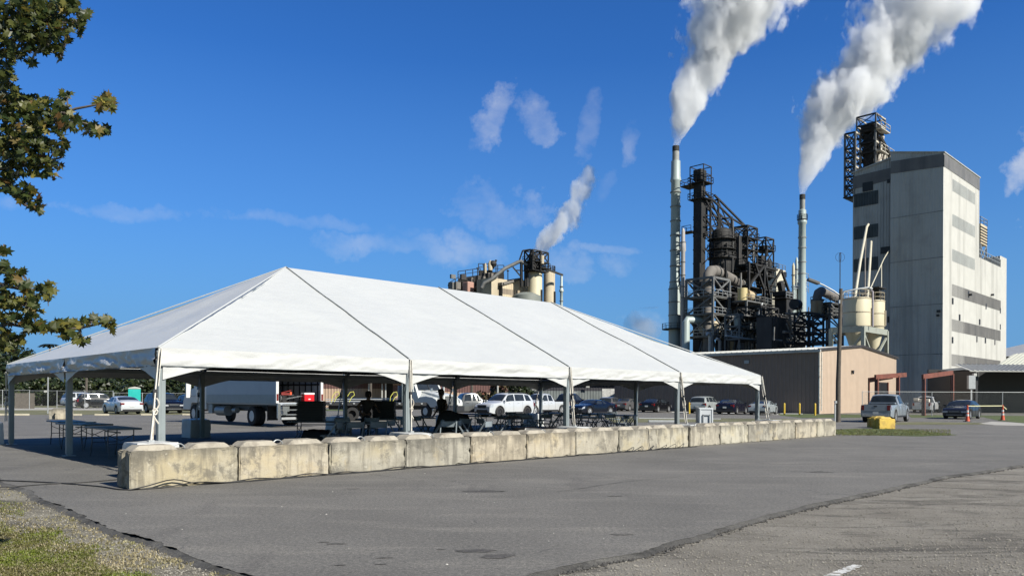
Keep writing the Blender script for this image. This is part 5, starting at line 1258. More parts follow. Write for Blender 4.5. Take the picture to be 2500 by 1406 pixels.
for i, (px, py, lab) in enumerate(((1435,943,'small pale framed sign on the dark shed wall'),(1398,958,'narrow white awning on the dark shed wall'),(1308,951,'white lamp arm by the dark shed door'))):
    s_ = MB(); s_.cb((0,0,0),((.5,.08,.35) if i == 0 else (1.1,.4,.1))); s_.cb((0,-.05,0),((.38,.02,.24) if i == 0 else (.2,.5,.16)))
    o = tag(s_.build(['wall_sign','awning','lamp_arm'][i], M['roofw']), lab, ['sign','awning','lamp'][i]); o.location = at(px,107.5)+Vector((0,0,zat(px,py,107.5)))
wp = thing('flag_pole', 'plain white pole in front of the reddish tree', 'pole', at(1215, 82), 0); MB().tube([(0,0,0),(0,0,zat(1215,918,82))], .09, 8).build('shaft', M['roofw'], wp)
for px, Y, top in ((211,100,900),(117,62,905),(1152,96,915),(905,96,905)):
    w_ = thing('wooden_pole', {211:'thick wooden pole before the left trees',117:'thin pale pole above the left blocks',1152:'wooden pole behind the silver pickup',905:'dark pole behind the flat trailer'}[px], 'pole', at(px, Y), 0); MB().tube([(0,0,0),(0,0,zat(px,top,Y))], .16 if px != 117 else .05, 8).build('shaft', M['wood'] if px != 117 else M['galv'], w_)
# teal portable toilet
PT_ = at(330, 76)
pt = thing('portable_toilet', 'teal portable toilet with white roof behind the white sedan', 'toilet', PT_-Vector((.7,0,0)), R(26))
tm = mat('teal_plastic', (.01,.42,.38), .4, 0, .05, 2)
mb = MB(); mb.box(0,1.12,0,1.12,.12,2.15); mb.build('cabin', tm, pt, bevel=.03)
mb = MB(); mb.prism([(-.03,2.15),(1.15,2.15),(1.08,2.27),(.56,2.38),(.04,2.27)], -.04, 1.16, 'xz'); mb.build('roof', M['roofw'], pt, bevel=.02)
mb = MB(); mb.box(.14,.98,-.03,.0,.2,2.0); mb.box(.30,.82,-.045,-.03,1.5,1.9); mb.build('door', tm, pt, bevel=.01)
mb = MB(); mb.box(-.05,1.17,-.05,1.17,0,.12); mb.build('skid', M['black'], pt)
# yellow concrete blocks, pale pair at left
for i, (px, Y, m, lab, gap) in enumerate(((2140,34.5,M['yellow'],'yellow painted concrete block at the right of the pair',0),(2127,36,M['yellow'],'yellow painted concrete block set back at the left of the pair',0))):
    pass
def small_block(px, py, lab, m, rz, L=1.0, col=None):
    p = G(px, py); t_ = thing('painted_block' if m is not M['block'] else 'concrete_block', lab, 'concrete block', p, rz, 'loose concrete blocks')
    me = block_bm(int(px), L, .61, .60).copy(); o = bpy.data.objects.new('block_body', me); C.objects.link(o); o.parent = t_; me.materials.append(m)
    tab_mb(int(px), .14, L-.14).build('top_key', m, t_, smooth=20)
    if m is not M['block']: t_.scale = (.95,.9,.86)
M['yblock'] = mat('yellow_painted_concrete', (.62,.43,.07), .7, 0, .1, 3, .4, 20, dirt=(.36,.24,.06), dscale=2.2, dthr=(.5,.7))
small_block(2147, 1047, 'yellow painted concrete block, right one of the pair', M['yblock'], R(14), 1.0)
small_block(2134, 1044, 'yellow painted concrete block, left one half behind the other', M['yblock'], R(14), 1.0)
small_block(119, 1023, 'pale weathered block left of the pair behind the tables', M['block'], R(20), 1.0)
small_block(134, 1023.5, 'pale weathered block right of the pair behind the tables', M['block'], R(20), .9)
# ---- cones and tape
M['orange'] = mat('cone_orange', (.62,.09,.03), .5, 0, .1, 4); M['refl'] = mat('reflective_collar', (.62,.6,.58), .4)
cp = []
for i, (px, py, dx_) in enumerate(((2362,1029,0),(2448,1026,.03))):
    p = G(px, py); c_ = thing('traffic_cone', ['slim orange cone nearer the dark grey sedan','slim orange cone at the right by the gravel heap'][i], 'traffic cone', p, 0, 'orange delineator cones'); cp.append(p)
    MB().lathe([(.15,0.03),(.14,.08),(.105,.3),(.085,.5),(.06,.8),(.045,1.02),(.06,1.05),(.06,1.10),(.02,1.12)], n=16).build('cone', M['orange'], c_, smooth=40)
    MB().lathe([(.098,.38),(.088,.52),(.084,.52)], n=16).build('collar', M['refl'], c_); MB().lathe([(.078,.62),(.066,.78),(.062,.78)], n=16).build('collar', M['refl'], c_)
    mb = MB(); mb.cb((0,0,.02),(.40,.40,.04)); mb.build('base', M['black'], c_, bevel=.01)
tp = MB(); a = cp[0]+Vector((0,0,1.06)); b = cp[1]+Vector((0,0,1.06)); tp.bar(a, b, .01, .06); tp.bar(b, b+Vector((.28,0,-.25)), .01, .06); tag(tp.build('caution_tape', mat('pale_tape', (.6,.58,.35), .5)), 'pale caution tape strung between the two cones', 'tape')
# ---------------------------------------------------------------- the works: stacks, towers, ducts
M['stk'] = mat('pale_blue_stack', (.40,.47,.46), .5, .1, .06, .3, streak=(.30,.34,.33), sscale=.8)
M['stkd'] = mat('sooty_stack', (.30,.31,.30), .7, 0, .2, .8, streak=(.03,.028,.026), sscale=.9)
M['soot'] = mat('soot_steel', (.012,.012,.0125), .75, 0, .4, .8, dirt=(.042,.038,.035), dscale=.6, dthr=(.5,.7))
M['steelg'] = mat('grey_steel', (.16,.165,.165), .6, 0, .2, .8, dirt=(.06,.05,.045), dscale=.5)
M['dust'] = mat('dusty_duct', (.19,.175,.16), .8, 0, .15, .5, dirt=(.10,.085,.075), dscale=.5, streak=(.10,.09,.08), sscale=.6)
M['cream'] = mat('cream_silo', (.60,.54,.38), .6, 0, .05, .4, streak=(.42,.36,.25), sscale=.5)
M['creamd'] = mat('stained_cream_silo', (.50,.43,.31), .7, 0, .12, .4, streak=(.18,.14,.11), sscale=.55)
M['rustc'] = mat('rusty_cream', (.50,.40,.25), .7, 0, .1, .6, streak=(.30,.13,.05), sscale=.9)
M['drk'] = mat('dark_siding', (.04,.038,.038), .7, 0, .3, .5, streak=(.015,.014,.014), sscale=.7)
def base(px, Y, py=840): return at(px, Y, py)
def stack(label, px, Y, prof, rings, m=None, plat=None, top_soot=0, nm='smokestack', grp='smokestacks', n=28):
    """prof: [(py, width_px)] from the top down"""
    s_ = F/Y; o = base(px, Y, prof[0][0]); t_ = thing(nm, label, 'smokestack', o, 0, grp)
    pr = [(w_/2/s_, zat(px, py, Y)) for py, w_ in prof]; pr.append((pr[-1][0], 0)); pr = pr[::-1]
    if top_soot:
        zs = zat(px, top_soot, Y); hi = [p for p in pr if p[1] >= zs-.01]; lo_ = [p for p in pr if p[1] < zs]; r_ = hi[0][0]
        MB().lathe(lo_+[(r_,zs)], n=n).build('shell', m or M['stk'], t_, smooth=40); MB().lathe([(r_,zs)]+hi+[(hi[-1][0]*.8,hi[-1][1])], n=n).build('sooty_tip', M['stkd'], t_, smooth=40)
        MB().lathe([(hi[-1][0]*1.06,hi[-1][1]-1.1),(hi[-1][0]*1.06,hi[-1][1]+.05),(hi[-1][0]*.9,hi[-1][1]+.05)], n=n).build('burnt_lip', M['soot'], t_, smooth=40)
    else: MB().lathe(pr+[(pr[-1][0]*.6,pr[-1][1]+.3)], n=n).build('shell', m or M['stk'], t_, smooth=40)
    for py, w_ in rings:
        z = zat(px, py, Y); r = w_/2/s_; MB().lathe([(r*.9,z-.10),(r+.10,z-.10),(r+.10,z+.10),(r*.9,z+.10)], n=n).build('flange', M['steelg'] if not top_soot else M['stkd'], t_, smooth=30)
    if plat:
        for py, w_ in plat:
            z = zat(px, py, Y); r = w_/2/s_; mb = MB(); mb.lathe([(r*.5,z-.15),(r,z-.15),(r,z),(r*.5,z)], n=n); o2 = mb.build('platform', M['soot'], t_)
            mb = MB(); mb.rail([(r*math.cos(k*.524), r*math.sin(k*.524), z) for k in range(12)], h=1.1, w=.07, step=2, close=True); mb.build('railing', M['soot'], o2)
    return t_
stack('tallest pale blue smokestack with sooty tip, left of the black tower', 1650, 165,
      [(358,16),(393,17),(394,22),(430,23),(440,26),(443,26),(446,22),(600,23.5),(688,25),(706,31),(860,31)],
      [(470,24),(505,24),(540,24),(575,24),(612,25),(650,25),(689,26),(706,31),(738,31),(770,31)], plat=[(803,62)], top_soot=394)
stack('slender pale stack close right of the tallest smokestack', 1668, 160, [(561,7),(566,9),(592,10),(593,13),(612,14),(616,10),(860,11)], [(592,12),(640,10),(672,10),(700,10),(727,10)], mat('lilac_grey_stack', (.50,.48,.47), .6, 0, .1, .5, streak=(.2,.18,.17), sscale=.7))
stack('second pale blue smokestack with sooty tip, left of the white tower', 1959, 178,
      [(476,13),(512,13),(514,18),(535,18),(541,22),(546,22),(549,17),(700,18),(860,18)], [(580,18),(605,18),(640,18),(668,18)], plat=[(536,24)], top_soot=512)
stack('small pale stack in the gap between the silos and far plant', 1371, 205, [(671,3),(675,6),(703,6.5),(706,9),(711,12),(714,7),(740,7),(860,7.5)], [(700,8),(735,8)])
stack('short white vent stack left of the second smokestack', 1937, 195, [(645,4),(650,6.5),(672,7),(760,7)], [(672,8),(700,8)], M['cream'])
stack('taller white vent stack behind the short one', 1945, 200, [(631,4),(636,6.5),(658,7),(760,8)], [(658,8)], M['stk'])
def lattice(t_, x0, x1, y0, y1, zs, w=.3, m=None, decks=(), rails=(), brace=True, faces='lrbf', col='column', bw=.16, railm=None):
    """open steel bay in local axes. zs: levels from the ground up"""
    m = m or M['soot']
    for x, y in ((x0,y0),(x1,y0),(x0,y1),(x1,y1)): MB().cb((x,y,(zs[0]+zs[-1])/2),(w,w,zs[-1]-zs[0])).build(col, m, t_)
    for i, z in enumerate(zs[1:] if zs[0] < 1 else zs):
        mb = MB()
        for a, b in (((x0,y0),(x1,y0)),((x1,y0),(x1,y1)),((x1,y1),(x0,y1)),((x0,y1),(x0,y0))): mb.bar((*a,z),(*b,z), w*.8, w)
        mb.build('beam_ring', m, t_)
    if brace:
        for i, (za, zb) in enumerate(zip(zs[:-1], zs[1:])):
            mb = MB()
            for k, (a, b) in enumerate((((x0,y0),(x1,y0)),((x1,y0),(x1,y1)),((x1,y1),(x0,y1)),((x0,y1),(x0,y0)))):
                if (i+k) % 2: mb.bar((*a,za),(*b,zb), bw)
                else: mb.bar((*b,za),(*a,zb), bw)
                if k in (0, 3) and i % 2: mb.bar((*b,za) if (i+k) % 2 else (*a,za), (*a,zb) if (i+k) % 2 else (*b,zb), bw)
            mb.build('bracing', m, t_)
    for z in decks:
        o = MB().box(x0-.3,x1+.3,y0-.3,y1+.3,z,z+.15).build('deck', m, t_)
        if z in rails or rails is True:
            MB().rail([(x0-.3,y0-.3,z+.15),(x1+.3,y0-.3,z+.15),(x1+.3,y1+.3,z+.15),(x0-.3,y1+.3,z+.15)], h=1.15, w=.09, step=1.9, close=True).build('railing', railm or m, o)
def L3(t_, px, py, Y):
    """world pixel/depth to local coordinates of a site-aligned thing"""
    p = P3(px, py, Y)-t_.location; return Vector((p.dot(D), p.dot(N), p.z))
# --- black tower with the bucket elevator and inclined gantry
YK = 158
kt = thing('elevator_tower', 'soot black bucket elevator tower with open head frame and inclined gantry', 'tower', base(1722, YK), TH)
def zk(py, px=1722): return zat(px, py, YK)
sc_k = F/YK; du = .712-.25*.702
wx, wy = 1.9, 2.2
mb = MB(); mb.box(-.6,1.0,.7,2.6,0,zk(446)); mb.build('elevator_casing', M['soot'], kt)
mb = MB(); mb.cb((.2,1.6,zk(425)),(2.2,2.0,2.4)); mb.build('head_drum', M['soot'], kt, bevel=.3)
lattice(kt, -1.0, 2.0, 0, 3.2, [zk(485), zk(445), zk(424), zk(403)], .16, decks=(zk(445), zk(485)), rails=(zk(445), zk(485)), bw=.1, brace=False)
MB().box(-1.6,1.6,2.6,5.2,zk(449),zk(447)).build('side_deck', M['soot'], kt); MB().rail([(-1.6,5.2,zk(447)),(-1.6,2.6,zk(447)),(1.6,2.6,zk(447)),(1.6,5.2,zk(447))], h=1.15, w=.09, close=True).build('railing', M['soot'], kt)
o = MB().box(-1.2,.6,2.6,5.0,zk(563),zk(560)).build('side_deck', M['soot'], kt); MB().rail([(-1.2,2.8,zk(560)),(-1.2,5.0,zk(560)),(.6,5.0,zk(560))], h=1.15, w=.09).build('railing', M['soot'], o)
MB().bar((-1.0,1.5,zk(418)),(2.5,1.6,zk(409)),.25).build('hoist_beam', M['soot'], kt)
for x, y in ((1.9,.1),(1.9,2.9)): MB().bar((x,y,zk(860)),(x,y,zk(480)),.32).build('column', M['soot'], kt)
# gantry: a braced frame sloping down to the right, made of two planes
def gantry(y):
    A = lambda px, py: (lambda q: Vector((q.x, y, q.z)))(Vector(((px-1722)/sc_k/du, 0, zat(px, py, YK))))
    mb = MB(); bars = [((1722,470),(1790,512),.34),((1790,512),(1828,522),.3),((1745,468),(1828,521),.34),((1722,640),(1790,545),.18),((1722,525),(1790,512),.2),((1722,549),(1792,540),.2),((1722,566),(1828,525),.18),((1722,530),(1755,570),.18),
        ((1722,572),(1752,592),.18),((1722,570),(1828,548),.2),((1755,480),(1790,548),.18),((1790,512),(1755,548),.16),((1722,485),(1755,535),.22),((1735,480),(1770,545),.26),((1722,605),(1752,640),.16),((1790,560),(1828,530),.16),((1828,522),(1800,560),.16)]
    for a, b, w_ in bars: mb.bar(A(*a), A(*b), w_)
    mb.build('gantry_truss', M['soot'], kt)
    for px, t_, b_ in ((1755,476,560),(1790,508,640),(1828,520,575)): MB().bar(A(px,t_), A(px,b_), .36).build('column', M['soot'], kt)
gantry(.2); gantry(3.0)
for px, py in ((1755,476),(1790,510),(1828,522)):
    x = (px-1722)/sc_k/du; z = zat(px, py, YK); MB().bar((x,.2,z),(x,3.0,z),.3).build('cross_beam', M['soot'], kt)
# --- preheater vessel block
pv_ = thing('preheater_tower', 'soot black preheater tower with vessels, decks and cantilever frames', 'tower', base(1765, 156), TH)
def zp_(py, px=1765, Y=156): return zat(px, py, Y)
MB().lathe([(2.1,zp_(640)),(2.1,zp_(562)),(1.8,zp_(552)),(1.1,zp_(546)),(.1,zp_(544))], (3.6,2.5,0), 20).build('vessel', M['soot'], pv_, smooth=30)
MB().lathe([(1.2,zp_(700)),(2.1,zp_(640)),(2.1,zp_(639))], (3.6,2.5,0), 20).build('vessel_cone', M['soot'], pv_, smooth=30)
MB().lathe([(1.6,zp_(650)),(1.6,zp_(566)),(.8,zp_(556))], (6.6,1.5,0), 16).build('vessel', M['soot'], pv_, smooth=30)
mb = MB(); mb.corr((5.6,4.5),(5.6,-.5),zp_(640),zp_(566),.5,.08); mb.corr((5.6,-.5),(8.8,-.5),zp_(640),zp_(566),.5,.08); mb.box(5.65,8.8,-.45,4.5,zp_(640),zp_(567)); mb.build('clad_bay', M['drk'], pv_)
lattice(pv_, 6.8, 11.0, -1.6, 1.6, [zp_(640),zp_(610),zp_(583),zp_(570),zp_(540)], .28, decks=(zp_(570),zp_(600)), rails=(zp_(570),), bw=.16)
lattice(pv_, 15.2, 18.8, -1.4, 1.2, [zp_(650),zp_(622),zp_(586),zp_(554)], .26, decks=(zp_(586),), rails=(zp_(586),), bw=.16)
MB().box(15.8,17.4,-.8,.6,zp_(586),zp_(572)).build('motor_house', M['soot'], pv_, bevel=.3)
MB().lathe([(.8,zp_(650)),(.8,zp_(600))],(16.0,0,0),12).build('vessel', M['soot'], pv_, smooth=30)
for k, (z_, x0, x1, y0, y1) in enumerate(((zp_(638), 5.5, 16.5, -3.6, 3.0), (zp_(716), -3.0, 9.0, -2.5, 4.5))):
    o = MB().box(x0,x1,y0,y1,z_-.4,z_).build('deck', M['soot'], pv_); MB().rail([(x0,y1,z_),(x0,y0,z_),(x1,y0,z_),(x1,y1,z_)], h=1.15, w=.09).build('railing', M['soot'], o)
for a, b in (((17.2,-4,zp_(640)),(11.8,-2,zp_(735))),((17.2,-4,zp_(640)),(24.0,-4,zp_(735))),((9.5,-4,zp_(640)),(14.5,-3,zp_(730))),((3,-4,zp_(640)),(3,-4,0)),((9.5,-4,zp_(640)),(9.5,-4,0)),((9.5,-4,zp_(640)),(3,-4,zp_(700))),((5.5,-4,zp_(640)),(9.5,-4,zp_(700)))):
    MB().bar(a, b, .42).build('strut', M['soot'], pv_)
for x, y in ((-2.5,-2),(-2.5,4),(4.5,4),(9.5,4.8),(13,2),(17,3)): MB().bar((x,y,0),(x,y,zp_(640)),.4).build('column', M['soot'], pv_)
for k in range(9):
    mb = MB(); r_ = random.Random(k+20); x = r_.uniform(-1,16); y = r_.uniform(-3,3); z = zp_(r_.uniform(665,810)); h = r_.uniform(1.5,4)
    mb.lathe([(.1,z),(r_.uniform(.5,1.3),z+.5),(r_.uniform(.5,1.2),z+h),(.2,z+h+.6)], (x,y,0), 12); mb.build('hopper', M['soot'], pv_, smooth=35)
rr = random.Random(8)
for k in range(16):
    a = rr.uniform(3.3, 5.9); x = 3.6+2.35*math.cos(a); y = 2.5+2.35*math.sin(a); z = zp_(rr.uniform(560,640)); MB().tube([(x,y,z),(x,y,z+rr.uniform(-5,5))], rr.choice((.08,.12,.2)), 6).build('pipe', rr.choice((M['soot'],M['soot'],M['steelg'])), pv_)
for z in (zp_(575), zp_(600), zp_(622)):
    o = MB().lathe([(2.1,z-.1),(2.9,z-.1),(2.9,z),(2.1,z)], (3.6,2.5,0), 18).build('ring_deck', M['soot'], pv_); MB().rail([(3.6+2.9*math.cos(k*.524), 2.5+2.9*math.sin(k*.524), z) for k in range(12)], h=1.1, w=.08, close=True).build('railing', M['soot'], o)
for k in range(26):
    x = rr.uniform(-2,17); y = rr.uniform(-3.6,-.5); z = zp_(rr.uniform(600,840)); pts = [(x,y,z)]
    for j in range(3):
        ax = rr.choice('xzz'); q = list(pts[-1]); q[{'x':0,'z':2}[ax]] += rr.uniform(-4,4); pts.append(tuple(q))
    MB().tube(pts, rr.choice((.12,.16,.25)), 6).build('pipe', rr.choice((M['soot'],M['soot'],M['steelg'],M['dust'])), pv_)
for k in range(5):
    z = zp_(660+k*36); o = MB().box(3,16,-3.4,3.5,z-.2,z).build('deck', M['soot'], pv_); MB().rail([(3,-3.4,z),(16,-3.4,z)], h=1.15, w=.09).build('railing', M['steelg'] if k > 1 else M['soot'], o)
mb = MB(); mb.corr((3,3.5),(16,3.5),0,zp_(700),.6,.08); mb.build('back_cladding', M['drk'], pv_)
# --- grey access frame with big dusty elbow duct
ga = thing('access_frame', 'grey galvanised steel stair frame with railings at the foot of the black tower', 'steel frame', base(1740, 148), TH)
zg = lambda py: zat(1740, py, 148)
XA = 41/(F/148)/(.712-.262*.702); YA = 67/(F/148)/(.702+.262*.712)
lattice(ga, 0, XA, 0, YA, [0,zg(820),zg(765),zg(722),zg(676)], .42, M['steelg'], decks=(zg(820),zg(765),zg(722)), rails=(zg(820),zg(765),zg(722)), bw=.26, railm=M['galv'])
mb = MB(); mb.bar((XA,0,zg(858)),(XA,0,zg(676)),.2); mb.build('cable_tray', M['galv'], ga)
for (x, z0_, z1_, r_) in ((-3.0,zg(855),zg(818),.35),(.5,zg(860),zg(828),.3)):
    MB().tube([(x,-1.2,z0_-3),(x,-1.2,z1_-.4),(x-.2,-1.2,z1_-.1),(x-.8,-1.0,z1_)], r_, 8).build('vent_pipe', M['galv'], ga, smooth=40)
MB().tube([(-1.6,YA-1,zg(860)-3),(-1.6,YA-1,zg(783)),(-1.3,YA-1,zg(778)),(2.0,YA-3,zg(778))], .75, 14).build('white_duct', M['stk'], ga, smooth=40)
MB().lathe([(.3,zg(835)),(2.4,zg(800)),(2.4,zg(790)),(1.5,zg(780))],(3.2,2.5,0),16).build('hopper', M['creamd'], ga, smooth=40)
MB().tube([(XA+.9,-.4,zg(862)),(XA+.9,-.4,zg(828))],.9,12).build('cream_filter', M['rustc'], ga, smooth=40)
eb = thing('elbow_duct', 'large dusty grey elbow duct above the access frame', 'duct', base(1740, 152), TH)
ze = lambda py, px=1740: zat(px, py, 152)
def xe(px): return (px-1740)/(F/152)/(.712-.27*.702)
MB().tube([(xe(1727),0,0),(xe(1727),0,ze(690)),(xe(1729),0,ze(674)),(xe(1735),0,ze(664)),(xe(1745),0,ze(661)),(xe(1757),0,ze(664)),(xe(1812),0,ze(681)),(xe(1820),0,ze(690)),(xe(1822),0,ze(705))], [.75,.95,1.05,1.15,1.15,1.15,1.1,1.0,.9], 18).build('duct_shell', M['dust'], eb, smooth=50)
for px, py in ((1748,662),(1762,666),(1806,680)): 
    a = Vector((xe(px),0,ze(py))); MB().lathe([(1.2,-.1),(1.32,-.1),(1.32,.1),(1.2,.1)],n=18).build('flange', M['steelg'], eb, loc=a).rotation_euler.y = R(80)
MB().tube([(xe(1727),0,ze(690)),(xe(1727),0,ze(720))],1.25,16).build('collar', M['dust'], eb, smooth=40)
cr = thing('cyclone_vessel', 'cream rusty vessel with round drum beside the elbow duct', 'vessel', base(1812, 150), TH)
zc_ = lambda py: zat(1812, py, 150)
MB().tube([(0,0,zc_(735)),(0,0,zc_(704))],.95,14).build('vessel', mat('pale_yellow_metal', (.62,.52,.26), .6, 0, .1, .6, streak=(.3,.22,.12), sscale=.8), cr, smooth=40)
MB().tube([(1.2,0,zc_(716)),(3.4,0,zc_(720))],1.0,16).build('drum', M['rustc'], cr, smooth=40); MB().lathe([(.9,-.12),(1.2,-.12),(1.2,.12),(.9,.12)],n=16).build('flange', M['soot'], cr, loc=(3.5,0,zc_(720))).rotation_euler.y = R(90)
o = MB().box(-1.2,7,-1.6,1.6,zc_(738),zc_(735)).build('deck', M['steelg'], cr); MB().rail([(-1.2,-1.6,zc_(735)),(7,-1.6,zc_(735))],h=1.15,w=.09).build('railing', M['steelg'], o)
for x in (-1,6.5): MB().bar((x,-1.4,0),(x,-1.4,zc_(738)),.35).build('column', M['steelg'], cr)
# pipe rack with light cross braces (centre foot)
pr_ = thing('pipe_rack', 'grey braced pipe rack below the cream vessel', 'steel frame', base(1805, 145), TH)
zr_ = lambda py: zat(1805, py, 145)
XB = 24/(F/145)/(.712-.3*.702)
lattice(pr_, 0, XB, 0, 3, [0,zr_(827),zr_(796),zr_(767)], .3, M['steelg'], bw=.18)
MB().bar((-6,-.6,zr_(824)),(13,-.6,zr_(829)),.45,.35).build('pipe_bridge', M['galv'], pr_); MB().rail([(-6,-.6,zr_(824)),(0,-.6,zr_(826))],h=1.1,w=.09).build('railing', M['galv'], pr_)
MB().tube([(1.2,1,zr_(795)),(1.0,1,zr_(775)),(1.4,1,zr_(768))],.7,10).build('white_duct', M['stk'], pr_, smooth=40)
MB().tube([(5.6,-1,zr_(862)-4),(5.6,-1,zr_(762)),(6.9,-1,zr_(733))],.2,8).build('standpipe', M['galv'], pr_, smooth=40)
for k, x in enumerate((3.8,4.6,8.5,10,12.2)): MB().tube([(x,-.4,0),(x,-.4,zr_((800,780,790,745,760)[k]))],.12,6).build('standpipe', rr.choice((M['dust'],M['steelg'])), pr_)
# --- dark mill building with fan house, cream block behind
ml = thing('mill_building', 'soot black clad mill building with flues behind the tan shed', 'building', base(1905, 150), TH)
zm = lambda py: zat(1905, py, 150)
mb = MB(); mb.corr((0,0),(11,0),0,zm(768),.6,.08); mb.corr((0,4.5),(0,0),0,zm(768),.6,.08); mb.add([(0,0,zm(768)),(11,0,zm(768)),(11,4.5,zm(768)),(0,4.5,zm(768))],[(0,1,2,3)]); mb.add([(11,0,0),(11,4.5,0),(11,4.5,zm(768)),(11,0,zm(768))],[(0,1,2,3)]); mb.build('wall', M['drk'], ml)
mb = MB(); mb.cb((5.4,2,zm(745)),(2.6,2.6,zm(700)-zm(765))); mb.cb((5.2,2,zm(710)),(3.3,3,1.0)); mb.cb((7.0,2,zm(735)),(2.5,2,2.2)); mb.cb((5.6,2,zm(722)),(4.5,3,.3)); mb.build('fan_house', M['soot'], ml, bevel=.15)
MB().bar((3.9,2,zm(680)),(4.8,2,zm(705)),.9,1.3).build('flue', M['soot'], ml); MB().rail([(3.2,.4,zm(722)),(7.8,.4,zm(722))],h=1.1,w=.09).build('railing', M['galv'], ml)
mb = MB(); mb.box(0,11,-.35,-.1,zm(769),zm(766)); mb.build('eave_beam', M['steelg'], ml)
for k in range(24):
    x = rr.uniform(0,10); z = zm(rr.uniform(772,835)); pts = [(x,-.6,z),(x+rr.uniform(-2,3),-.6,z),(x+rr.uniform(-2,3),-.6,z+rr.uniform(-3,3))]; MB().tube(pts,rr.choice((.10,.14,.22)),6).build('pipe', rr.choice((M['steelg'],M['soot'],M['drk'])), ml)
for zz in (790,812,832): o = MB().box(-.2,11,-1.6,0,zm(zz)-.15,zm(zz)).build('deck', M['soot'], ml); MB().rail([(-.2,-1.6,zm(zz)),(11,-1.6,zm(zz))],h=1.1,w=.09).build('railing', M['steelg'], o)
for k in range(14):
    x = rr.uniform(-6,-.5); z = zm(rr.uniform(770,840)); pts = [(x,-1,z),(x+rr.uniform(1,5),-1,z),(x+rr.uniform(1,5),-1,z+rr.uniform(-3,3))]; MB().tube(pts,.14,6).build('pipe', rr.choice((M['steelg'],M['dust'],M['soot'])), ml)
lattice(ml, -8, -1, 0, 5, [0,zm(835),zm(810),zm(780),zm(755)], .3, M['soot'], decks=(zm(810),zm(780)), rails=(zm(810),), bw=.16, railm=M['dust'])
cb_ = thing('plant_building', 'tall cream white plant building behind the black struts', 'building', at(1895, 190, 700), TH)
zb_ = lambda py: zat(1890, py, 190)
LBd = Ld(cb_.location, 1916); LBn = Ln(cb_.location, 1868)
mb = MB(); mb.corr((0,0),(LBd,0),0,zb_(655),.6,.06); mb.corr((0,LBn),(0,0),0,zb_(651),.6,.06); mb.add([(0,0,zb_(655)),(LBd,0,zb_(655)),(LBd,LBn,zb_(645)),(0,LBn,zb_(645))],[(0,1,2,3)]); mb.build('wall', mat('cream_white_siding', (.60,.57,.46), .6, 0, .05, .5, streak=(.5,.46,.36), sscale=.5), cb_)
for px, py, w_, h_ in ((1899,722,.9,1.4),(1912,665,.9,.8),(1913,690,.9,.8)):
    MB().cb(((px-1895)/(F/190)/.4+.3,-.1,zb_(py)),(w_*1.3,.2,h_*1.6)).build('vent', M['dkglass'], cb_)
MB().rail([(0,0,zb_(655)),(LBd,0,zb_(655))],h=1.2,w=.1).build('railing', M['steelg'], cb_)
lb = thing('process_block', 'low pale plant block with pipes between the struts and second stack', 'building', at(1905, 175, 740), TH)
zl_ = lambda py: zat(1905, py, 175)
MB().box(-4,6,0,6,0,zl_(722)).build('wall', mat('olive_cream', (.28,.26,.20), .6, 0, .1, .5, streak=(.15,.13,.1), sscale=.5), lb); MB().rail([(-4,0,zl_(722)),(6,0,zl_(722))],h=1.2,w=.1).build('railing', M['steelg'], lb)
for k in range(10):
    x = 4+rr.uniform(0,7); MB().tube([(x,-1,0),(x,-1,zl_(rr.uniform(660,740)))], rr.uniform(.15,.45), 8).build('pipe', rr.choice((M['cream'],M['stk'],M['creamd'],M['galv'])), lb, smooth=40)
for py in (668,690,705): MB().rail([(4,-1.6,zl_(py)),(11,-1.6,zl_(py))],h=1.0,w=.1).build('railing', M['galv'], lb)
# second elbow duct, rusty filter, structures before the silos
e2 = thing('elbow_duct', 'grey elbow duct with rusty filter casing left of the cream silos', 'duct', base(2005, 140), TH)
z2 = lambda py: zat(2005, py, 140); sx_ = 1/(F/140)/(.712-.404*.702)
def x2(px): return (px-2005)*sx_
MB().tube([(x2(1995),0,z2(745)),(x2(1995),0,z2(727)),(x2(1998),0,z2(717)),(x2(2005),0,z2(711)),(x2(2014),0,z2(713)),(x2(2050),0,z2(722))],[.8,.8,.85,.85,.8,.75],16).build('duct_shell', M['dust'], e2, smooth=50)
MB().lathe([(.85,z2(738)),(1.15,z2(738)),(1.15,z2(733)),(.85,z2(733))],(x2(1995),0,0),16).build('flange', M['dust'], e2, smooth=30)
MB().tube([(x2(1994),0,z2(772)),(x2(1994),0,z2(738))],1.05,14).build('filter_casing', M['rustc'], e2, smooth=40)
MB().tube([(x2(1960),1.5,z2(750)),(x2(1968),1.5,z2(750))],.95,16).build('fan_drum', M['soot'], e2, smooth=40)
MB().box(x2(2000),x2(2008),-.6,.6,z2(770),z2(745)).build('support', M['cream'], e2)
sf = thing('steel_frame', 'dark steel support frame below the rusty filter casing', 'steel frame', base(2004, 136), TH)
z3 = lambda py: zat(2004, py, 136)
lattice(sf, -5, 1.0, 0, 2.5, [0,z3(840),z3(815),z3(790),z3(768)], .3, M['soot'], bw=.2); lattice(sf, 3.5, 9.5, 0, 3, [0,z3(830),z3(800),z3(764),z3(735)], .32, M['steelg'], decks=(z3(764),z3(735)), rails=(z3(764),z3(735)), bw=.2)
mb = MB(); mb.box(-12,-6,3.2,6,0,z3(782)); mb.corr((-12.1,3.1),(-5.9,3.1),0,z3(781),.5,.08); mb.build('dark_hall', M['drk'], sf)
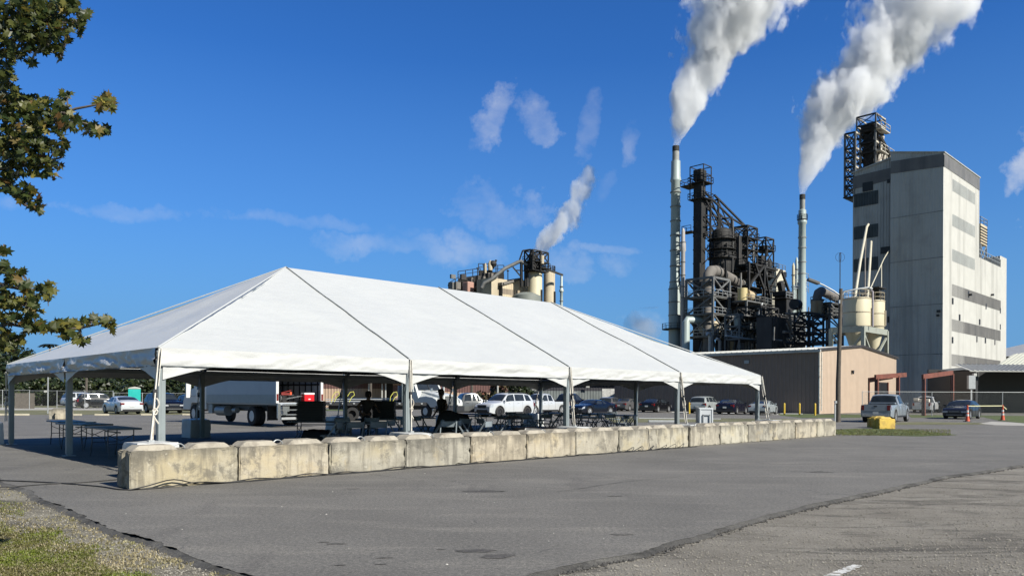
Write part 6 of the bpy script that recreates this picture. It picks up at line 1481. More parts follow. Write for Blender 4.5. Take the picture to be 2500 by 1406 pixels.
for k in range(16):
    x = rr.uniform(-13,-2); z = z3(rr.uniform(775,845)); MB().tube([(x,1.5,z),(x+rr.uniform(-3,3),1.5,z),(x+rr.uniform(-3,3),1.4,z+rr.uniform(-4,4))],rr.choice((.1,.16,.25)),6).build('pipe', rr.choice((M['steelg'],M['soot'],M['dust'])), sf); MB().cb((6.5,1.5,z3(752)),(5,2,2.4)).build('equipment_box', M['steelg'], sf, bevel=.2)
# --- cream silos on a steel stand
so = thing('silo_stand', 'pale green grey steel stand carrying the cream silos', 'steel frame', at(2107, 96, 900), TH)
zs_ = lambda py, Y=97: zat(2107, py, Y)
XS = Ld(so.location, 2168)*.93; YS = Ln(so.location, 2028)
M['lgs'] = mat('pale_green_steel', (.34,.36,.31), .6, 0, .1, .8, dirt=(.22,.21,.17), dscale=.8)
for x, y in ((0,0),(XS,0),(0,YS),(XS,YS)): MB().cb((x,y,zs_(800)/2),(.42,.42,zs_(800))).build('column', M['lgs'], so)
mb = MB(); 
for a, b in (((0,0),(XS,0)),((0,YS),(0,0)),((XS,0),(XS,YS)),((0,YS),(XS,YS))): mb.bar((*a,zs_(804)),(*b,zs_(804)),.3,.75)
mb.build('ring_beam', M['lgs'], so)
for a, b in (((0,0,zs_(812)),(XS*.38,0,zs_(868))),((XS,0,zs_(816)),(XS*.55,0,zs_(868))),((0,YS,zs_(812)),(0,YS*.5,zs_(868))),((0,0,zs_(815)),(0,YS*.5,zs_(868)))): MB().bar(a,b,.22).build('brace', M['lgs'], so)
for i, (px, Y, r_, top, bot, lab, m_) in enumerate(((2092,99.5,1.72,731,797,'large cream silo on the steel stand',M['cream']),(2131,101.5,1.45,737,797,'smaller cream silo at the right on the steel stand',M['cream']))):
    s_ = thing('silo', lab, 'silo', at(px, Y, 760), TH, 'cream silos'); zt_ = zat(px, top, Y); zb2 = zat(px, bot, Y)
    MB().lathe([(r_,zb2),(r_,zt_),(r_*.96,zt_+.12),(.1,zt_+.3)], n=30).build('shell', m_, s_, smooth=30)
    MB().lathe([(.25,zat(px,866,Y)-1),(r_*.97,zb2-.05),(r_*.97,zb2)], n=30).build('cone', m_, s_, smooth=30)
    for f in (0,.5,1): MB().lathe([(r_-.02,zb2+(zt_-zb2)*f-.06),(r_+.05,zb2+(zt_-zb2)*f-.06),(r_+.05,zb2+(zt_-zb2)*f+.04),(r_-.02,zb2+(zt_-zb2)*f+.04)], n=30).build('hoop', M['creamd'], s_)
    MB().rail([(r_*.97*math.cos(k*.524), r_*.97*math.sin(k*.524), zt_) for k in range(12)], h=1.1, w=.06, close=True).build('railing', M['creamd'], s_)
    MB().cb((r_*.1,-r_-.05,(zb2+zt_)/2-.6),(.2,.2,zt_-zb2-1.3)).build('ladder', M['creamd'], s_)
M['cpipe'] = mat('cream_pipe', (.62,.58,.46), .5, 0, .08, 1)
def wpipe(lab, pts, r, m=None, grp='conveying pipes leaning on the white tower'):
    P = [P3(*q) for q in pts]; o = MB().tube(P, r, 8).build('conveying_pipe', m or M['cpipe'], smooth=40); tag(o, lab, 'pipe', grp)
wpipe('thick cream pipe slanting from the silo top up to the white tower', [(2087,728,98),(2100,640,103),(2116,555,113),(2120,548,114)], .17)
wpipe('thin dark pipe hanging just right of the slanting cream pipe', [(2112,729,99),(2112,640,105),(2114,560,114)], .09, M['dust'])
wpipe('cream pipe rising straight to the tower, right of the dark one', [(2118,728,99),(2124,640,106),(2127,590,114)], .16)
wpipe('thin cream pipe slanting right from the silo to the tower', [(2126,702,100),(2158,632,113),(2170,612,115.5)], .07)
wpipe('thin vertical pipe at the right silo', [(2150,728,101),(2152,700,102),(2152,645,113)], .06)
wpipe('pale pipe bending down over the silo front', [(2118,702,97),(2131,712,96.5),(2131,797,96.5)], .12, mat('lilac_pipe', (.38,.34,.36), .5), 'conveying pipes leaning on the white tower')
sh_ = tag(MB().cb((0,0,0),(2.6,1.6,.12)).cb((0,0,-.7),(1.0,1.0,1.3)).build('silo_hood', M['soot']), 'small dark hood roof on top of the right silo', 'hood'); sh_.location = P3(2140, 704, 101); sh_.rotation_euler.z = TH
# --- head frame on the white tower
hf = thing('head_frame', 'dark and white steel head frame with stairs standing on the white tower', 'steel frame', TW0+D*(RS+.6)+N*(WLn), TH)
def H(px, py, Y=121): q = P3(px, py, Y)-hf.location; return Vector((q.dot(D), q.dot(N), q.z))
zh = lambda py: zat(2090, py, 121)
M['wst'] = mat('white_dirty_steel', (.56,.52,.44), .6, 0, .1, .8, dirt=(.15,.12,.1), dscale=.9, dthr=(.5,.62))
Yh = 120
y_l = Ln(hf.location, 2063); y_m = Ln(hf.location, 2088)
def hframe(x0, x1, y0, y1, zs, w, nm='column'):
    for x, y in ((x0,y0),(x1,y0),(x0,y1),(x1,y1)): MB().cb((x,y,(zs[0]+zs[-1])/2),(w,w,zs[-1]-zs[0])).build(nm, M['steelg'], hf)
    for z in zs[1:]:
        mb = MB(); mb.bar((x0,y0,z),(x1,y0,z),w); mb.bar((x0,y1,z),(x1,y1,z),w); mb.build('light_beam', M['wst'], hf)
        mb = MB(); mb.bar((x0,y0,z),(x0,y1,z),w); mb.bar((x1,y0,z),(x1,y1,z),w); mb.build('dark_beam', M['soot'], hf)
    for za, zb in zip(zs[:-1], zs[1:]):
        mb = MB()
        for y in (y0, y1): mb.bar((x0,y,za),(x1,y,zb),w*.5); mb.bar((x1,y,za),(x0,y,zb),w*.5)
        for x in (x0,): mb.bar((x,y0,za),(x,y1,zb),w*.5); mb.bar((x,y1,za),(x,y0,zb),w*.5)
        mb.build('bracing', M['soot'], hf)
hframe(-.5, 3.2, y_m, y_l, [zh(478),zh(453),zh(430),zh(407),zh(384),zh(361),zh(323)], .26)
hframe(1.0, 4.2, y_m-2.5, y_m-.2, [zh(420),zh(372),zh(348),zh(318)], .26)
hframe(.6, 4.6, y_m-2.7, y_m+.2, [zh(318),zh(306),zh(283)], .2)
MB().box(1.4,3.8,y_m-2.1,y_m-.5,zh(425),zh(325)).build('elevator_casing', M['soot'], hf)
MB().box(1.0,4.2,y_m-2.3,y_m-.2,zh(322),zh(302)).build('head_house', M['soot'], hf, bevel=.2)
for k, (a, b) in enumerate((((.8,y_m-2.8,zh(418)),(3.5,y_m-2.8,zh(330))),((2.0,y_m-2.8,zh(335)),(6,y_m-3.6,zh(392))),((1.4,y_m-2.9,zh(410)),(2.6,y_m-2.9,zh(378))),((3.0,y_m-3,zh(400)),(4.2,y_m-3,zh(350))),((5,y_m-3.0,zh(402)),(3.2,y_m-3.0,zh(352))))):
    MB().tube([a,b],.22 if k != 1 else .35,8).build('chute', M['wst'] if k != 1 else M['soot'], hf)
for z, x1 in ((zh(372),6.5),(zh(318),4.8)):
    o = MB().box(.8,x1,y_m-3.4,y_m-2.7,z-.1,z+.05).build('walkway', M['wst'], hf); MB().rail([(.8,y_m-3.4,z),(x1,y_m-3.4,z)],h=1.1,w=.08).build('railing', M['wst'], o)
MB().bar((4.5,y_m-3.2,zh(376)),(9,y_m-3.9,zh(402)),.7,.14).build('stair', M['wst'], hf)
MB().tube([(8,y_m-3.9,zh(400)),(8.1,y_m-4.2,zh(391)),(8.6,y_m-4.7,zh(387)),(9,y_m-5.2,zh(390))],.28,8).build('vent_pipe', M['roofw'], hf, smooth=40)
o = MB().box(-.7,3.2,y_m-.2,y_l+.2,zh(480),zh(478)).build('base_deck', M['soot'], hf); MB().rail([(-.7,y_l,zh(478)),(-.7,y_m,zh(478))],h=1.1,w=.08).build('railing', M['steelg'], o); MB().bar((0,y_l,zh(480)),(.5,y_m-1,zh(496)),.25).build('knee_brace', M['steelg'], hf)
# --- middle plant
mp = thing('kiln_building', 'dark and cream clinker hall with sloping roof above the tent ridge', 'building', at(1227, 175, 740), TH)
zq = lambda py, Y=175: zat(1227, py, Y)
QL = Ln(mp.location, 1085); QD = Ld(mp.location, 1300)
mb = MB(); mb.corr((0,QL),(0,0),0,zq(693),.8,.1); mb.build('side_wall', M['drk'], mp)
px_pk = Ld(mp.location, 1272)
gz2 = lambda x: zq(693)+(zat(1272,684,182)-zq(693))*x/px_pk if x < px_pk else zat(1272,684,182)-(x-px_pk)*.55
mb = MB(); mb.corr((0,0),(QD,0),0,0,.8,.08,zfun=gz2); mb.build('gable_wall', mat('peach_cream_siding', (.60,.50,.35), .6, 0, .05, .4, streak=(.45,.36,.25), sscale=.4), mp)
mb = MB(); mb.add([(0,-.3,zq(693)+.2),(px_pk,-.3,gz2(px_pk)+.2),(px_pk,QL,gz2(px_pk)+.2),(0,QL,zq(693)+.2)],[(0,1,2,3)]); mb.bar((-.2,-.2,zq(693)),(-.2,QL,zq(693)),.5,.6); mb.bar((0,-.3,zq(693)),(px_pk,-.3,gz2(px_pk)),.3,.5); mb.build('roof', M['dust'], mp)
MB().corr((0,-.05),(QD*.95,-.05),zq(717),zq(704),.8,.08).build('wall_band', mat('taupe_band', (.26,.21,.16), .6, 0, .1, .5), mp)
MB().lathe([(3.3,zq(745)-6),(3.3,zq(722)),(1.6,zq(714)),(.1,zq(713))],(Ld(mp.location,1258),-3.5,0),18).build('round_bin', mat('grey_bin', (.22,.24,.22), .6, 0, .1, .5), mp, smooth=30)
for i, (px, w_, top, lab, m_) in enumerate(((1306,35,660,'left cream silo with yellow shell beside the clinker hall',M['cream']),(1341,28,665,'right brown stained silo beside the clinker hall',M['creamd']))):
    Y = 178+i*5; s_ = thing('silo', lab, 'silo', at(px, Y, 700), TH, 'clinker silos'); r_ = w_/2/(F/Y); zt_ = zat(px, top, Y)
    MB().lathe([(r_,0),(r_,zt_),(r_*.95,zt_+.2),(.2,zt_+.4)], n=30).build('shell', m_, s_, smooth=30); MB().rail([(r_*math.cos(k*.45),r_*math.sin(k*.45),zt_) for k in range(14)],h=1.4,w=.12,close=True).build('railing', M['soot'], s_)
    MB().cb((r_*.2,-r_-.1,zt_*.55),(.4,.4,zt_*.6)).build('ladder', M['soot'], s_)
ht = thing('elevator_tower', 'dark elevator head tower above the cream silo of the middle plant', 'tower', base(1300, 176, 650), TH)
zt2 = lambda py: zat(1300, py, 176)
lattice(ht, -1.3, 1.3, -1.3, 1.3, [zt2(662),zt2(640),zt2(613)], .25, decks=(zt2(662),zt2(640)), rails=(zt2(640),), bw=.2)
lattice(ht, .8, 3.4, -1.8, .8, [zt2(662),zt2(640),zt2(615)], .25, decks=(zt2(655),), rails=(zt2(655),), bw=.2)
MB().box(-.6,.7,-.7,.7,zt2(662),zt2(640)).build('elevator_casing', M['soot'], ht); MB().cb((0,0,zt2(630)),(1.5,1.4,1.5)).build('head_drum', M['soot'], ht, bevel=.4); MB().tube([(1.2,-1.9,zt2(645)),(1.2,-1.9,zt2(625))],.45,8).build('vent', M['creamd'], ht)
for k in range(10): MB().cb((rr.uniform(-1.2,2.6),rr.uniform(-1.4,1),zt2(rr.uniform(632,660))),(rr.uniform(.5,1.1),rr.uniform(.5,1.1),rr.uniform(.4,1.0))).build('equipment', M['soot'], ht, bevel=.15)
for a, b in (((2.5,-1,zt2(652)),(8.2,-2,zt2(664))),((1,0,zt2(650)),(3,-1,zt2(662)))): MB().bar(a,b,.4).build('strut', M['soot'], ht)
def pb(lab, pts, r, m, nm='conveyor_tube'):
    tag(MB().tube([P3(*q) for q in pts], r, 10).build(nm, m, smooth=40), lab, 'conveyor')
pb('long inclined grey conveyor tube rising to the head tower', [(1176,703,174),(1183,690,174),(1200,682,174),(1232,656,175),(1265,640,176),(1272,638,176),(1288,647,176)], .42, M['steelg'])
gl = thing('gantry_legs', 'thin dark trestle legs and stay below the conveyor tube', 'steel frame', at(1273, 176, 700), TH)
def GLp(px, py): q = P3(px, py, 176)-gl.location; return Vector((q.dot(D), q.dot(N), q.z))
for a, b, w_ in (((1273,640),(1273,700),.5),((1283,645),(1283,700),.5),((1287,645),(1287,700),.5)): MB().bar(GLp(*a), GLp(*b), w_).build('leg', M['soot'], gl)
for a, b, w_ in (((1252,652),(1273,677),.3),((1259,660),(1273,660),.25),((1268,636),(1276,612),.25),((1276,612),(1296,609),.3),((1296,609),(1296,640),.3)): MB().bar(GLp(*a), GLp(*b), w_).build('stay', M['soot'], gl)
kp = thing('kiln_plant', 'black stepped kiln plant with railings and cyclones left of the silos', 'plant', at(1180, 184, 700), TH)
def K(px, py, Y=184): q = P3(px, py, Y)-kp.location; return Vector((q.dot(D), q.dot(N), q.z))
for i, (pa, pb_, ta, tb2, bot) in enumerate(((1095,1128,707,688,712),(1118,1172,679,671,712),(1168,1202,660,660,712),(1200,1230,664,664,705))):
    a, b = K(pa, bot), K(pb_, bot); ta_, tb_2 = K(pa, ta).z, K(pb_, tb2).z; a.z = b.z = 0
    poly = MB(); u_ = (b-a).normalized(); o_ = Vector((-u_.y,u_.x,0))*6
    poly.add([a,b,b+o_,a+o_,Vector((a.x,a.y,ta_)),Vector((b.x,b.y,tb_2)),Vector((b.x,b.y,tb_2))+o_,Vector((a.x,a.y,ta_))+o_],[(0,3,2,1),(4,5,6,7),(0,1,5,4),(1,2,6,5),(2,3,7,6),(3,0,4,7)])
    poly.build('dark_bay', M['soot'], kp); MB().rail([Vector((a.x,a.y,ta_)),Vector((b.x,b.y,tb_2))],h=1.6,w=.14,step=1.6).build('railing', M['soot'], kp)
for px, py, w_ in ((1197,648,11),(1185,655,6)): q = K(px, py); MB().lathe([(w_/2/10.2,-1.2),(w_/2/8.7,.3),(.2,1.2)],q,14).build('vessel', M['creamd'], kp, smooth=40)
q = K(1204,645); MB().lathe([(.2,-1),(.9,.0),(.7,.7),(.1,.9)],q,12).build('cowl', M['soot'], kp, smooth=40)
for px, t_, b_ in ((1211,636,668),(1096,697,712),(1181,647,664),(1240,661,690),(1166,655,672)): MB().bar(K(px,t_),K(px,b_),.16).build('lamp_mast', M['soot'], kp); MB().cb(K(px,t_),(.5,.3,.3)).build('mast_lamp', M['soot'], kp)
MB().bar(K(1184,666),K(1184,700),.35).build('white_pipe', M['roofw'], kp)
for i in range(22):
    px = rr.uniform(1098,1225); py = rr.uniform(675,708); MB().cb(K(px,py,182),(rr.uniform(.5,1.6),rr.uniform(.5,1.5),rr.uniform(.6,2.4))).build('equipment', rr.choice((M['soot'],M['soot'],M['drk'],M['dust'],M['steelg'])), kp)
q = K(1143,702,180); MB().cb(q,(2.0,2.0,2.6)).build('pink_tank', mat('dull_pink', (.42,.24,.19), .7, 0, .1, 1), kp, bevel=.3)
mb = MB(); q = K(1205,690,178); mb.cb((q.x,q.y,q.z-1.6),(6,5,4.4)); mb.build('annex', M['creamd'], kp)
# ---------------------------------------------------------------- steam plumes (real volumes)
def plume(label, px0, Y, pts, dens, amp=.95, nscale=.16, col=(.93,.94,.955), seed=0, name='steam_plume', aniso=.25, fine=.5):
    """pts: [(px,py,width_px)] from the mouth upwards. The axis and radius are smooth functions of height."""
    s_ = F/Y; P = [(P3(px,py,Y), w_/2/s_) for px, py, w_ in pts]; o = P[0][0].copy()
    Q = [(p-o, r) for p, r in P]; H_ = Q[-1][0].z
    t_ = [q[0].z/H_ for q in Q]
    mb = MB(); mb.tube([q[0]+Vector((0,0,-.1 if i == 0 else 0)) for i, q in enumerate(Q)], [q[1]*1.7+.3 for q in Q], 14)
    m, ns, ls, b = new_mat(name+'_vapour'); nt = m.node_tree; ns.remove(b); out = ns['Material Output']
    pv = ns.new('ShaderNodeVolumePrincipled'); pv.inputs['Color'].default_value = c4(col); pv.inputs['Anisotropy'].default_value = aniso
    tc_ = ns.new('ShaderNodeTexCoord'); v = tc_.outputs['Object']; sx = ns.new('ShaderNodeSeparateXYZ'); ls.new(v, sx.inputs[0])
    tz = mth(nt, 'DIVIDE', sx.outputs[2], H_)
    def curve(vals, lo, hi):
        fc = ns.new('ShaderNodeFloatCurve'); c = fc.mapping.curves[0]
        k = [(t, (x-lo)/(hi-lo)) for t, x in zip(t_, vals)]
        c.points[0].location = k[0]; c.points[1].location = k[-1]
        for p in k[1:-1]: c.points.new(*p)
        fc.mapping.update(); ls.new(tz, fc.inputs['Value']); return mth(nt, 'MULTIPLY_ADD', fc.outputs[0], hi-lo, lo)
    xs = [q[0].x for q in Q]; cx = curve(xs, min(xs)-1, max(xs)+1); rs = [q[1] for q in Q]; rr_ = curve(rs, 0, max(rs)*1.01)
    dx_ = mth(nt, 'SUBTRACT', sx.outputs[0], cx); d2 = mth(nt, 'SQRT', mth(nt, 'MULTIPLY_ADD', dx_, dx_, mth(nt, 'MULTIPLY', sx.outputs[1], sx.outputs[1])))
    q = mth(nt, 'DIVIDE', d2, rr_)
    mp = ns.new('ShaderNodeMapping'); mp.inputs['Location'].default_value = (seed*7.3, seed*3.1, 0); mp.inputs['Rotation'].default_value = (0, R(25), 0); mp.inputs['Scale'].default_value = (1,1,.62); ls.new(v, mp.inputs['Vector'])
    n1 = nz(nt, mp.outputs[0], nscale, 6, fine, .2)
    val = mth(nt, 'ADD', mth(nt, 'SUBTRACT', 1.0, q), mth(nt, 'MULTIPLY_ADD', n1, amp*4, -amp*2))
    n2_ = nz(nt, mp.outputs[0], nscale*3.6, 6, .62, .2); val = mth(nt, 'ADD', val, mth(nt, 'MULTIPLY_ADD', n2_, 1.5, -.75))
    val = mth(nt, 'MULTIPLY', val, 5.0, clamp=True)
    # nothing outside the mouth, thinner as it ages
    fade = ramp(nt, tz, [(0, .9), (.5, .8), (1, .5)])
    ls.new(mth(nt, 'MULTIPLY', mth(nt, 'MULTIPLY', val, dens), fade), pv.inputs['Density']); ls.new(pv.outputs[0], out.inputs['Volume'])
    m.cycles.homogeneous_volume = False
    ob = mb.build(name, m, smooth=-1); ob.location = o; return tag(ob, label, 'steam', 'steam plumes', 'thing')
plume('broad white steam plume leaning right above the tallest smokestack', 1650, 165, [(1650,357,14),(1656,335,26),(1668,300,66),(1672,262,92),(1682,225,98),(1705,180,112),(1738,130,140),(1770,85,170),(1802,40,205),(1835,-5,240),(1880,-60,270)], .8, .75, .17, seed=1)
plume('grey white steam plume drifting behind the head frame of the white tower', 1959, 178, [(1959,474,11),(1963,450,24),(1975,410,52),(1990,370,74),(2015,320,112),(2045,270,150),(2085,215,165),(2140,150,190),(2190,90,215),(2240,35,240),(2290,-30,270)], .6, .78, .15, seed=5)
plume('small grey steam plume rising from the head tower of the middle plant', 1316, 180, [(1318,632,10),(1322,618,30),(1332,600,52),(1350,575,62),(1375,550,66),(1395,520,58),(1408,490,52),(1420,455,56),(1436,425,40),(1442,405,16)], .5, 1.0, .3, col=(.88,.90,.93), seed=9)
plume('faint low steam puff left of the tallest smokestack', 1570, 230, [(1590,830,24),(1582,812,60),(1572,795,72),(1560,778,60),(1552,765,36),(1548,756,12)], .12, .9, .14, col=(.6,.66,.74), seed=13)
# ---------------------------------------------------------------- trees
def leafmat(name, cols, trans=.25, scale=3):
    m, ns, ls, b = new_mat(name); nt = m.node_tree; b.inputs['Roughness'].default_value = .45; b.inputs['Specular IOR Level'].default_value = .35
    at_ = ns.new('ShaderNodeAttribute'); at_.attribute_name = 'tone'
    c = ramp(nt, at_.outputs['Fac'], [(i/(len(cols)-1), c) for i, c in enumerate(cols)])
    c = mixc(nt, 1., c, ramp(nt, nz(nt, coords(nt, rnd=False, world=True), scale, 3), [(.3,(.75,.75,.75)),(.7,(1.2,1.2,1.2))]), 'MULTIPLY')
    ls.new(c, b.inputs['Base Color']); tr = ns.new('ShaderNodeBsdfTranslucent'); ls.new(c, tr.inputs['Color']); mx = ns.new('ShaderNodeMixShader'); mx.inputs[0].default_value = trans
    ls.new(b.outputs[0], mx.inputs[1]); ls.new(tr.outputs[0], mx.inputs[2]); ls.new(mx.outputs[0], ns['Material Output'].inputs['Surface']); return m
def leaves(name, m, parent, items, shape, rnd):
    """items: (pos, size, normal-ish, tone)"""
    vs, fs, tones = [], [], []
    for p, s_, n_, t in items:
        n_ = n_.normalized(); a = n_.orthogonal().normalized(); b_ = n_.cross(a); th = rnd.random()*6.28; u = a*math.cos(th)+b_*math.sin(th); v = n_.cross(u)
        k = len(vs)
        for x, y, z in shape: vs.append(p+u*x*s_+v*y*s_+n_*z*s_)
        fs.append(tuple(range(k, k+len(shape)))); tones.append(t)
    me = bpy.data.meshes.new(name); me.from_pydata([tuple(v) for v in vs], [], fs); me.materials.append(m)
    at_ = me.attributes.new('tone', 'FLOAT', 'FACE'); at_.data.foreach_set('value', tones)
    o = bpy.data.objects.new(name, me); C.objects.link(o)
    if parent: o.parent = parent
    return o
MAPLE = []
for a, r in ((90,1.0),(72,.55),(60,.62),(45,.85),(30,.45),(15,.42),(0,.72),(-25,.38),(-60,.35),(-90,.22),(-120,.35),(-155,.38),(180,.72),(165,.42),(150,.45),(135,.85),(120,.62),(108,.55)):
    MAPLE.append((r*math.cos(R(a))*.55, r*math.sin(R(a))*.55, -.10*r*abs(math.cos(R(a)))))
M['maple'] = leafmat('maple_leaf', [(.020,.035,.010),(.035,.05,.012),(.06,.07,.015),(.10,.10,.02),(.16,.14,.03),(.11,.055,.02),(.26,.22,.04)], .42)
M['bark'] = mat('maple_bark', (.11,.095,.085), .9, 0, .25, 8, .4, 30)
rnd = random.Random(4)
mt = thing('maple_tree', 'maple branches with green and yellow turning leaves at the upper left', 'tree', (-7.2, 6.8, 0), 0); mo = mt.location
def B_(px, py, Y): return P3(px, py, Y)-mo
MB().tube([(0,0,-.1),(.05,0,1.2),(-.05,.05,3),(.1,0,5),(.2,0,7.4)], [.22,.19,.16,.11,.04], 12).build('trunk', M['bark'], mt, smooth=60)
BR = [ # branch polylines in (px,py,Y)
 [(-260,640,6.8),(-60,420,6.7),(60,330,6.5),(150,280,6.4),(185,266,6.4),(232,257,6.4),(262,250,6.4)],
 [(-260,640,6.8),(-60,420,6.7),(60,330,6.5),(130,300,6.6),(200,300,6.6),(258,318,6.6)],
 [(-60,420,6.7),(20,410,6.5),(90,400,6.5),(150,385,6.4)], [(-60,420,6.7),(0,450,6.5),(60,500,6.4),(100,520,6.4)],
 [(-300,400,6.9),(-60,150,6.8),(40,90,6.6),(110,60,6.5),(180,55,6.5),(214,35,6.5)], [(40,90,6.6),(100,110,6.5),(150,140,6.5)], [(-60,150,6.8),(20,200,6.6),(40,240,6.5)],
 [(-60,150,6.8),(30,10,6.7),(120,-30,6.6)],
 [(-260,900,6.6),(-80,830,6.4),(20,790,6.3),(100,805,6.2),(190,802,6.1),(245,790,6.1),(275,780,6.1)], [(-80,720,6.4),(0,693,6.3),(50,706,6.3),(100,708,6.2),(128,716,6.2)], [(-80,760,6.4),(0,740,6.3),(60,730,6.2),(90,790,6.2)], [(-80,620,6.4),(0,608,6.3),(14,600,6.3)], [(-80,830,6.4),(10,850,6.3),(50,835,6.3)],
 [(-300,300,6.9),(0,60,6.8),(60,20,6.7)]]
for br in BR:
    n = len(br); MB().tube([B_(*p) for p in br], [.017*(1-i/n)+.003 for i in range(n)], 6).build('branch', M['bark'], mt, smooth=60)
CL = [ # (px,py,rx,ry,count)
 (30,15,75,42,150),(110,20,60,38,120),(165,10,30,22,45),(20,75,55,38,110),(90,70,55,35,110),(150,70,26,30,35),(142,120,13,32,22),(100,112,32,18,34),(45,118,34,22,40),(14,140,20,26,30),(75,152,7,8,6),
 (203,38,14,10,10),(216,30,6,5,3),(190,62,12,12,10),(196,80,6,8,5),(165,98,10,8,6),(12,190,22,30,34),(20,225,26,18,30),
 (35,262,45,36,90),(95,255,34,26,48),(160,232,12,10,8),(120,300,48,26,70),(150,270,24,26,32),(60,310,50,36,90),(180,300,24,20,28),(225,315,24,15,24),(255,318,12,12,12),(150,322,14,10,8),
 (258,250,28,19,46),(20,350,30,40,60),(75,355,45,26,60),(115,350,22,16,20),(150,352,14,16,12),(140,372,16,9,8),(30,400,38,32,60),(85,405,44,28,60),(125,415,18,26,18),(140,400,10,12,6),(20,445,28,26,34),(60,470,24,22,26),(38,480,12,16,8),(75,500,10,16,10),(95,510,12,16,12),(92,487,7,5,4),
 (5,612,10,14,10),(4,650,14,20,18),(24,658,10,6,4),(50,664,10,8,4),(38,672,18,14,14),(24,684,12,10,8),
 (52,700,15,10,10),(66,696,8,6,4),(112,704,20,10,16),(116,690,9,4,2),(116,726,7,8,4),(78,722,20,14,16),(12,715,22,16,20),(18,742,26,20,28),(62,745,26,18,26),(82,762,18,18,20),(20,775,26,18,30),(60,778,20,16,16),(95,790,18,12,14),(115,800,12,8,8),(70,800,16,10,12),
 (135,795,22,14,20),(165,795,18,18,20),(200,790,18,14,14),(170,820,18,12,14),(200,830,18,8,10),(226,780,14,8,6),(262,785,16,14,18),(272,800,8,12,6),(240,775,6,3,2),(8,815,22,20,26),(40,830,20,18,18),(28,855,16,10,6),(12,840,16,14,12)]
bp = [B_(*p) for br in BR for p in br]+[(B_(*a)+B_(*b))/2 for br in BR for a, b in zip(br[:-1], br[1:])]
for px, py, rx, ry, n in CL:
    c_ = B_(px, py, 6.45 if py < 560 else 6.2); q_ = min(bp, key=lambda b: (b-c_).length); e_ = c_+(c_-q_).normalized()*.05+Vector((0,0,-.02))
    if (c_-q_).length > .03: MB().tube([q_, q_+(c_-q_)*.5+Vector((0,0,.03)), e_], [.008,.006,.003], 5).build('twig', M['bark'], mt)
    for k in range(2):
        f_ = c_+Vector((rnd.uniform(-1,1)*rx/F*6.4, 0, rnd.uniform(-1,1)*ry/F*6.4)); MB().tube([q_+(c_-q_)*.6, f_], [.005,.002], 4).build('twig', M['bark'], mt)
items = []
for px, py, rx, ry, n in CL:
    n = int(n*1.5)
    for i in range(n):
        a = rnd.random()*6.28; r = rnd.random()**.55; Y = 6.45+rnd.gauss(0,.22) if py < 560 else 6.2+rnd.gauss(0,.15)
        p = B_(px+rx*r*math.cos(a), py+ry*r*math.sin(a), Y)
        n_ = Vector((rnd.gauss(0,.8), rnd.gauss(-.5,.7), rnd.gauss(.55,.6)))
        t = min(1, max(0, rnd.gauss(.24, .17))); 
        if rnd.random() < .07: t = rnd.uniform(.7,1)
        if 230 < px < 290 and py < 300: t = min(1, t+.35)
        if py > 700: t = min(1, t+.12)
        items.append((p, rnd.uniform(.065,.125), n_, t))
leaves('foliage', M['maple'], mt, items, MAPLE, rnd)
# canopy outside the frame (it shades the trunk and is only seen from the side)
items = []
for i in range(2600):
    a = rnd.random()*6.28; r = rnd.random()**.5; z = rnd.uniform(2.2, 8.2); k = math.sqrt(max(.05, 1-((z-5)/3.6)**2))*2.3
    p = Vector((-1.2+r*k*math.cos(a)*.8, r*k*math.sin(a), z))
    w_ = p+mo; px = 1250+F*w_.x/w_.y
    if px > -110: continue
    items.append((p, rnd.uniform(.07,.12), Vector((rnd.gauss(0,.8), rnd.gauss(0,.8), rnd.gauss(.6,.6))), min(1, max(0, rnd.gauss(.3,.2)))))
leaves('outer_foliage', M['maple'], mt, items, MAPLE, rnd)
